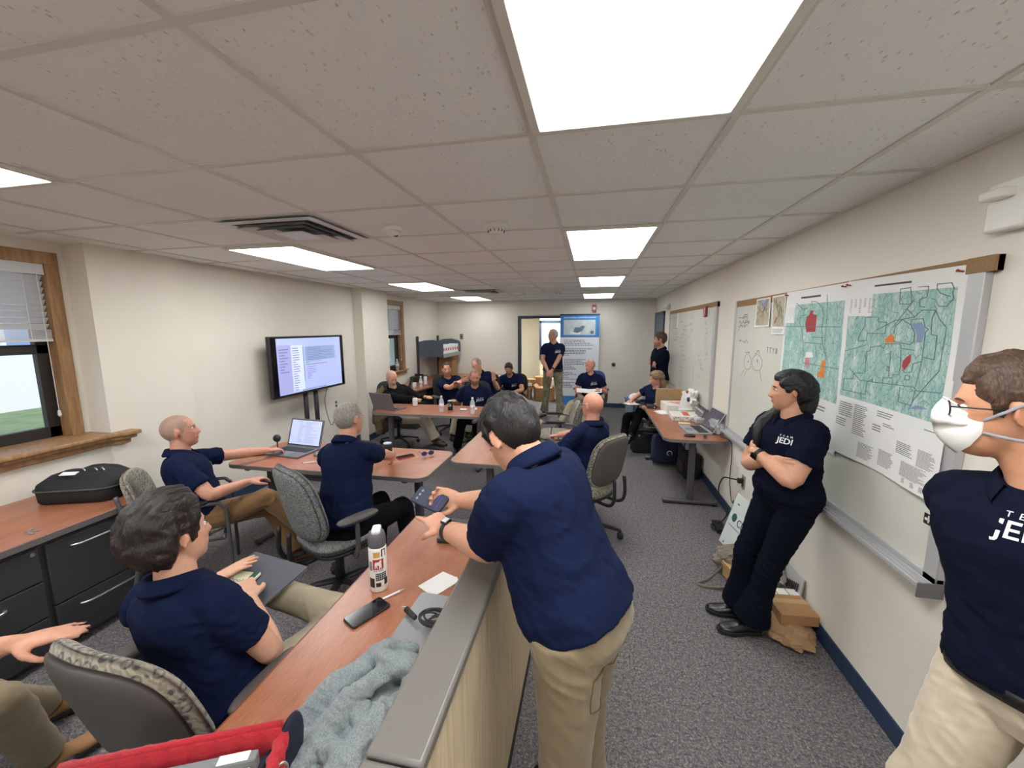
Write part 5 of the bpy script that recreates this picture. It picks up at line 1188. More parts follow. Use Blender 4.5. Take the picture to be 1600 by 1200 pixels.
P8 = person('bald bespectacled man in navy polo leaning behind the bearded man', (-1.80, 6.85, .50), (-1.93, 6.62, 1.05), (.15, -1), (-.15, -.9, -.35),
    ((-1.62, 6.42, .96), (-2.15, 6.36, .88)), ((-1.7, 6.4, .09), (-2.0, 6.4, .09)), g=1.15, elbow=((.4, -.3, -1), (-.4, -.3, -1)), tilt=-.35, head_up=.16,
    hair=dict(HAIR['crop'], front=.2, low=-.04), bald='ring', hairc='grey', glasses='thin', pants=trouser_blk, hold=('spread', 'relaxed'), hd=((.1, -.2, .95), None), hn=((-.3, -.9, 0), (0, 0, -1)), seed=36, skin=(218, 160, 134))
P10 = person('man in navy polo sitting hunched with clasped hands by the doorway', (-1.52, 7.78, .48), (-1.545, 7.42, .93), (.05, -1), (.02, -.75, -.62),
    ((-1.50, 7.18, .60), (-1.56, 7.20, .61)), ((-1.28, 7.3, .09), (-1.80, 7.3, .09)), elbow=((1, .2, -.4), (-1, .2, -.4)),
    hair='crop', hairc='black', pants=trouser_navy, hold=('clasp', 'clasp'), hd=((-.6, -.6, -.3), (.6, -.6, -.3)), hn=((-.6, .2, -.3), (.6, .2, -.3)), glasses='head', seed=39, beard=.35, skin=(204, 150, 122), logo=(.08, .72, .055), watch=0)
P11 = person('grey-haired man in glasses standing before the doorway, hands joined at belt', (-.77, 8.02, .97), (-.76, 8.00, 1.53), (.08, -1), (-.75, -.62, -.08),
    ((-.76, 7.74, 1.0), (-.84, 7.75, .98)), ((-.60, 7.95, .09), (-.95, 8.08, .09), [(.35, -.9, 0), (-.4, -.9, 0)]), elbow=((1, -.1, -.3), (-1, -.1, -.3)), sit=False, s=1.04, g=1.12,
    hair='crop', hairc='grey', glasses='thin', pants=camo, shoe=brownL, hold=('relaxed', 'relaxed'), hd=((-.7, -.3, -.6), (.6, -.3, -.7)), hn=((0, .6, -.5), (0, .6, -.5)), seed=42, belt=True, skin=(206, 152, 126), logo=(.09, .7, .055), watch=0, cuff=.085)
P12 = person('bald man in navy polo seated in front of the banner holding papers', (.0, 7.62, .48), (-.01, 7.48, .985), (-.2, -1), (-.75, -.62, -.12),
    ((.16, 7.22, .72), (-.22, 7.26, .66)), ((-.12, 7.15, .09), (-.55, 7.12, .09)), elbow=((.4, -.3, -1), (-.4, -.3, -1)), knee=((.2, -.6, 1), (-.3, -.6, 1)),
    hair=None, bald=.2, hairc='brown', pants=khakiG, hold=('grip', 'relaxed'), hn=((-.4, 0, -1), (0, 0, -1)), seed=45, skin=(222, 156, 134), logo=(.085, .7, .055))
P14 = person('bearded man in navy polo standing with folded arms by the far whiteboard', (1.16, 7.15, .93), (1.155, 7.13, 1.47), (-.95, -.3), (-.98, .1, -.06),
    ((1.04, 7.28, 1.22), (1.04, 6.98, 1.22)), ((1.14, 7.0, .09), (1.10, 7.25, .09)), elbow=((.4, -.2, -1), (-.4, -.2, -1)), sit=False, shirt=cloth_dark,
    hair='short', hairc='brown', beard=.6, pants=khaki, hd=((-.4, .9, .1), (-.3, -.9, .1)), hn=((.8, .2, 0), (.8, .2, 0)), seed=48, skin=(206, 150, 124), armw=1.1)
P15 = person('woman with long brown hair seated behind the side table, writing on clipboard', (.97, 6.22, .48), (.95, 6.06, .955), (-.9, -.42), (-.92, -.1, -.3),
    ((.66, 5.92, .70), (.60, 6.10, .74)), ((.58, 5.74, .30), (.50, 6.05, .09), [(-.6, -.7, -.3), (-.9, -.3, 0)]), s=.94, fem=True, elbow=((.8, -.1, -.6), (-.8, -.1, -.6)), knee=((-.5, -.3, 1), (-.6, 0, 1)),
    hair='long', hairc='lbrown', pants=trouser_blk, hold=('relaxed', 'grip'), hn=((0, 0, 1), (0, 0, -1)), seed=51, skin=(222, 166, 142), watch=0)

# hair falling over shoulders
def lock(pr, pts, rr, hairc, name='hair_length', asp=.7, n_=9, sd_=1, spread=.03):
    r_ = random.Random(sd_); B = MB(); base = smoothpath([V(p) for p in pts], 6); n = len(base)
    for q in range(n_):
        ox, oy = r_.uniform(-1, 1), r_.uniform(-1, 1); ph = r_.uniform(0, 6); P = []
        for i, p in enumerate(base):
            f = i/(n-1); P.append(p+V((ox, oy, .3*oy))*spread*(.5+.7*math.sin(min(1, f*1.2)*math.pi))*(1-.35*f)+V((math.sin(f*7+ph), math.cos(f*6+ph), 0))*.005)
        R_ = [rr[0]+(rr[1]-rr[0])*i/(n-1) if i < n*.75 else rr[1]*(1-((i/(n-1)-.75)/.25)*.85) for i in range(n)]
        B.tube(P, [(r, r*asp) for r in R_], 10)
    me = fuse(B, .005, 1, .5); Q = co(me); N = nor(me); w_ = vnoise(np.c_[Q[:, 0]*150, Q[:, 1]*150, Q[:, 2]*16])-.5; setco(me, Q+N*(w_*.007)[:, None]); obj(name, me, hair_mats[hairc], pr['o'], smooth=True)
nk = P16['neck']; h_ = P16['hc']; Lf, D_, U_ = P16['L'], P16['D'], P16['U']
back = h_-V((-.97, .25, 0)).normalized()*.06
X2 = V((.97, -.25, 0)).normalized(); Y2 = V((.25, .97, 0)).normalized()
lock(P16, [h_+X2*.05+V((0, 0, .06)), h_+X2*.07+V((0, 0, -.01)), h_+X2*.065+V((0, 0, -.09)), nk+X2*.055+V((0, 0, .03)), nk+X2*.05+Y2*.01+V((0, 0, -.01))], (.034, .026), 'black', spread=.026, n_=12)
lock(P16, [h_+X2*.05+Y2*.02+V((0, 0, -.07)), nk+X2*.02+Y2*.07+V((0, 0, .05)), nk-Lf*.085+D_*.01+U_*.005, nk-Lf*.115+D_*.09-U_*.07, nk-Lf*.10+D_*.135-U_*.16, nk-Lf*.095+D_*.14-U_*.25], (.026, .013), 'black', spread=.022, sd_=4, n_=11)
for s_ in (1, -1):   # fringe strands swept over the temples
    Mh = P16['Mh']; B = MB()
    for q in range(7):
        pts = []
        for f in np.linspace(0, 1, 8):
            x = s_*(.004+.078*f**.8); z = .098-.085*f**1.6-.003*q+.012*q*(1-f)*.3; y = .075*(1-f)**.5-.004*q-.004
            dr = np.array([[x, max(y, .012)+.02*(1-f), z]]); dr = dr/np.linalg.norm(dr); pts.append(Mh @ V(dr[0]*(head_r(dr)[0]+.004+.002*(q % 2))))
        pp = smoothpath(pts, 3); B.tube(pp, [.0055*(1-.75*(i_/len(pp))**2) for i_ in range(len(pp))], 8)
    obj('fringe', B, hair_mats['black'], P16['o'], smooth=True)
nk = P15['neck']; h_ = P15['hc']
lock(P15, [h_+V((.04, .02, .03)), h_+V((.06, .01, -.05)), nk+V((.055, -.02, .02)), nk+V((.05, -.06, -.10)), nk+V((.04, -.07, -.18))], (.034, .018), 'lbrown', spread=.04)
# respirator
Mh = P17['Mh']; B = MB(); rows = []
mask_w = mat('mask_white', (236, 234, 230), .8, bump=.1, bscale=200)
outl = [(-.062, .042, -.022), (-.040, .078, .004), (-.018, .098, .020), (0, .108, .026), (.018, .098, .020), (.040, .078, .004), (.062, .042, -.022), (.060, .044, -.05), (.046, .062, -.085), (.024, .080, -.108), (0, .086, -.113), (-.024, .080, -.108), (-.046, .062, -.085), (-.060, .044, -.05)]
n_ = len(outl); rings = []
for f in (0, .25, .5, .75, 1):
    rings.append([V(p).lerp(V((p[0]*.82, max(p[1]*.6, .060+.066*(1-(p[0]/.064)**2)), -.040+.10*(p[0])**2/.06)), f)+V((0, .010*math.sin(f*math.pi), 0)) for p in outl])
B.loft(rings, cap=True); B.xf(Mh); mk = obj('respirator_mask', B, mask_w, P17['o'], smooth=True); mk.modifiers.new('s', 'SOLIDIFY').thickness = .0015
for (a, c_, d_) in (((.060, .044, -.020), (.082, -.01, .035), (.055, -.11, .075)), ((.060, .044, -.048), (.078, -.01, -.060), (.05, -.09, -.065))):
    for s_ in (1, -1):
        pts = smoothpath([(a[0]*s_, a[1], a[2]), (c_[0]*s_*1.02, c_[1]+.02, (a[2]+c_[2])/2), (c_[0]*s_*1.08, c_[1]-.02, c_[2]), (d_[0]*s_*1.2, d_[1]+.02, (c_[2]+d_[2])/2), (d_[0]*s_, d_[1]-.01, d_[2]), (0, d_[1]-.025, d_[2]+.005)], 5)
        B = MB().tube(pts, [(.0035, .0014)]*len(pts), 8); B.xf(Mh); obj('strap', B, mat('strap_grey', (150, 152, 160), .7), mk, smooth=True)
obj('nose_foam', MB().tube([V(p)+V((0, -.003, .002)) for p in outl[1:6]], .003, 6).xf(Mh), mask_w, mk, smooth=True)
# ---------------------------------------------------------------- television on its stand
scr_m = mat('screen_glow', (168, 180, 232), .3, emit=.09)
tv = thing('television', 'wide television showing a document page, on a black stand by left wall', 'television', (-3.5, 4.42, 1.39), 0)
w2, h2 = .66, .355
obj('bezel', MB().box((-.05, -w2, -h2), (0, w2, h2)), black_pl, tv, bevel=.006)
obj('screen', MB().box((0, -w2+.012, -h2+.02), (.002, w2-.012, h2-.012)), mat('screen_black', (14, 14, 18), .12), tv)
def R2(mb, y0, z0, y1, z1, x=.0035): mb.box((x-.001, y0, z0), (x, y1, z1)); return mb
# y increases to the right of the viewer here
obj('page', R2(MB(), -w2+.09, -h2+.03, w2-.075, h2-.025, .003), scr_m, tv)
obj('side_column', R2(MB(), -w2+.095, -h2+.04, -w2+.30, h2-.10, .0045), mat('screen_lilac', (158, 160, 212), .3, emit=.08), tv)
obj('list_column', R2(MB(), -w2+.31, -h2+.05, -w2+.50, h2-.11, .0045), mat('screen_pale', (196, 206, 246), .3, emit=.10), tv)
obj('highlight_block', R2(MB(), -w2+.54, .045, w2-.20, h2-.13, .0045), mat('screen_blue', (142, 162, 206), .3, emit=.08), tv)
g = MB(); r_ = random.Random(5)
for k in range(19): R2(g, -w2+.325, h2-.14-k*.028, -w2+.325+r_.uniform(.05, .12), h2-.147-k*.028, .006)
for k in range(9): R2(g, -w2+.12, h2-.15-k*.033, -w2+.12+r_.uniform(.07, .15), h2-.157-k*.033, .006)
for k in range(9): R2(g, -w2+.57, h2-.15-k*.021, -w2+.57+r_.uniform(.2, .5), h2-.153-k*.021, .006)
R2(g, -w2+.55, .0, -w2+.95, -.005, .006)
for k in range(7): R2(g, -w2+.56, -.03-k*.024, -w2+.56+r_.uniform(.03, .17), -.034-k*.024, .006)
for k in range(14): R2(g, -.2+k*.032, -h2+.038, -.185+k*.032, -h2+.052, .006)
R2(g, -w2+.505, -.2, -w2+.51, .22, .006)
obj('page_text', g, mat('screen_ink', (84, 92, 140), .4), tv)
obj('green_mark', R2(MB(), -w2+.545, .015, -w2+.60, .035, .006), mat('screen_green', (120, 186, 110), .4, emit=.1), tv)
ts = thing('television_stand', 'black twin pole television stand with a wide base', 'stand', (-3.56, 4.42, 0))
for yy in (-.09, .1): obj('pole', MB().tube([(0, yy, .05), (0, yy, 1.3)], .028, 14), black_pl, ts, smooth=True)
obj('mount', MB().box((-.01, -.25, 1.2), (.02, .25, 1.26)).box((-.01, -.25, 1.5), (.02, .25, 1.54)).box((.0, -.12, 1.15), (.025, -.08, 1.6)).box((.0, .08, 1.15), (.025, .12, 1.6)), black_pl, ts, bevel=.004)
obj('base', MB().box((-.1, -.42, .03), (.5, -.34, .08)).box((-.1, .34, .03), (.5, .42, .08)).box((-.06, -.4, .03), (.06, .4, .09)), black_pl, ts, bevel=.008)
def cord(name, label, pts, r=.004, m_=None, cat='cable', parts=()):
    pts = smoothpath([V(p) for p in pts], 8); o = obj(name, MB().tube([p-pts[0] for p in pts], r, 8), m_ or mat('cord_black', (28, 28, 30), .6), smooth=True); o.location = pts[0]; tag(o, label, cat)
    for nm, a, b_ in parts: obj(nm, MB().box(a, b_), mat('cord_black', 0), o, bevel=.004).location = -pts[0]
    return o
cord('wall_cable', 'thin dark cord hanging from the television down to the outlet', [(-3.55, 4.75, 1.05), (-3.66, 4.82, .8), (-3.68, 4.95, .45), (-3.70, 5.12, .62), (-3.715, 5.15, .70)], .004)
cord('floor_cable', 'black cable looping over carpet under the left table', [(-1.95, 3.0, .70), (-1.93, 3.1, .25), (-1.9, 3.2, .012), (-1.6, 3.42, .012), (-1.9, 3.6, .012), (-2.3, 3.4, .012), (-2.0, 3.15, .014)], .005)
cord('floor_cable', 'black cable hanging down at the left end of the laptop table', [(-2.55, 3.28, .72), (-2.54, 3.32, .5), (-2.5, 3.36, .2), (-2.45, 3.4, .012), (-2.2, 3.3, .012), (-2.3, 3.1, .012), (-2.6, 3.05, .012)], .004)
# ---------------------------------------------------------------- laptops
def laptop(label, loc, rz, w, d, ang, body, screen=None, key=None, lidh=None, name='laptop', extra=True):
    t = thing(name, label, 'laptop', loc, rz); bm = body
    obj('base', MB().prism(rrect(-w/2, -d/2, w/2, d/2, .012, 3), 0, .014), bm, t, bevel=.002)
    obj('keyboard', MB().box((-w*.42, -d*.02, .014), (w*.42, d*.40, .0155)), key or black_pl, t)
    g = MB()
    for j in range(5):
        for i in range(14): g.box((-w*.41+i*w*.0588, d*.0+j*d*.078, .0155), (-w*.41+i*w*.0588+w*.05, d*.0+j*d*.078+d*.062, .0172))
    k_ = obj('keys', g, mat('key_dark', (52, 52, 56), .5), t); k_['kind'] = 'stuff'
    obj('trackpad', MB().box((-w*.14, -d*.42, .014), (w*.14, -d*.08, .0146)), mat('trackpad_grey', (128, 130, 134), .35), t)
    lh = lidh or d; L_ = Matrix.Translation((0, d/2, .012)) @ Matrix.Rotation(math.radians(ang), 4, 'X')
    l_ = obj('lid', MB().prism(rrect(-w/2, 0, w/2, lh, .012, 3), -.004, .004).xf(L_ @ Matrix.Rotation(0, 4, 'X')), bm, t, bevel=.0015)
    # screen on the sitter's side: local -y after standing up
    sgn = 1
    obj('display', MB().box((-w*.475, lh*.05, .0042), (w*.475, lh*.96, .005)).xf(L_), mat('screen_black', 0), l_)
    if screen: obj('picture', MB().box((-w*.455, lh*.08, .0052), (w*.455, lh*.94, .0056)).xf(L_), screen, l_)
    if screen and extra:
        g = MB(); r_ = random.Random(8)
        for k in range(16):
            y = lh*(.88-k*.048); g.box((-w*.22, y, .0058), (-w*.22+r_.uniform(.03, .09), y+.002, .006)); g.box((-w*.02, y, .0058), (-w*.02+r_.uniform(.04, w*.4), y+.002, .006))
        obj('page_text', g.xf(L_), mat('screen_ink', 0), l_)
    return t
silverL = mat('laptop_silver', (178, 182, 186), .35, metal=.6); greyL = mat('laptop_grey', (120, 118, 122), .4, metal=.4)
laptop('open laptop with lit document screen on the left table', (-2.61, 2.95, .736), math.radians(-6), .38, .26, 72, greyL, mat('laptop_screen_lit', (180, 190, 228), .25, emit=.08))
laptop('grey laptop on the far table, lid back toward the viewer', (-2.70, 4.90, .736), math.radians(168), .36, .25, 70, mat('laptop_taupe', (126, 118, 120), .4, metal=.3), None)
laptop('silver laptop open on side table by the right wall, dark screen', (1.10, 4.42, .736), math.radians(-86), .36, .24, 62, silverL, mat('laptop_screen_dim', (92, 84, 96), .2))
laptop('open laptop on the corner desk behind the gesturing man', tuple(atx(681, 603, -3.05)[:2])+(.731,), math.radians(-60), .36, .24, 66, greyL, mat('laptop_screen_dim', 0))
laptop('small dark laptop at the near end of the corner desk, left of white cup', (-3.42, 6.72, .731), math.radians(-75), .30, .2, 68, black_pl, None)
# closed laptops
t = thing('closed_laptop', 'closed silver laptop on near desk with a cable bundle on it', 'laptop', (-.54, 1.19, .735), math.radians(-2))
obj('base', MB().prism(rrect(-.13, -.19, .12, .19, .012, 3), 0, .012), silverL, t, bevel=.002); obj('lid', MB().prism(rrect(-.13, -.19, .12, .19, .012, 3), .013, .021), silverL, t, bevel=.002)
obj('port', MB().box((-.08, -.1915, .004), (-.05, -.189, .009)).box((-.03, -.1915, .004), (-.005, -.189, .009)).box((.02, -.1915, .004), (.04, -.189, .009)), black_pl, t)
t = thing('closed_laptop', 'black laptop at the far end of near desk, behind the phone reader arms', 'laptop', (-.60, 1.90, .735), math.radians(4))
obj('base', MB().prism(rrect(-.17, -.11, .15, .11, .012, 3), 0, .014), black_pl, t, bevel=.002); obj('lid', MB().prism(rrect(-.17, -.11, .15, .11, .012, 3), .015, .026), mat('dark_slate', (60, 62, 68), .3), t, bevel=.003)
# ---------------------------------------------------------------- small things on tables
def phone(label, loc, rz, col=black_pl, L=.15, w=.072, tilt=None, glow=None):
    t = thing('smartphone', label, 'phone', loc, rz)
    if tilt: t.rotation_euler = tilt
    obj('body', MB().prism(rrect(-w/2, -L/2, w/2, L/2, .012, 4), 0, .009), col, t, bevel=.002)
    obj('screen', MB().prism(rrect(-w/2+.003, -L/2+.003, w/2-.003, L/2-.003, .01, 4), .009, .0096), glow or mat('screen_black', 0), t)
    return t
phone('black phone lying left of the open laptop', (-2.86, 2.83, .736), math.radians(-60))
phone('phone in a red case on the left table', (-1.55, 3.02, .736), math.radians(-42), mat('red_case', (176, 44, 54), .5))
phone('phone with a reflective screen on near desk, pencil beside it', (-.83, 1.25, .736), math.radians(-28), L=.16, w=.08)
P4h = P4['wr'][1]
ph_d = V((-.62, .42, .30)).normalized()
t = thing('smartphone', 'phone in dark blue case held by the leaning man', 'phone', (0, 0, 0)); pc = V((-.665, 1.50, 1.105))
X_ = V((-.80, .30, .10)).normalized(); Z_ = V((.25, -.62, .74)); Z_ = (Z_-X_*Z_.dot(X_)).normalized(); Y_ = Z_.cross(X_)
t.matrix_world = Matrix(((Y_[0], X_[0], Z_[0], pc[0]), (Y_[1], X_[1], Z_[1], pc[1]), (Y_[2], X_[2], Z_[2], pc[2]), (0, 0, 0, 1)))
t.matrix_world = Matrix(((-Y_[0], X_[0], Z_[0], pc[0]), (-Y_[1], X_[1], Z_[1], pc[1]), (-Y_[2], X_[2], Z_[2], pc[2]), (0, 0, 0, 1))) if Y_.cross(X_).dot(Z_) < 0 else t.matrix_world
obj('case', MB().prism(rrect(-.042, -.082, .042, .082, .014, 4), -.006, .006), mat('navy_case', (30, 42, 70), .5), t, bevel=.003)
obj('screen', MB().prism(rrect(-.037, -.077, .037, .077, .01, 4), .006, .0066), mat('phone_lit', (66, 70, 84), .15, emit=.05), t)
g = MB()
for k in range(3): g.box((-.03, -.06+k*.016, .0066), (.03, -.05+k*.016, .0072))
obj('keypad_row', g, mat('phone_purple', (86, 80, 130), .3), t)
for q in ((-.02, .055), (0, .055), (.02, .055)): obj('icon', MB().lathe([(.001, .0066), (.006, .0066), (.006, .0074), (.001, .0074)], 10, (q[0], q[1], 0)), mat('phone_icon', (150, 152, 160), .3), t)
def bottle_water(label, loc, s=1):
    t = thing('water_bottle', label, 'bottle', loc, 0, 'clear plastic water bottles'); cl = mat('clear_plastic', (236, 240, 244), .08, alpha=.38, spec=.8)
    obj('body', MB().lathe([(.001, 0), (.030, .001), (.032, .01), (.030, .03), (.032, .05), (.0305, .075), (.032, .09), (.032, .13), (.030, .15), (.018, .18), (.0125, .19), (.0125, .2)], 18), cl, t, smooth=True)
    obj('label', MB().lathe([(.0325, .065), (.0325, .115)], 18), mat('bottle_label', (224, 220, 224), .6), t, smooth=True)
    obj('cap', MB().lathe([(.001, .215), (.0138, .215), (.0142, .198), (.0135, .197)], 14), mat('cap_white', (230, 232, 234), .5), t, smooth=True); return t
bottle_water('clear water bottle on the far table left of the black can', (-1.93, 4.83, .736))
bottle_water('clear water bottle on the far table in front of the bearded man', (-1.49, 4.79, .736))
bottle_water('clear water bottle on the far window sill', (-3.74, 7.12, 1.021))
bottle_water('clear water bottle on the corner desk beside white cup', (-3.14, 6.86, .731))
def can(name, label, cat, loc, r, h, side, top, extra=None):
    t = thing(name, label, cat, loc); obj('body', MB().lathe([(.001, 0), (r*.92, .001), (r, .01), (r, h-.012), (r*.9, h)], 20), side, t, smooth=True); obj('lid', MB().lathe([(r*.9, h-.004), (r*.93, h+.004), (r*.6, h+.008), (.001, h+.008)], 20), top, t, smooth=True)
    return t
whiteP = mat('white_plastic', (232, 233, 234), .45)
t = can('drink_can', 'black can with white letters on the far table, right of a bottle', 'can', (-1.86, 4.97, .736), .035, .125, mat('can_black', (26, 27, 32), .35), mat('can_lid_green', (190, 206, 190), .4))
text('lettering', 'Oi', .05, Matrix.Translation((0, -.0355, .07)) @ Matrix.Rotation(math.pi/2, 4, 'X'), whiteP, t, .0006)
can('travel_mug', 'dark travel mug with pale blue lid beside grey-haired man', 'mug', (-1.70, 3.0, .736), .037, .12, mat('mug_dark', (40, 42, 46), .4), mat('lid_pale_blue', (190, 206, 220), .4))
can('paper_cup', 'white paper cup on the far table behind the grey laptop', 'cup', (-2.46, 5.16, .736), .036, .105, whiteP, whiteP)
can('paper_cup', 'white cup at the near end of corner desk', 'cup', (-3.26, 6.82, .731), .045, .09, whiteP, whiteP)
can('tumbler', 'tall white tumbler on the corner desk in front of laptop', 'tumbler', (-3.22, 7.25, .731), .035, .16, whiteP, mat('lid_grey', (150, 152, 156), .5))
can('slim_can', 'white and tan can on the centre table beside the leaning man head', 'can', (-.69, 4.55, .736), .03, .17, mat('can_cream', (214, 208, 190), .4), whiteP)
t = thing('earbud_case', 'small white rectangular case on far table between the bottles', 'case', (-1.68, 4.98, .736)); obj('body', MB().prism(rrect(-.05, -.03, .05, .03, .02), 0, .018), whiteP, t, bevel=.006); obj('seam', MB().prism(rrect(-.0505, -.0305, .0505, .0305, .02), .009, .0105), greyL, t)
t = thing('crumpled_napkin', 'crumpled white napkin on far table behind right bottle', 'napkin', (-1.54, 5.0, .736)); g = MB(); g.ell((0, 0, .015), (.055, .035, .018), nu=18, nv=10); P_ = np.array(g.v); P_ += (vnoise(P_*60)-.5)[:, None]*.02; g.v = [tuple(p) for p in P_]; obj('napkin_paper', g, paper, t, smooth=False)
t = thing('webcam', 'round black webcam puck under the reaching hand on the left table', 'webcam', (-2.82, 3.02, .736)); obj('head', MB().ell((0, 0, .10), (.035, .03, .035)), black_pl, t, smooth=True); obj('stand', MB().lathe([(.03, 0), (.03, .006), (.006, .01), (.006, .08)], 14), black_pl, t, smooth=True)
t = thing('computer_mouse', 'grey mouse right of open laptop on the left table', 'mouse', (-2.34, 2.93, .736), math.radians(30)); obj('shell', MB().ell((0, 0, .008), (.03, .052, .022)), greyL, t, smooth=True); obj('wheel', MB().cbox((0, .028, .027), (.006, .014, .006)), black_pl, t, bevel=.002)
t = thing('pocket_notebook', 'dark notebook under the arm of grey-haired man', 'notebook', (-2.14, 2.86, .736), math.radians(15)); obj('cover', MB().box((-.07, -.05, 0), (.07, .05, .014)), mat('notebook_brown', (72, 52, 50), .6), t, bevel=.002); obj('pages', MB().box((-.068, -.051, .002), (.071, .048, .012)), paper, t)
t = thing('ballpoint_pen', 'white pen on the left table in front of notebook', 'pen', (-2.25, 2.74, .741), math.radians(-60)); obj('barrel', MB().tube([(0, -.06, 0), (0, .06, 0)], .004, 8), whiteP, t, smooth=True); obj('tip', MB().tube([(0, -.06, 0), (0, -.072, 0)], [.003, .001], 8), black_pl, t)
t = thing('sunglasses', 'blue tinted sunglasses on right end of the left table', 'sunglasses', (-1.37, 3.08, .74), math.radians(40)); g = MB()
for s_ in (1, -1): g.tube([V((s_*.03, 0, .022))+V((math.cos(a)*.024, 0, math.sin(a)*.018)) for a in np.linspace(0, 6.283, 18)], .002, 6); g.tube([(s_*.054, 0, .028), (s_*.056, .05, .03), (s_*.05, .12, .006)], .002, 6)
g.tube([(-.008, 0, .026), (.008, 0, .026)], .002, 6); obj('frame', g, black_pl, t, smooth=True)
g = MB(); [g.ell((s_*.03, 0, .022), (.022, .002, .016)) for s_ in (1, -1)]; obj('lens', g, mat('blue_lens', (48, 62, 140), .1), t, smooth=True)
t = thing('phone_stand', 'small dark phone dock on the centre table corner', 'stand', (-1.02, 3.78, .736)); obj('base', MB().box((-.06, -.03, 0), (.06, .03, .012)), black_pl, t, bevel=.003); obj('back', MB().box((-.035, .0, .012), (.035, .008, .13)).xf(Matrix.Rotation(math.radians(-12), 4, 'X')), mat('dock_blue', (70, 80, 120), .4), t, bevel=.003)
# ---------------------------------------------------------------- near desk
tm = thing('insulated_tumbler', 'white sticker-covered tumbler with grey flip lid on near desk', 'tumbler', (-.865, 1.40, .735))
obj('body', MB().lathe([(.001, 0), (.034, .001), (.0365, .008), (.0365, .19), (.034, .197)], 32), mat('tumbler_white', (232, 230, 224), .4), tm, smooth=True)
obj('collar', MB().lathe([(.0345, .196), (.035, .20), (.036, .21), (.0355, .235), (.031, .255), (.02, .262), (.001, .263)], 32), mat('tumbler_lid_grey', (92, 92, 98), .5), tm, smooth=True)
obj('flip_top', MB().prism(rrect(-.018, -.03, .018, .034, .012), .255, .272), mat('lid_mint', (222, 226, 218), .45), tm, bevel=.005).rotation_euler = (0, 0, .4)
def patch(mb, P, r, a0, off=0):   # polygon (u metres, z) wrapped on the cylinder
    k = len(mb.v); n_ = 10
    mb.prism([(a, z) for a, z in P], 0, .0004+off); 
    for i in range(k, len(mb.v)): u, z, t_ = mb.v[i]; an_ = a0+u/r; mb.v[i] = ((r+t_)*math.cos(an_), (r+t_)*math.sin(an_), z)
def strip(mb, u0, u1, z0, z1, r, a0, off=0, n=8):
    for i in range(n): a, b_ = u0+(u1-u0)*i/n, u0+(u1-u0)*(i+1)/n; patch(mb, [(a, z0), (b_, z0), (b_, z1), (a, z1)], r, a0, off)
A0 = math.radians(-58); r0_ = .0367
g = MB(); strip(g, -.022, .022, .105, .150, r0_, A0); obj('red_sticker', g, mat('sticker_red', (180, 42, 44), .5), tm)
g = MB()
for P_ in ([(-.014, .110), (-.011, .110), (-.009, .124), (-.006, .126), (-.004, .138), (-.010, .140), (-.014, .132)], [(-.006, .126), (.004, .122), (.006, .132), (.002, .140), (-.004, .138)], [(-.006, .110), (-.003, .110), (-.004, .126), (-.008, .126)], [(.002, .108), (.006, .108), (.009, .126), (.004, .128)], [(.010, .110), (.013, .110), (.013, .128), (.006, .132), (.004, .126)], [(.004, .128), (.012, .130), (.014, .142), (.011, .148), (.007, .144), (.003, .138)]):
    patch(g, P_, r0_, A0, .0006)
obj('dog_emblem', g, whiteP, tm)
g = MB(); strip(g, -.012, .032, .056, .088, r0_, A0); obj('black_badge', g, mat('sticker_black', 0), tm)
g = MB()
for j in range(3):
    for i in range(5): strip(g, -.009+i*.008, -.004+i*.008, .061+j*.009, .067+j*.009, r0_, A0, .0006, 2)
obj('badge_letters', g, mat('badge_silver', (170, 176, 176), .5), tm)
g = MB(); strip(g, -.045, -.018, .025, .066, r0_, A0); strip(g, -.012, .008, .028, .046, r0_, A0); strip(g, .022, .04, .03, .06, r0_, A0); obj('dark_sticker', g, mat('sticker_ink', (38, 38, 44), .5), tm)
g = MB(); strip(g, -.018, .008, .158, .182, r0_, A0); obj('orange_sticker', g, mat('sticker_orange', (204, 160, 88), .6), tm)
g = MB(); strip(g, .014, .019, .158, .19, r0_, A0); strip(g, .014, .034, .186, .191, r0_, A0, 0); strip(g, .03, .034, .158, .19, r0_, A0); obj('outline_sticker', g, mat('sticker_ink', 0), tm)
g = MB(); strip(g, -.042, -.026, .10, .14, r0_, A0); obj('grey_sticker', g, mat('sticker_grey', (128, 132, 128), .6), tm)
for i, ch in enumerate('BIG DOGS'):
    if ch == ' ': continue
    a_ = A0+(-.0175+i*.005)/r0_; Mx = Matrix.Rotation(a_, 4, 'Z') @ Matrix.Translation((r0_+.0002, 0, .0985)) @ Matrix.Rotation(math.pi/2, 4, 'Z') @ Matrix.Rotation(math.pi/2, 4, 'X')
    text('lettering', ch, .0085, Mx, mat('sticker_ink', 0), tm, .0003)
t = thing('pencil', 'white pencil on near desk touching the phone', 'pencil', (-.80, 1.345, .741), math.radians(-38)); obj('barrel', MB().tube([(0, -.07, 0), (0, .055, 0)], .004, 6), whiteP, t); obj('tip', MB().tube([(0, .055, 0), (0, .075, 0)], [.004, .001], 6), mat('pencil_tip', (196, 190, 176), .5), t)
t = thing('paper_slip', 'folded white paper slip on near desk above the silver laptop', 'paper', (-.625, 1.475, .736), math.radians(-28)); obj('sheet', MB().prism([(-.055, -.07), (.05, -.075), (.06, .06), (.03, .075), (-.05, .065)], 0, .0015), paper, t); obj('fold', MB().prism([(.03, .075), (.06, .06), (.058, -.02)], .0016, .006), paper, t)
t = thing('cable_bundle', 'coiled black adapter cable on closed silver laptop', 'cable', (-.56, 1.22, .758)); g = MB(); r_ = random.Random(2); P_ = []
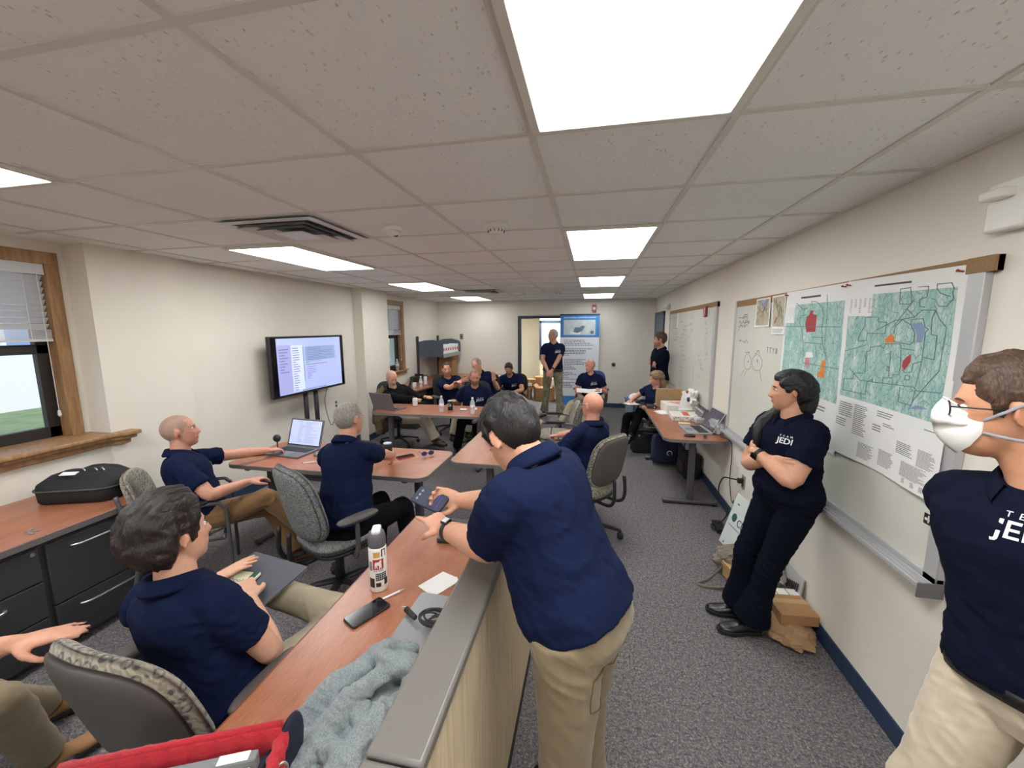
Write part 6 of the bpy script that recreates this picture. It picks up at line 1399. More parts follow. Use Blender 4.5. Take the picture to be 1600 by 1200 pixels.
for k in range(60):
    a = k*.62; rr_ = .035+.018*math.sin(k*.37); P_.append((rr_*math.cos(a)*1.1+.02, rr_*math.sin(a)*.8, .008+.022*abs(math.sin(k*.21))+.004))
g.tube(smoothpath(P_, 3), .0038, 7); obj('coil', g, black_pl, t, smooth=True)
obj('plug', MB().tube([(-.11, .04, .012), (-.055, .0, .016)], [.011, .009], 10), black_pl, t, smooth=True); obj('prong', MB().box((-.135, .05, .01), (-.108, .054, .012)).box((-.128, .038, .01), (-.105, .042, .012)), alu, t)
obj('cable_tie', MB().tube([(.03, -.03, .02), (.045, -.045, .035), (.05, -.03, .02)], .006, 8), mat('tie_yellow', (196, 176, 70), .6), t)
# crumpled hoodie
t = thing('grey_hoodie', 'crumpled heather grey hoodie heaped on near desk', 'hoodie', (-.60, .84, .735))
hm_ = mat('heather_grey', (136, 144, 146), .95, col2=(108, 116, 119), vscale=260, sheen=.1)
B = MB(); B.ell((0, -.02, .03), (.15, .20, .045), nu=30, nv=14)
r_ = random.Random(12)
for P_, R_ in (([(-.15, -.17, .03), (-.12, -.02, .07), (-.05, .10, .09), (.02, .17, .10), (.08, .16, .09)], .036), ([(-.06, -.2, .04), (-.03, -.06, .09), (.03, .05, .12), (.09, .12, .11), (.12, .06, .08)], .034), ([(.02, -.21, .04), (.05, -.1, .08), (.09, 0, .09), (.13, .04, .06)], .034), ([(-.14, .0, .03), (-.04, .0, .08), (.04, -.04, .09), (.13, -.08, .05)], .030), ([(-.12, -.1, .04), (0, -.12, .08), (.1, -.16, .05)], .030), ([(-.1, .08, .05), (-.05, .15, .07), (.0, .12, .12), (.06, .08, .135), (.10, .11, .12), (.13, .17, .08)], .030), ([(.07, -.2, .03), (.12, -.12, .05), (.14, -.02, .05)], .03)):
    pp = smoothpath(P_, 6); B.tube(pp, [(R_*(.8+.3*math.sin(i*.9)), R_*.8) for i in range(len(pp))], 14)
me = fuse(B, .0055, 4, .5); folds(me, .012, 20, [((0, 0, .05), .3)], 3)
obj('fabric', me, hm_, t, smooth=True)
t = thing('snack_packet', 'blue packet tucked beside the grey hoodie', 'packet', (-.435, .93, .737), .2); obj('wrapper', MB().prism(rrect(-.03, -.06, .03, .06, .01), 0, .03), mat('packet_blue', (40, 62, 150), .35), t, bevel=.01); obj('seal', MB().box((-.03, -.07, .012), (.03, -.058, .015)), mat('packet_red', (170, 60, 60), .5), t)
# red bag, binder, cap at the bottom edge
pL = atz(92, 1197, .925); pR = atz(440, 1128, .925); t = thing('red_tote', 'quilted red bag edge along the bottom left of the picture', 'bag', (pR.x-.12, pR.y-.06, .735)); redq = mat('red_quilt', (172, 30, 42), .9, sheen=.1, bump=.5, bscale=90)
def wall_strip(mb, p0, p1, z0, z1, th, n=44, amp=.003, seed=0):
    p0 = V(p0); p1 = V(p1); d_ = (p1-p0).normalized(); nn = V((-d_.y, d_.x, 0)); rings = []
    for i in range(n+1):
        c = p0.lerp(p1, i/n); w_ = amp*math.sin(i*1.3+seed); rings.append([c+nn*(th/2+w_)+V((0, 0, z0)), c+nn*(th/2+w_)+V((0, 0, z1-.006)), c+V((0, 0, z1+w_*.6)), c-nn*(th/2-w_)+V((0, 0, z1-.006)), c-nn*(th/2-w_)+V((0, 0, z0))])
    mb.loft(rings)
a_ = pL-t.location; c_ = pR-t.location; a_.z = c_.z = 0; dn = (c_-a_).normalized(); bk = V((dn.y, -dn.x, 0))
g = MB(); wall_strip(g, a_, c_, 0.012, .19, .026)
for p_, q_ in ((a_, a_+bk*.3), (c_, c_+bk*.3), (a_+bk*.3, c_+bk*.3)): wall_strip(g, p_, q_, .012, .17, .024)
obj('quilted_wall', g, redq, t, smooth=True)
obj('floor_panel', MB().prism([tuple(p_)[:2] for p_ in (a_, a_+bk*.3, c_+bk*.3, c_)], 0, .012), redq, t); obj('binding', MB().tube([a_+V((0, 0, .186)), c_+V((0, 0, .186))], .008, 8), redq, t, smooth=True)
Mb = Matrix(((dn.x, -bk.x, 0, 0), (dn.y, -bk.y, 0, 0), (0, 0, 1, 0), (0, 0, 0, 1)))
bc = (pL+pR)/2+bk*.055+dn*.02
t = thing('grey_binder', 'grey binder with a white spine label inside the red bag', 'binder', (bc.x, bc.y, .75)); obj('cover', MB().box((-.20, -.012, 0), (.16, .012, .165)).xf(Mb), mat('binder_grey', (116, 118, 120), .5), t, bevel=.004)
obj('label', MB().box((.085, -.010, .165), (.145, .010, .1662)).xf(Mb), paper, t); obj('pages', MB().box((-.16, -.036, .02), (.15, -.014, .15)).xf(Mb), paper, t)
cp = atz(440, 1165, .86)
t = thing('navy_cap', 'dark navy cap with metal buckle standing beside the hoodie', 'cap', (cp.x, cp.y, .735)); g = MB(); capm = mat('cap_navy', (20, 26, 46), .85)
B = MB(); B.ell((0, -.06, .05), (.04, .10, .10), nu=20, nv=14); B.ell((.01, .0, .09), (.018, .05, .10), Matrix.Rotation(-.35, 3, 'X'), nu=20, nv=14); me = fuse(B, .005, 3, .5)
obj('crown', me, capm, t, smooth=True); obj('buckle', MB().tube([V((.045, -.05, .13))+V((.006*math.cos(a), math.cos(a)*.010, math.sin(a)*.02)) for a in np.linspace(0, 6.283, 16)], .003, 8), alu, t, smooth=True)
# ---------------------------------------------------------------- backpack on the credenza
t = thing('backpack', 'black backpack lying on the credenza under the left window', 'backpack', (-3.30, 1.93, .725), math.radians(20)); bkm = mat('backpack_nylon', (26, 27, 31), .75, bump=.35, bscale=90)
g = MB(); rings = []
for z, sx, sy in ((0, .22, .16), (.02, .235, .175), (.08, .24, .18), (.11, .235, .175), (.125, .22, .16), (.16, .17, .12), (.18, .10, .07)):
    rings.append([(math.copysign(abs(math.cos(a))**.6, math.cos(a))*sx+.02*z, math.copysign(abs(math.sin(a))**.6, math.sin(a))*sy, z+.012*math.sin(a*3+z*20)) for a in np.linspace(0, 2*math.pi, 40, endpoint=False)])
g.loft(rings); obj('body', g, bkm, t, smooth=True)
g = MB().tube([(math.copysign(abs(math.cos(a))**.6, math.cos(a))*.243, math.copysign(abs(math.sin(a))**.6, math.sin(a))*.183, .095+.004*math.sin(a*3)) for a in np.linspace(0, 2*math.pi, 60)], .006, 6); obj('zip_piping', g, mat('piping_grey', (74, 72, 70), .6), t, smooth=True)
obj('front_pocket', MB().ell((.03, -.02, .14), (.15, .10, .055)), bkm, t, smooth=True)
obj('name_tag', MB().cbox((-.04, -.09, .182), (.09, .035, .004), Matrix.Rotation(.3, 3, 'X')), paper, t)
g = MB(); [g.tube(smoothpath([(s_, -.02, .18), (s_+.03, -.05, .20), (s_+.05, -.06, .185)], 4), .004, 6) for s_ in (.05, .09, -.02)]; obj('keyring', g, alu, t, smooth=True)
obj('handle', MB().tube(smoothpath([(-.22, -.05, .07), (-.28, -.03, .09), (-.28, .04, .09), (-.22, .06, .07)], 5), .009, 8), bkm, t, smooth=True)
t = thing('key_bunch', 'small silver keys lying on the credenza top', 'keys', (-3.02, 1.46, .725)); obj('ring', MB().tube([(.015*math.cos(a), .015*math.sin(a), .004) for a in np.linspace(0, 6.283, 18)], .0015, 6), alu, t); 
for a in (0, .8, 2.2): obj('key', MB().cbox((.03*math.cos(a), .03*math.sin(a), .004), (.04, .008, .003), Matrix.Rotation(a, 3, 'Z')), alu, t)
# ---------------------------------------------------------------- side table things
card = mat('cardboard', (168, 128, 88), .85, var=.08, vscale=12); kraft = mat('kraft_paper', (166, 134, 98), .85, var=.06, vscale=9, bump=.25, bscale=24)
def pizza(label, loc, rz, s, h, mark, seed):
    t = thing('pizza_box', label, 'pizza box', loc, rz); obj('carton', MB().box((-s/2, -s/2, 0), (s/2, s/2, h)), mat('carton_white', (226, 222, 214), .7), t, bevel=.003)
    obj('lid_flap', MB().box((-s/2-.002, -s/2-.003, h*.45), (s/2+.002, -s/2, h+.001)), mat('carton_white', 0), t)
    g = MB(); 
    if mark == 'bar': g.cbox((0, .0, h+.0006), (.07, s*.62, .0008))
    else:
        for k in range(4): g.cbox((-.06+k*.04, .03*(k % 2), h+.0006), (.022, s*.5, .0008), Matrix.Rotation(.5, 3, 'Z'))
    obj('red_print', g, mat('print_red', (206, 84, 66), .7), t)
    if mark == 'bar':
        text('print_lettering', 'PIZZA', .07, Matrix.Translation((0, 0, h+.0012)) @ Matrix.Rotation(math.pi/2, 4, 'Z'), mat('print_pink', (226, 150, 130), .7), t, .0003) if False else None
        g = MB(); r_ = random.Random(seed)
        for k in range(60): g.cbox((r_.uniform(-s*.46, s*.46), -s/2-.0035, r_.uniform(.008, h-.008)), (r_.uniform(.005, .014), .0008, r_.uniform(.003, .007)), Matrix.Rotation(r_.uniform(-.6, .6), 3, 'Y'))
        p_ = obj('edge_print', g, ink2, t); p_['kind'] = 'stuff'
    return t
pizza('large white pizza box with red print, behind the flatter one on side table', (1.12, 5.38, .736), math.radians(4), .36, .115, 'strokes', 1)
pizza('white pizza box with an orange red bar and patterned edge, nearer on side table', (1.13, 5.0, .736), math.radians(-3), .34, .055, 'bar', 2)
t = thing('paper_bag', 'brown kraft paper bag with string handles at far end of side table', 'bag', (1.06, 5.66, .736), math.radians(3))
g = MB().loft([[(x*sx, y*sy, z) for x, y in ((-1, -1), (1, -1), (1, 1), (-1, 1))] for z, sx, sy in ((0, .17, .06), (.16, .172, .065), (.26, .168, .045))], cap=True); obj('bag_body', g, kraft, t, bevel=.004)
g = MB(); [g.tube(smoothpath([(-.06, y_, .25), (-.05, y_, .32), (.05, y_, .32), (.06, y_, .25)], 5), .003, 6) for y_ in (-.03, .03)]; obj('handle', g, kraft, t, smooth=True)
t = thing('napkins', 'white paper napkins on side table left of the pizza boxes', 'napkins', (.92, 5.26, .736), .4); obj('stack', MB().box((-.08, -.09, 0), (.08, .09, .012)), paper, t, bevel=.002); obj('top_sheet', MB().cbox((-.01, .03, .014), (.14, .14, .002), Matrix.Rotation(.4, 3, 'Z')), paper, t)
t = thing('sticky_pad', 'pale yellow sticky pad in front of the pizza boxes', 'note pad', (1.05, 4.72, .736), -.05); obj('pad', MB().box((-.05, -.03, 0), (.07, .03, .008)), mat('pale_yellow', (238, 220, 168), .8), t, bevel=.001); obj('backing', MB().box((-.051, -.031, -.0005), (.071, .031, .001)), paper, t)
t = thing('clear_clamshell', 'clear plastic food container between pizza box and laptop', 'container', (1.24, 4.76, .736)); clp = mat('clear_plastic', 0)
obj('tray', MB().loft([[(x*s_, y*s_, z) for x, y in rrect(-1, -1, 1, 1, .2, 3)] for z, s_ in ((0, .06), (.035, .075))], cap=True), clp, t, smooth=True); obj('lid', MB().loft([[(x*s_, y*s_, z) for x, y in rrect(-1, -1, 1, 1, .2, 3)] for z, s_ in ((.036, .076), (.07, .06))], cap=True), clp, t, smooth=True); obj('food', MB().ell((0, 0, .025), (.05, .05, .022)), mat('food_brown', (142, 104, 76), .8), t, smooth=True)
def crumple(name, label, cat, loc, r, m_, seed, amp=.35, group=None, part='sheet', sc=3.):
    t = thing(name, label, cat, loc, 0, group); g = MB(); g.ell((0, 0, r[2]), r, nu=40, nv=26); P_ = np.array(g.v); u_ = P_/np.array(r); nn = vnoise(u_*sc+seed)-.5+.5*(np.abs(vnoise(u_*sc*2+seed*2)-.5)); P_ = P_+(P_-np.array([0, 0, r[2]]))*(nn*amp*2)[:, None]; P_[:, 2] = np.maximum(P_[:, 2], 0); g.v = [tuple(p) for p in P_]
    obj(part, g, m_, t, smooth=False); return t
t = crumple('clear_bag', 'clear plastic bag crumpled behind the silver laptop by the wall', 'bag', (1.29, 4.35, .736), (.045, .16, .07), clp, 4); obj('tie', MB().tube([(0, 0, .12), (.005, .01, .15)], .004, 6), clp, t)
t = crumple('printed_paper_bag', 'white paper bag with red and black print, crumpled behind pizza boxes', 'bag', (1.25, 5.30, .85), (.07, .16, .09), mat('glossy_paper', (232, 230, 228), .5), 7, .5)
obj('red_print', MB().ell((-.03, .02, .16), (.03, .035, .02)), mat('print_crimson', (172, 54, 60), .6), t, smooth=True); obj('black_print', MB().ell((-.045, -.08, .08), (.02, .04, .03)), mat('sticker_ink', 0), t, smooth=True)
t = thing('folded_flyer', 'white folded sheet leaning over the pizza boxes', 'paper', (1.17, 5.16, .80)); g = MB().add([(-.10, -.02, 0), (.08, .02, .0), (.10, .16, .17), (-.02, .14, .19), (-.10, -.018, .002), (.08, .022, .002), (.10, .162, .172), (-.02, .142, .192)], [(0, 1, 2, 3), (7, 6, 5, 4), (0, 4, 5, 1), (1, 5, 6, 2), (2, 6, 7, 3), (3, 7, 4, 0)]); obj('sheet', g, paper, t); obj('crease', MB().tube([(-.01, 0, .004), (.04, .15, .182)], .0012, 6), paper, t)
t = thing('tablet_folio', 'dark open tablet folio leaning by the wall behind silver laptop', 'tablet', (1.27, 4.93, .736)); obj('cover', MB().cbox((.0, .0, .075), (.008, .30, .17), Matrix.Rotation(.45, 3, 'Y')), mat('folio_dark', (52, 44, 44), .5), t, bevel=.002); obj('screen', MB().cbox((-.006, .0, .078), (.002, .27, .145), Matrix.Rotation(.45, 3, 'Y')), mat('laptop_screen_dim', 0), t)
t = thing('power_adapter', 'small black box on the far left corner of side table', 'adapter', (.82, 5.60, .736)); obj('brick', MB().box((-.06, -.08, 0), (.06, .08, .04)), black_pl, t, bevel=.008); obj('led', MB().cbox((.03, -.082, .02), (.012, .004, .012)), whiteP, t)
t = thing('computer_mouse', 'black mouse in front of the silver laptop on side table', 'mouse', (.99, 4.15, .736), math.radians(80)); obj('shell', MB().ell((0, 0, .008), (.03, .055, .02)), black_pl, t, smooth=True); obj('wheel', MB().cbox((0, .03, .025), (.006, .014, .006)), greyL, t, bevel=.002)
t = thing('usb_dongle', 'tiny black dongle beside mouse on side table', 'dongle', (1.13, 4.13, .736)); obj('body', MB().box((-.012, -.02, 0), (.012, .02, .02)), black_pl, t, bevel=.003); obj('plug', MB().box((-.006, -.032, .006), (.006, -.02, .012)), alu, t)
cord('charging_cable', 'thin black cord hanging from side table down to the outlet', [(1.28, 4.15, .745), (1.335, 4.03, .735), (1.342, 4.0, .6), (1.335, 3.98, .38), (1.33, 3.9, .22), (1.325, 3.83, .20), (1.32, 3.8, .24)], .004)
pc_ = cord('extension_cable', 'black plug and cord from the dark outlet to the floor by the sign', [(XR-.012, 3.70, .47), (1.27, 3.74, .47), (1.22, 3.82, .44), (1.20, 3.84, .30), (1.25, 3.72, .2), (1.22, 3.72, .08), (1.12, 3.72, .02), (1.15, 3.6, .012), (1.22, 3.55, .03)], .006, parts=(('plug', (XR-.05, 3.68, .45), (XR-.008, 3.72, .49)), ('strip', (1.14, 3.60, .0), (1.22, 3.78, .045))))
# leaning sign
t = thing('leaning_sign', 'white sign with green emblem leaning on right wall behind standing woman', 'sign', (0, 0, 0)); sM = frame((1.16, 3.32, 0.02), (-.05*-1, -1, 0), None or (-.94, .047, .34)); sM = Matrix(((.10, .34, -.93, 1.10), (-.99, .03, -.10, 3.50), (0, .94, .34, .02), (0, 0, 0, 1)))
xv = V((.12, -1, 0)).normalized(); yv = V((.30, 0, 1)).normalized(); yv = (yv-xv*yv.dot(xv)).normalized(); zv = xv.cross(yv); zv = zv
sM = Matrix(((xv[0], yv[0], zv[0], 1.12), (xv[1], yv[1], zv[1], 3.48), (xv[2], yv[2], zv[2], .005), (0, 0, 0, 1)))
obj('board', MB().box((0, 0, -.004), (.60, .45, .004)).xf(sM), mat('sign_white', (216, 224, 222), .5), t, bevel=.002)
sg_ = .005 if zv.x < 0 else -.005
if zv.x > 0: sM2 = sM @ Matrix.Translation((0, 0, -.005)) @ Matrix.Diagonal((1, 1, -1, 1))
else: sM2 = sM @ Matrix.Translation((0, 0, .005))
obj('emblem', MB().lathe([(.001, 0), (.035, 0), (.035, .001), (.001, .001)], 24, (.085, .26, 0)).xf(sM2), mat('emblem_green', (40, 96, 84), .5), t)
text('lettering', 'CRO', .085, sM2 @ Matrix.Translation((.23, .245, 0)), mat('sign_ink', (66, 76, 80), .6), t, .0008)
obj('rule', MB().box((.04, .185, 0), (.55, .189, .001)).xf(sM2), mat('sign_ink', 0), t)
obj('footer', MB().box((.06, .02, 0), (.075, .035, .001)).box((.09, .37, 0), (.06, .38, .001)).xf(sM2), mat('sign_ink', 0), t)
# parcels by the standing woman
t = thing('cardboard_parcel', 'flat brown carton with white labels on a kraft bag behind woman', 'box', (1.235, 2.52, .085), math.radians(4)); obj('carton', MB().box((-.11, -.13, 0), (.10, .13, .065)), card, t, bevel=.004)
for k in range(3): obj('label', MB().box((-.10+k*.068, .06, .065), (-.04+k*.068, .12, .0665)), paper, t)
obj('tape', MB().box((-.111, -.02, -.0005), (.101, .02, .0655)), mat('tape_tan', (186, 152, 112), .4), t)
t = crumple('kraft_bag', 'crumpled kraft paper bag lying on floor under the flat carton', 'bag', (1.19, 2.47, 0), (.15, .19, .045), kraft, 11, .22); obj('fold', MB().box((-.10, -.17, .03), (.10, -.13, .05)), kraft, t, bevel=.01)
t = crumple('plastic_wrapped_bag', 'clear wrapped bag with pink top against the right wall', 'bag', (1.25, 2.86, 0), (.08, .12, .14), mat('cloudy_plastic', (196, 190, 190), .15, alpha=.75), 13, .3); obj('pink_lid', MB().ell((0, 0, .27), (.05, .06, .025)), mat('pink_foil', (206, 140, 136), .5), t, smooth=True)
t = thing('magazine', 'black and white magazine leaning on right wall behind the carton', 'magazine', (1.325, 2.70, 0), 0); obj('cover', MB().cbox((0, 0, .13), (.012, .22, .26), Matrix.Rotation(.12, 3, 'Y')), mat('magazine_grey', (196, 196, 192), .5), t, bevel=.001)
g = MB(); [g.cbox((-.008, -.08+k*.022, .17-.008*k), (.002, .012, .10), Matrix.Rotation(.3, 3, 'X')) for k in range(7)]; obj('headline', g, mat('sticker_ink', 0), t)
t = thing('cardboard_box', 'small open tan box in a grey tote behind the standing woman', 'box', (1.06, 2.90, .012), .2); obj('carton', MB().box((-.06, -.07, 0), (.06, .07, .10)), mat('tan_box', (196, 158, 108), .8), t, bevel=.003); obj('flap', MB().cbox((-.065, 0, .10), (.01, .13, .03)), mat('tan_box', 0), t)
t = crumple('grey_tote', 'slumped taupe tote bag on the carpet behind standing woman', 'bag', (1.08, 3.02, 0), (.13, .09, .10), mat('taupe_canvas', (136, 124, 112), .9), 17, .2, part='bag_body')
obj('strap', MB().tube(smoothpath([(-.08, -.05, .08), (-.2, -.14, .015), (-.30, -.22, .012), (-.16, -.24, .012), (.0, -.16, .015)], 6), [(.012, .004)]*25, 8), mat('taupe_canvas', 0), t, smooth=True)
# bags under the side table
def softbag(name, label, loc, rz, sx, sy, sz, m_, seed=1, cat='bag'):
    t = thing(name, label, cat, loc, rz); g = MB(); rings = []
    for z in (0, .03, .3, .6, .85, .97, 1.0):
        k = (.94, 1, 1.02, 1.0, .98, .88, .6)[[0, .03, .3, .6, .85, .97, 1.0].index(z)]
        rings.append([(math.copysign(abs(math.cos(a))**.35, math.cos(a))*sx/2*k+.008*math.sin(a*4+z*9+seed), math.copysign(abs(math.sin(a))**.35, math.sin(a))*sy/2*k+.008*math.sin(a*3+z*7), z*sz) for a in np.linspace(0, 2*math.pi, 44, endpoint=False)])
    g.loft(rings); obj('bag_body', g, m_, t, smooth=True)
    for s_ in (-1, 1): obj('handle', MB().tube(smoothpath([(-sx*.2, s_*sy*.3, sz*.97), (-sx*.15, s_*sy*.3, sz+.09), (sx*.15, s_*sy*.3, sz+.09), (sx*.2, s_*sy*.3, sz*.97)], 5), [(.012, .004)]*16, 8), m_, t, smooth=True)
    return t
bagB = mat('bag_black', (24, 25, 28), .7); bagN = mat('bag_navy', (24, 34, 66), .75)
t = softbag('duffel_bag', 'black rectangular bag on the carpet beneath the seated woman legs', (.80, 5.98, 0), .05, .38, .26, .32, bagB); obj('badge', MB().lathe([(.001, 0), (.018, 0), (.018, .004), (.001, .004)], 14).xf(Matrix.Translation((-.1, -.137, .27)) @ Matrix.Rotation(math.pi/2, 4, 'X')), alu, t)
t = softbag('cooler_tote', 'navy tote with a white round logo under the side table', (.98, 5.40, .055), 0, .32, .2, .36, bagN)
obj('round_logo', MB().tube([(.05+.03*math.cos(a), -.106, .14+.03*math.sin(a)) for a in np.linspace(-.6, 4.6, 24)], .005, 6), whiteP, t, smooth=True)
t = softbag('dark_backpack', 'dark bag behind the navy tote at the wall', (1.22, 5.05, 0), .1, .2, .3, .30, bagB); obj('side_pocket', MB().box((-.12, -.1, .05), (-.095, .1, .2)), mat('bag_brown', (60, 44, 40), .8), t, bevel=.01)
t = crumple('folded_jacket', 'dark jacket heaped on bags under side table', 'jacket', (.92, 5.75, .33), (.18, .12, .05), bagB, 19, .4); obj('zip', MB().tube(smoothpath([(-.15, -.05, .10), (0, -.08, .11), (.12, -.05, .09)], 5), .003, 6), alu, t)
t = thing('waste_bin', 'blue grey bin with white liner between seated woman and back wall', 'bin', (.72, 6.62, .38)); 
obj('bin_wall', MB().loft([[(r*math.cos(a), r*.8*math.sin(a), z) for a in np.linspace(0, 2*math.pi, 28, endpoint=False)] for r, z in ((.13, -.38), (.165, .30), (.17, .31), (.15, .30), (.12, -.30))], cap=False), mat('bin_blue', (116, 136, 160), .6), t, smooth=True); obj('liner', MB().ell((.0, 0, .31), (.11, .09, .08)), paper, t, smooth=False)
# ---------------------------------------------------------------- held papers
t = thing('clipboard', 'dark clipboard with paper on lap of the seated woman', 'clipboard', (0, 0, 0)); cc_ = V((.585, 5.93, .715)); T_ = Matrix.Translation(cc_) @ Matrix.Rotation(math.radians(15), 4, 'Z') @ Matrix.Rotation(math.radians(-4), 4, 'X'); obj('board', MB().box((-.12, -.16, -.003), (.12, .16, .003)).xf(T_), mat('clip_brown', (66, 54, 50), .6), t, bevel=.002); obj('sheet', MB().box((-.08, -.10, .003), (.09, .12, .005)).xf(T_), paper, t); obj('clip', MB().box((-.04, .13, .003), (.04, .16, .014)).xf(T_), alu, t)
t = thing('open_pamphlet', 'white open pamphlet on lap of the bald man before banner', 'paper', (0, 0, 0)); T_ = Matrix.Translation((-.03, 7.10, .70)) @ Matrix.Rotation(math.radians(10), 4, 'X'); obj('left_page', MB().box((-.22, -.10, 0), (0, .12, .003)).xf(T_ @ Matrix.Rotation(.08, 4, 'Y')), paper, t); obj('right_page', MB().box((0, -.10, 0), (.22, .12, .003)).xf(T_ @ Matrix.Rotation(-.08, 4, 'Y')), paper, t); obj('printed_note', MB().box((.1, -.05, .0035), (.2, 0, .0045)).xf(T_ @ Matrix.Rotation(-.08, 4, 'Y')), ink2, t)
t = thing('ballpoint_pen', 'dark pen held by the bald man right of the centre table', 'pen', tuple(P13['wr'][1]+V((-.08, .05, .02)))); t.rotation_euler = (.7, .2, 0); obj('barrel', MB().tube([(0, 0, -.05), (0, 0, .08)], .0045, 8), black_pl, t, smooth=True); obj('tip', MB().tube([(0, 0, -.05), (0, 0, -.062)], [.004, .001], 8), alu, t)
t = thing('ballpoint_pen', 'pen in the writing hand of seated woman', 'pen', tuple(P15['wr'][1]+V((-.08, -.02, .0)))); t.rotation_euler = (.4, -.4, 0); obj('barrel', MB().tube([(0, 0, -.05), (0, 0, .07)], .004, 8), black_pl, t, smooth=True); obj('tip', MB().tube([(0, 0, -.05), (0, 0, -.062)], [.004, .001], 8), alu, t)
t = thing('dark_folder', 'charcoal folder resting on the lap of the young man writing', 'folder', (0, 0, 0)); T_ = Matrix.Translation((-1.40, 1.33, .762)) @ Matrix.Rotation(math.radians(-6), 4, 'Z') @ Matrix.Rotation(math.radians(6), 4, 'X') @ Matrix.Rotation(math.radians(4), 4, 'Y'); obj('cover', MB().box((-.155, -.18, -.004), (.155, .12, .002)).xf(T_), mat('folder_charcoal', (68, 70, 80), .5), t, bevel=.0015); obj('inner_sheet', MB().box((-.15, -.175, -.010), (.15, .115, -.005)).xf(T_), paper, t)
t = thing('green_notebook', 'green notebook with cream label on the charcoal folder', 'notebook', (0, 0, 0)); T2 = T_ @ Matrix.Translation((-.075, -.06, .003)) @ Matrix.Rotation(math.radians(10), 4, 'Z'); obj('cover', MB().box((-.085, -.06, 0), (.085, .06, .012)).xf(T2), mat('notebook_green', (40, 82, 66), .6), t, bevel=.001)
obj('label', MB().box((-.07, -.045, .012), (.06, .052, .0126)).xf(T2), mat('label_cream', (208, 206, 178), .7), t); obj('pages', MB().box((.085, -.058, .001), (.089, .058, .011)).xf(T2), paper, t)
text('lettering', 'Notebook', .030, T2 @ Matrix.Translation((-.005, 0, .0128)), mat('sign_ink', 0), t, .0003)
t = thing('ballpoint_pen', 'white pen held over the green notebook', 'pen', (0, 0, 0)); T3 = T2 @ Matrix.Translation((-.0, -.075, .02)) @ Matrix.Rotation(1.2, 4, 'Z'); obj('barrel', MB().tube([(0, -.06, 0), (0, .06, .01)], .0048, 8).xf(T3), whiteP, t, smooth=True); obj('tip', MB().tube([(0, .06, .01), (0, .072, .012)], [.003, .001], 8).xf(T3), greyL, t)
# ---------------------------------------------------------------- back corner desk and hutch
t = thing('corner_desk', 'cherry topped charcoal desk along the left wall in back corner', 'desk', (-3.29, 8.0, 0)); obj('desktop', MB().prism([(-.41, -1.5), (.22, -1.5), (.32, -.7), (.32, .5), (.55, .75), (1.2, .75), (1.2, 1.2), (-.41, 1.2)], .70, .73), topY, t, bevel=.003)
pd = obj('pedestal', MB().box((-.38, -1.46, 0), (.18, -.95, .70)), char_m, t, bevel=.003); obj('modesty_panel', MB().box((-.38, 1.1, 0), (1.1, 1.16, .70)).box((-.40, -.95, .1), (-.36, 1.1, .7)).box((.9, .8, 0), (1.15, 1.1, .70)), char_m, t)
for z0, z1 in ((.05, .36), (.37, .67)):
    d_ = obj('drawer', MB().box((-.36, -1.475, z0), (.16, -1.46, z1)), char_m, t, bevel=.002); g = MB(); g.tube(smoothpath([(-.2, -1.475, z1-.07), (-.1, -1.505, z1-.065), (.02, -1.475, z1-.07)], 5), .006, 8); obj('handle', g, steel_h, d_, smooth=True)
t = thing('overhead_hutch', 'dark overhead shelf with arched end panels in the back left corner', 'shelf', (-3.72, 8.0, 1.0))
for yy in (0, 1.15): obj('post', MB().box((0, yy-.02, -.27), (.04, yy+.02, .66)), mat('hutch_dark', (58, 60, 66), .5), t, bevel=.003)
def arch(y0, y1): return MB().prism([(.04, .22), (.56, .22), (.60, .30), (.60, .50), (.55, .545), (.38, .585), (.18, .575), (.04, .54)], y0, y1, 'y')
for yy in (0, 1.13): obj('end_panel', arch(yy, yy+.02), mat('hutch_slate', (88, 98, 112), .45), t, bevel=.004)
obj('shelf_board', MB().box((.04, .02, .22), (.60, 1.13, .25)), mat('hutch_dark', 0), t, bevel=.002); obj('lower_rail', MB().box((.58, .02, .20), (.61, 1.13, .285)), mat('hutch_light', (150, 152, 150), .5), t, bevel=.002)
for k in range(7):
    t = thing('printed_box', ['white box with red print standing on the overhead shelf, nearest of the row', 'white red-printed box second on the overhead shelf', 'white red-printed box third on the overhead shelf', 'white red-printed box fourth on the overhead shelf', 'white red-printed box fifth on the overhead shelf', 'white red-printed box sixth on the overhead shelf', 'white box at the back wall end of the overhead shelf'][k], 'box', (-3.26, 8.12+k*.145, 1.251), 0, 'printed boxes on the overhead shelf')
    obj('carton', MB().box((-.08, -.068, 0), (.11, .068, .22-.01*(k % 3))), paper, t, bevel=.003); obj('red_print', MB().box((.11, -.045, .09), (.1115, .03, .15)), mat('print_red', 0), t)
t = thing('cardboard_box', 'tall open brown carton on the corner desk under the shelf', 'box', (-3.30, 8.8, .731)); obj('carton', MB().box((-.2, -.15, 0), (.14, .15, .36)), card, t, bevel=.003); obj('flap', MB().cbox((.15, 0, .40), (.02, .28, .12), Matrix.Rotation(.5, 3, 'Y')), card, t); obj('flap', MB().cbox((-.03, -.16, .40), (.3, .02, .1), Matrix.Rotation(.5, 3, 'X')), card, t)
t = thing('desk_organizer', 'black organiser tray at the back of corner desk', 'organizer', (-3.55, 7.7, .731)); obj('tray', MB().box((-.12, -.2, 0), (.1, .2, .11)), black_pl, t, bevel=.005); obj('divider', MB().box((-.1, -.01, .11), (.09, .01, .15)), black_pl, t)
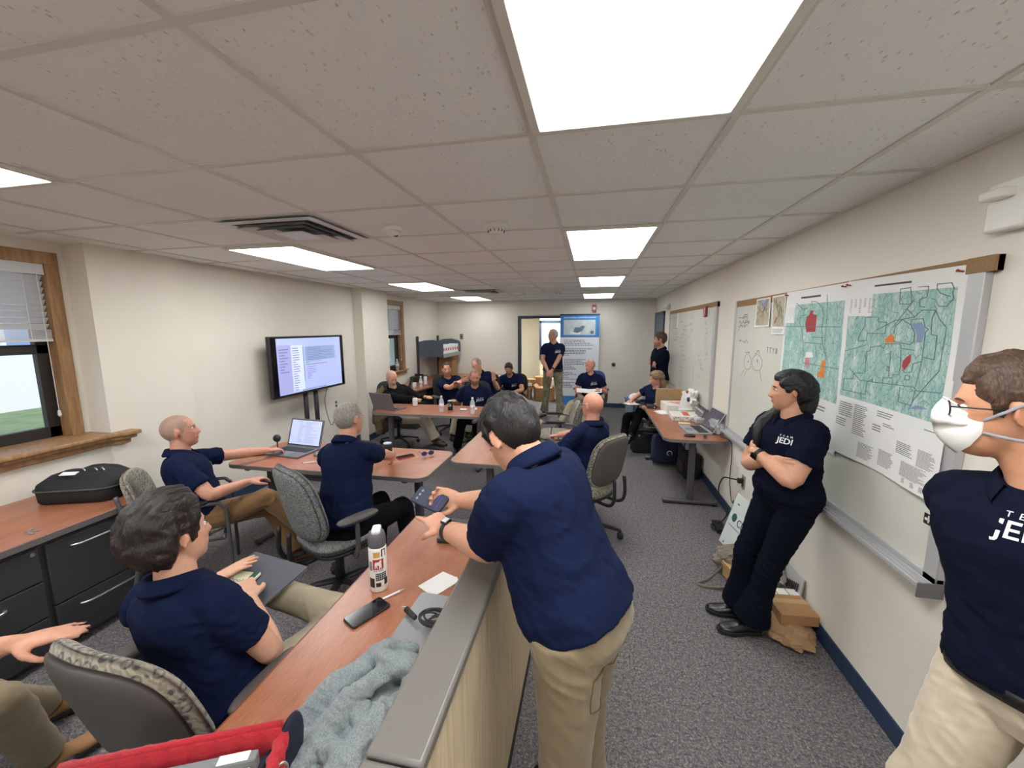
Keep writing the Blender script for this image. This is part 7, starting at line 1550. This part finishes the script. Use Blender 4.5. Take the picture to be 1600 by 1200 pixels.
t = thing('file_cabinet', 'black two drawer file cabinet by the back corner, papers on top', 'cabinet', (-1.87, 8.15, 0)); obj('carcass', MB().box((-.2, -.24, 0), (.2, .24, .76)), char_m, t, bevel=.003); obj('cabinet_top', MB().box((-.21, -.25, .76), (.21, .25, .785)), mat('cab_top_grey', (84, 84, 88), .5), t, bevel=.002)
for z0, z1 in ((.05, .28), (.29, .52), (.53, .755)):
    d_ = obj('drawer', MB().box((-.19, -.255, z0), (.19, -.24, z1)), char_m, t, bevel=.002); g = MB(); g.tube(smoothpath([(-.1, -.255, z1-.07), (0, -.28, z1-.065), (.1, -.255, z1-.07)], 5), .006, 8); obj('handle', g, steel_h, d_, smooth=True)
t = thing('paper_tray', 'small pile of papers and a bag on the file cabinet', 'papers', (-1.85, 8.15, .785)); obj('paper_pile', MB().box((-.1, -.12, 0), (.14, .12, .03)), paper, t); obj('top_note', MB().cbox((.02, -.02, .04), (.12, .1, .02), Matrix.Rotation(.4, 3, 'Z')), mat('pale_yellow', 0), t)
# ---------------------------------------------------------------- banner
t = thing('pull_up_banner', 'tall blue and white pull-up banner beside the back doorway', 'banner', (-.275, 8.9, 0)); bl = mat('banner_blue', (62, 128, 196), .6); bw = mat('banner_white', (226, 230, 238), .6)
obj('base', MB().box((-.44, -.08, 0), (.44, .10, .09)), alu, t, bevel=.02); obj('white_panel', MB().box((-.425, -.004, .30), (.425, 0, 1.62)), bw, t); obj('blue_panel', MB().box((-.425, -.004, 1.62), (.425, 0, 2.10)).box((-.425, -.004, .09), (.425, 0, .30)), bl, t)
obj('top_rail', MB().box((-.435, -.012, 2.10), (.435, .012, 2.13)), navy, t, bevel=.004); obj('pole', MB().tube([(0, .03, .05), (0, .03, 2.1)], .012, 8), alu, t)
obj('map_picture', MB().box((-.35, -.007, 1.67), (.34, -.004, 2.0)), mat('banner_map', (182, 196, 206), .6, var=.3, vscale=9, col2=(210, 214, 210)), t)
g = MB(); g.prism([(-.14, 1.74), (-.05, 1.72), (.06, 1.76), (.12, 1.86), (.05, 1.88), (0, 1.84), (-.1, 1.84)], -.0095, -.007, 'y'); g.lathe([(.001, 0), (.04, 0), (.04, .002), (.001, .002)], 18, (0, 0, 0)); k_ = len(g.v)-18*4
for i in range(k_, len(g.v)): x, y, z = g.v[i]; g.v[i] = (.27+x, -.0075-z, 1.73+y)
obj('map_shapes', g, mat('banner_map_dark', (104, 122, 142), .6), t); obj('map_caption', MB().box((-.2, -.0095, 1.69), (.02, -.007, 1.74)), bw, t)
text('title', 'MULTI-NATIONAL CONTESTED LOGISTICS', .036, Matrix.Translation((0, -.0045, 2.05)) @ Matrix.Rotation(math.pi/2, 4, 'X'), whiteP, t, .0005, (1., 1), .0006)
g = MB(); r_ = random.Random(4)
for blk, (z, n_) in enumerate(((1.55, 4), (1.36, 5), (1.12, 7), (.82, 5), (.60, 4))):
    for k in range(n_):
        x = -.33 if blk < 3 else -.36
        e = r_.uniform(.05, .33) if blk < 3 and k < 4 else r_.uniform(-.25, -.05)
        while x < e: x2 = min(e, x+r_.uniform(.02, .06)); g.box((x, -.0052, z-k*.036), (x2, -.004, z-k*.036+.015)); x = x2+.012
o = obj('body_text', g, mat('banner_ink', (88, 98, 124), .7), t)
# ---------------------------------------------------------------- cartons beyond the doorway
for k, (x, y, z, sx, sy, sz, lb) in enumerate([(-1.14, 9.85, 0, .42, .36, .34, 'open cardboard box in front, just beyond the back doorway'), (-1.62, 9.95, 0, .22, .3, .28, 'closed cardboard box left of the open one beyond doorway'), (-1.55, 10.05, .28, .28, .3, .24, 'cardboard box with white label stacked left beyond the doorway'), (-1.25, 10.3, .0, .4, .36, .56, 'taller cardboard box behind the open one beyond doorway'), (-.88, 10.25, 0, .3, .3, .52, 'white-topped box at right beyond the back doorway')]):
    t = thing('cardboard_box', lb, 'box', (x, y, z), .1*(k % 3-1), 'cartons beyond the back doorway'); obj('carton', MB().box((-sx/2, -sy/2, 0), (sx/2, sy/2, sz)), card if k < 4 else mat('carton_white', 0), t, bevel=.003)
    obj('tape', MB().box((-.02, -sy/2-.001, sz*.6), (.02, sy/2, sz+.001)), mat('tape_tan', 0), t)
    if k == 0: [obj('flap', MB().cbox((s_*sx*.55, 0, sz+.04), (.1, sy, .006), Matrix.Rotation(-s_*.7, 3, 'Y')), card, t) for s_ in (1, -1)]
    if k == 2: obj('label', MB().box((-.05, -sy/2-.0015, .08), (.05, -sy/2, .16)), paper, t)
# jacket over the chair of the man in black
t = crumple('draped_jacket', 'olive brown jacket draped over the chair back at left of far table', 'jacket', (-3.14, 5.42, .22), (.10, .20, .36), mat('olive_jacket', (118, 98, 66), .9, col2=(84, 72, 50), vscale=9), 23, .16, part='jacket_body'); obj('sleeve', MB().tube(smoothpath([(0, -.16, .62), (.05, -.20, .35), (.06, -.20, .05)], 5), [(.05, .04)]*11, 12), mat('olive_jacket', 0), t, smooth=True)
# glove box strip on the lower wall: faint rectangle outline on the back wall
struct('trim_6', MB().box((-2.95, YB-.002, 1.60), (-2.25, YB, 1.605)).box((-2.95, YB-.002, 1.70), (-2.25, YB, 1.703)).box((-2.95, YB-.002, 1.60), (-2.945, YB, 1.70)).box((-2.25, YB-.002, 1.60), (-2.245, YB, 1.70)), mat('paint_scar', (206, 198, 182), .8))
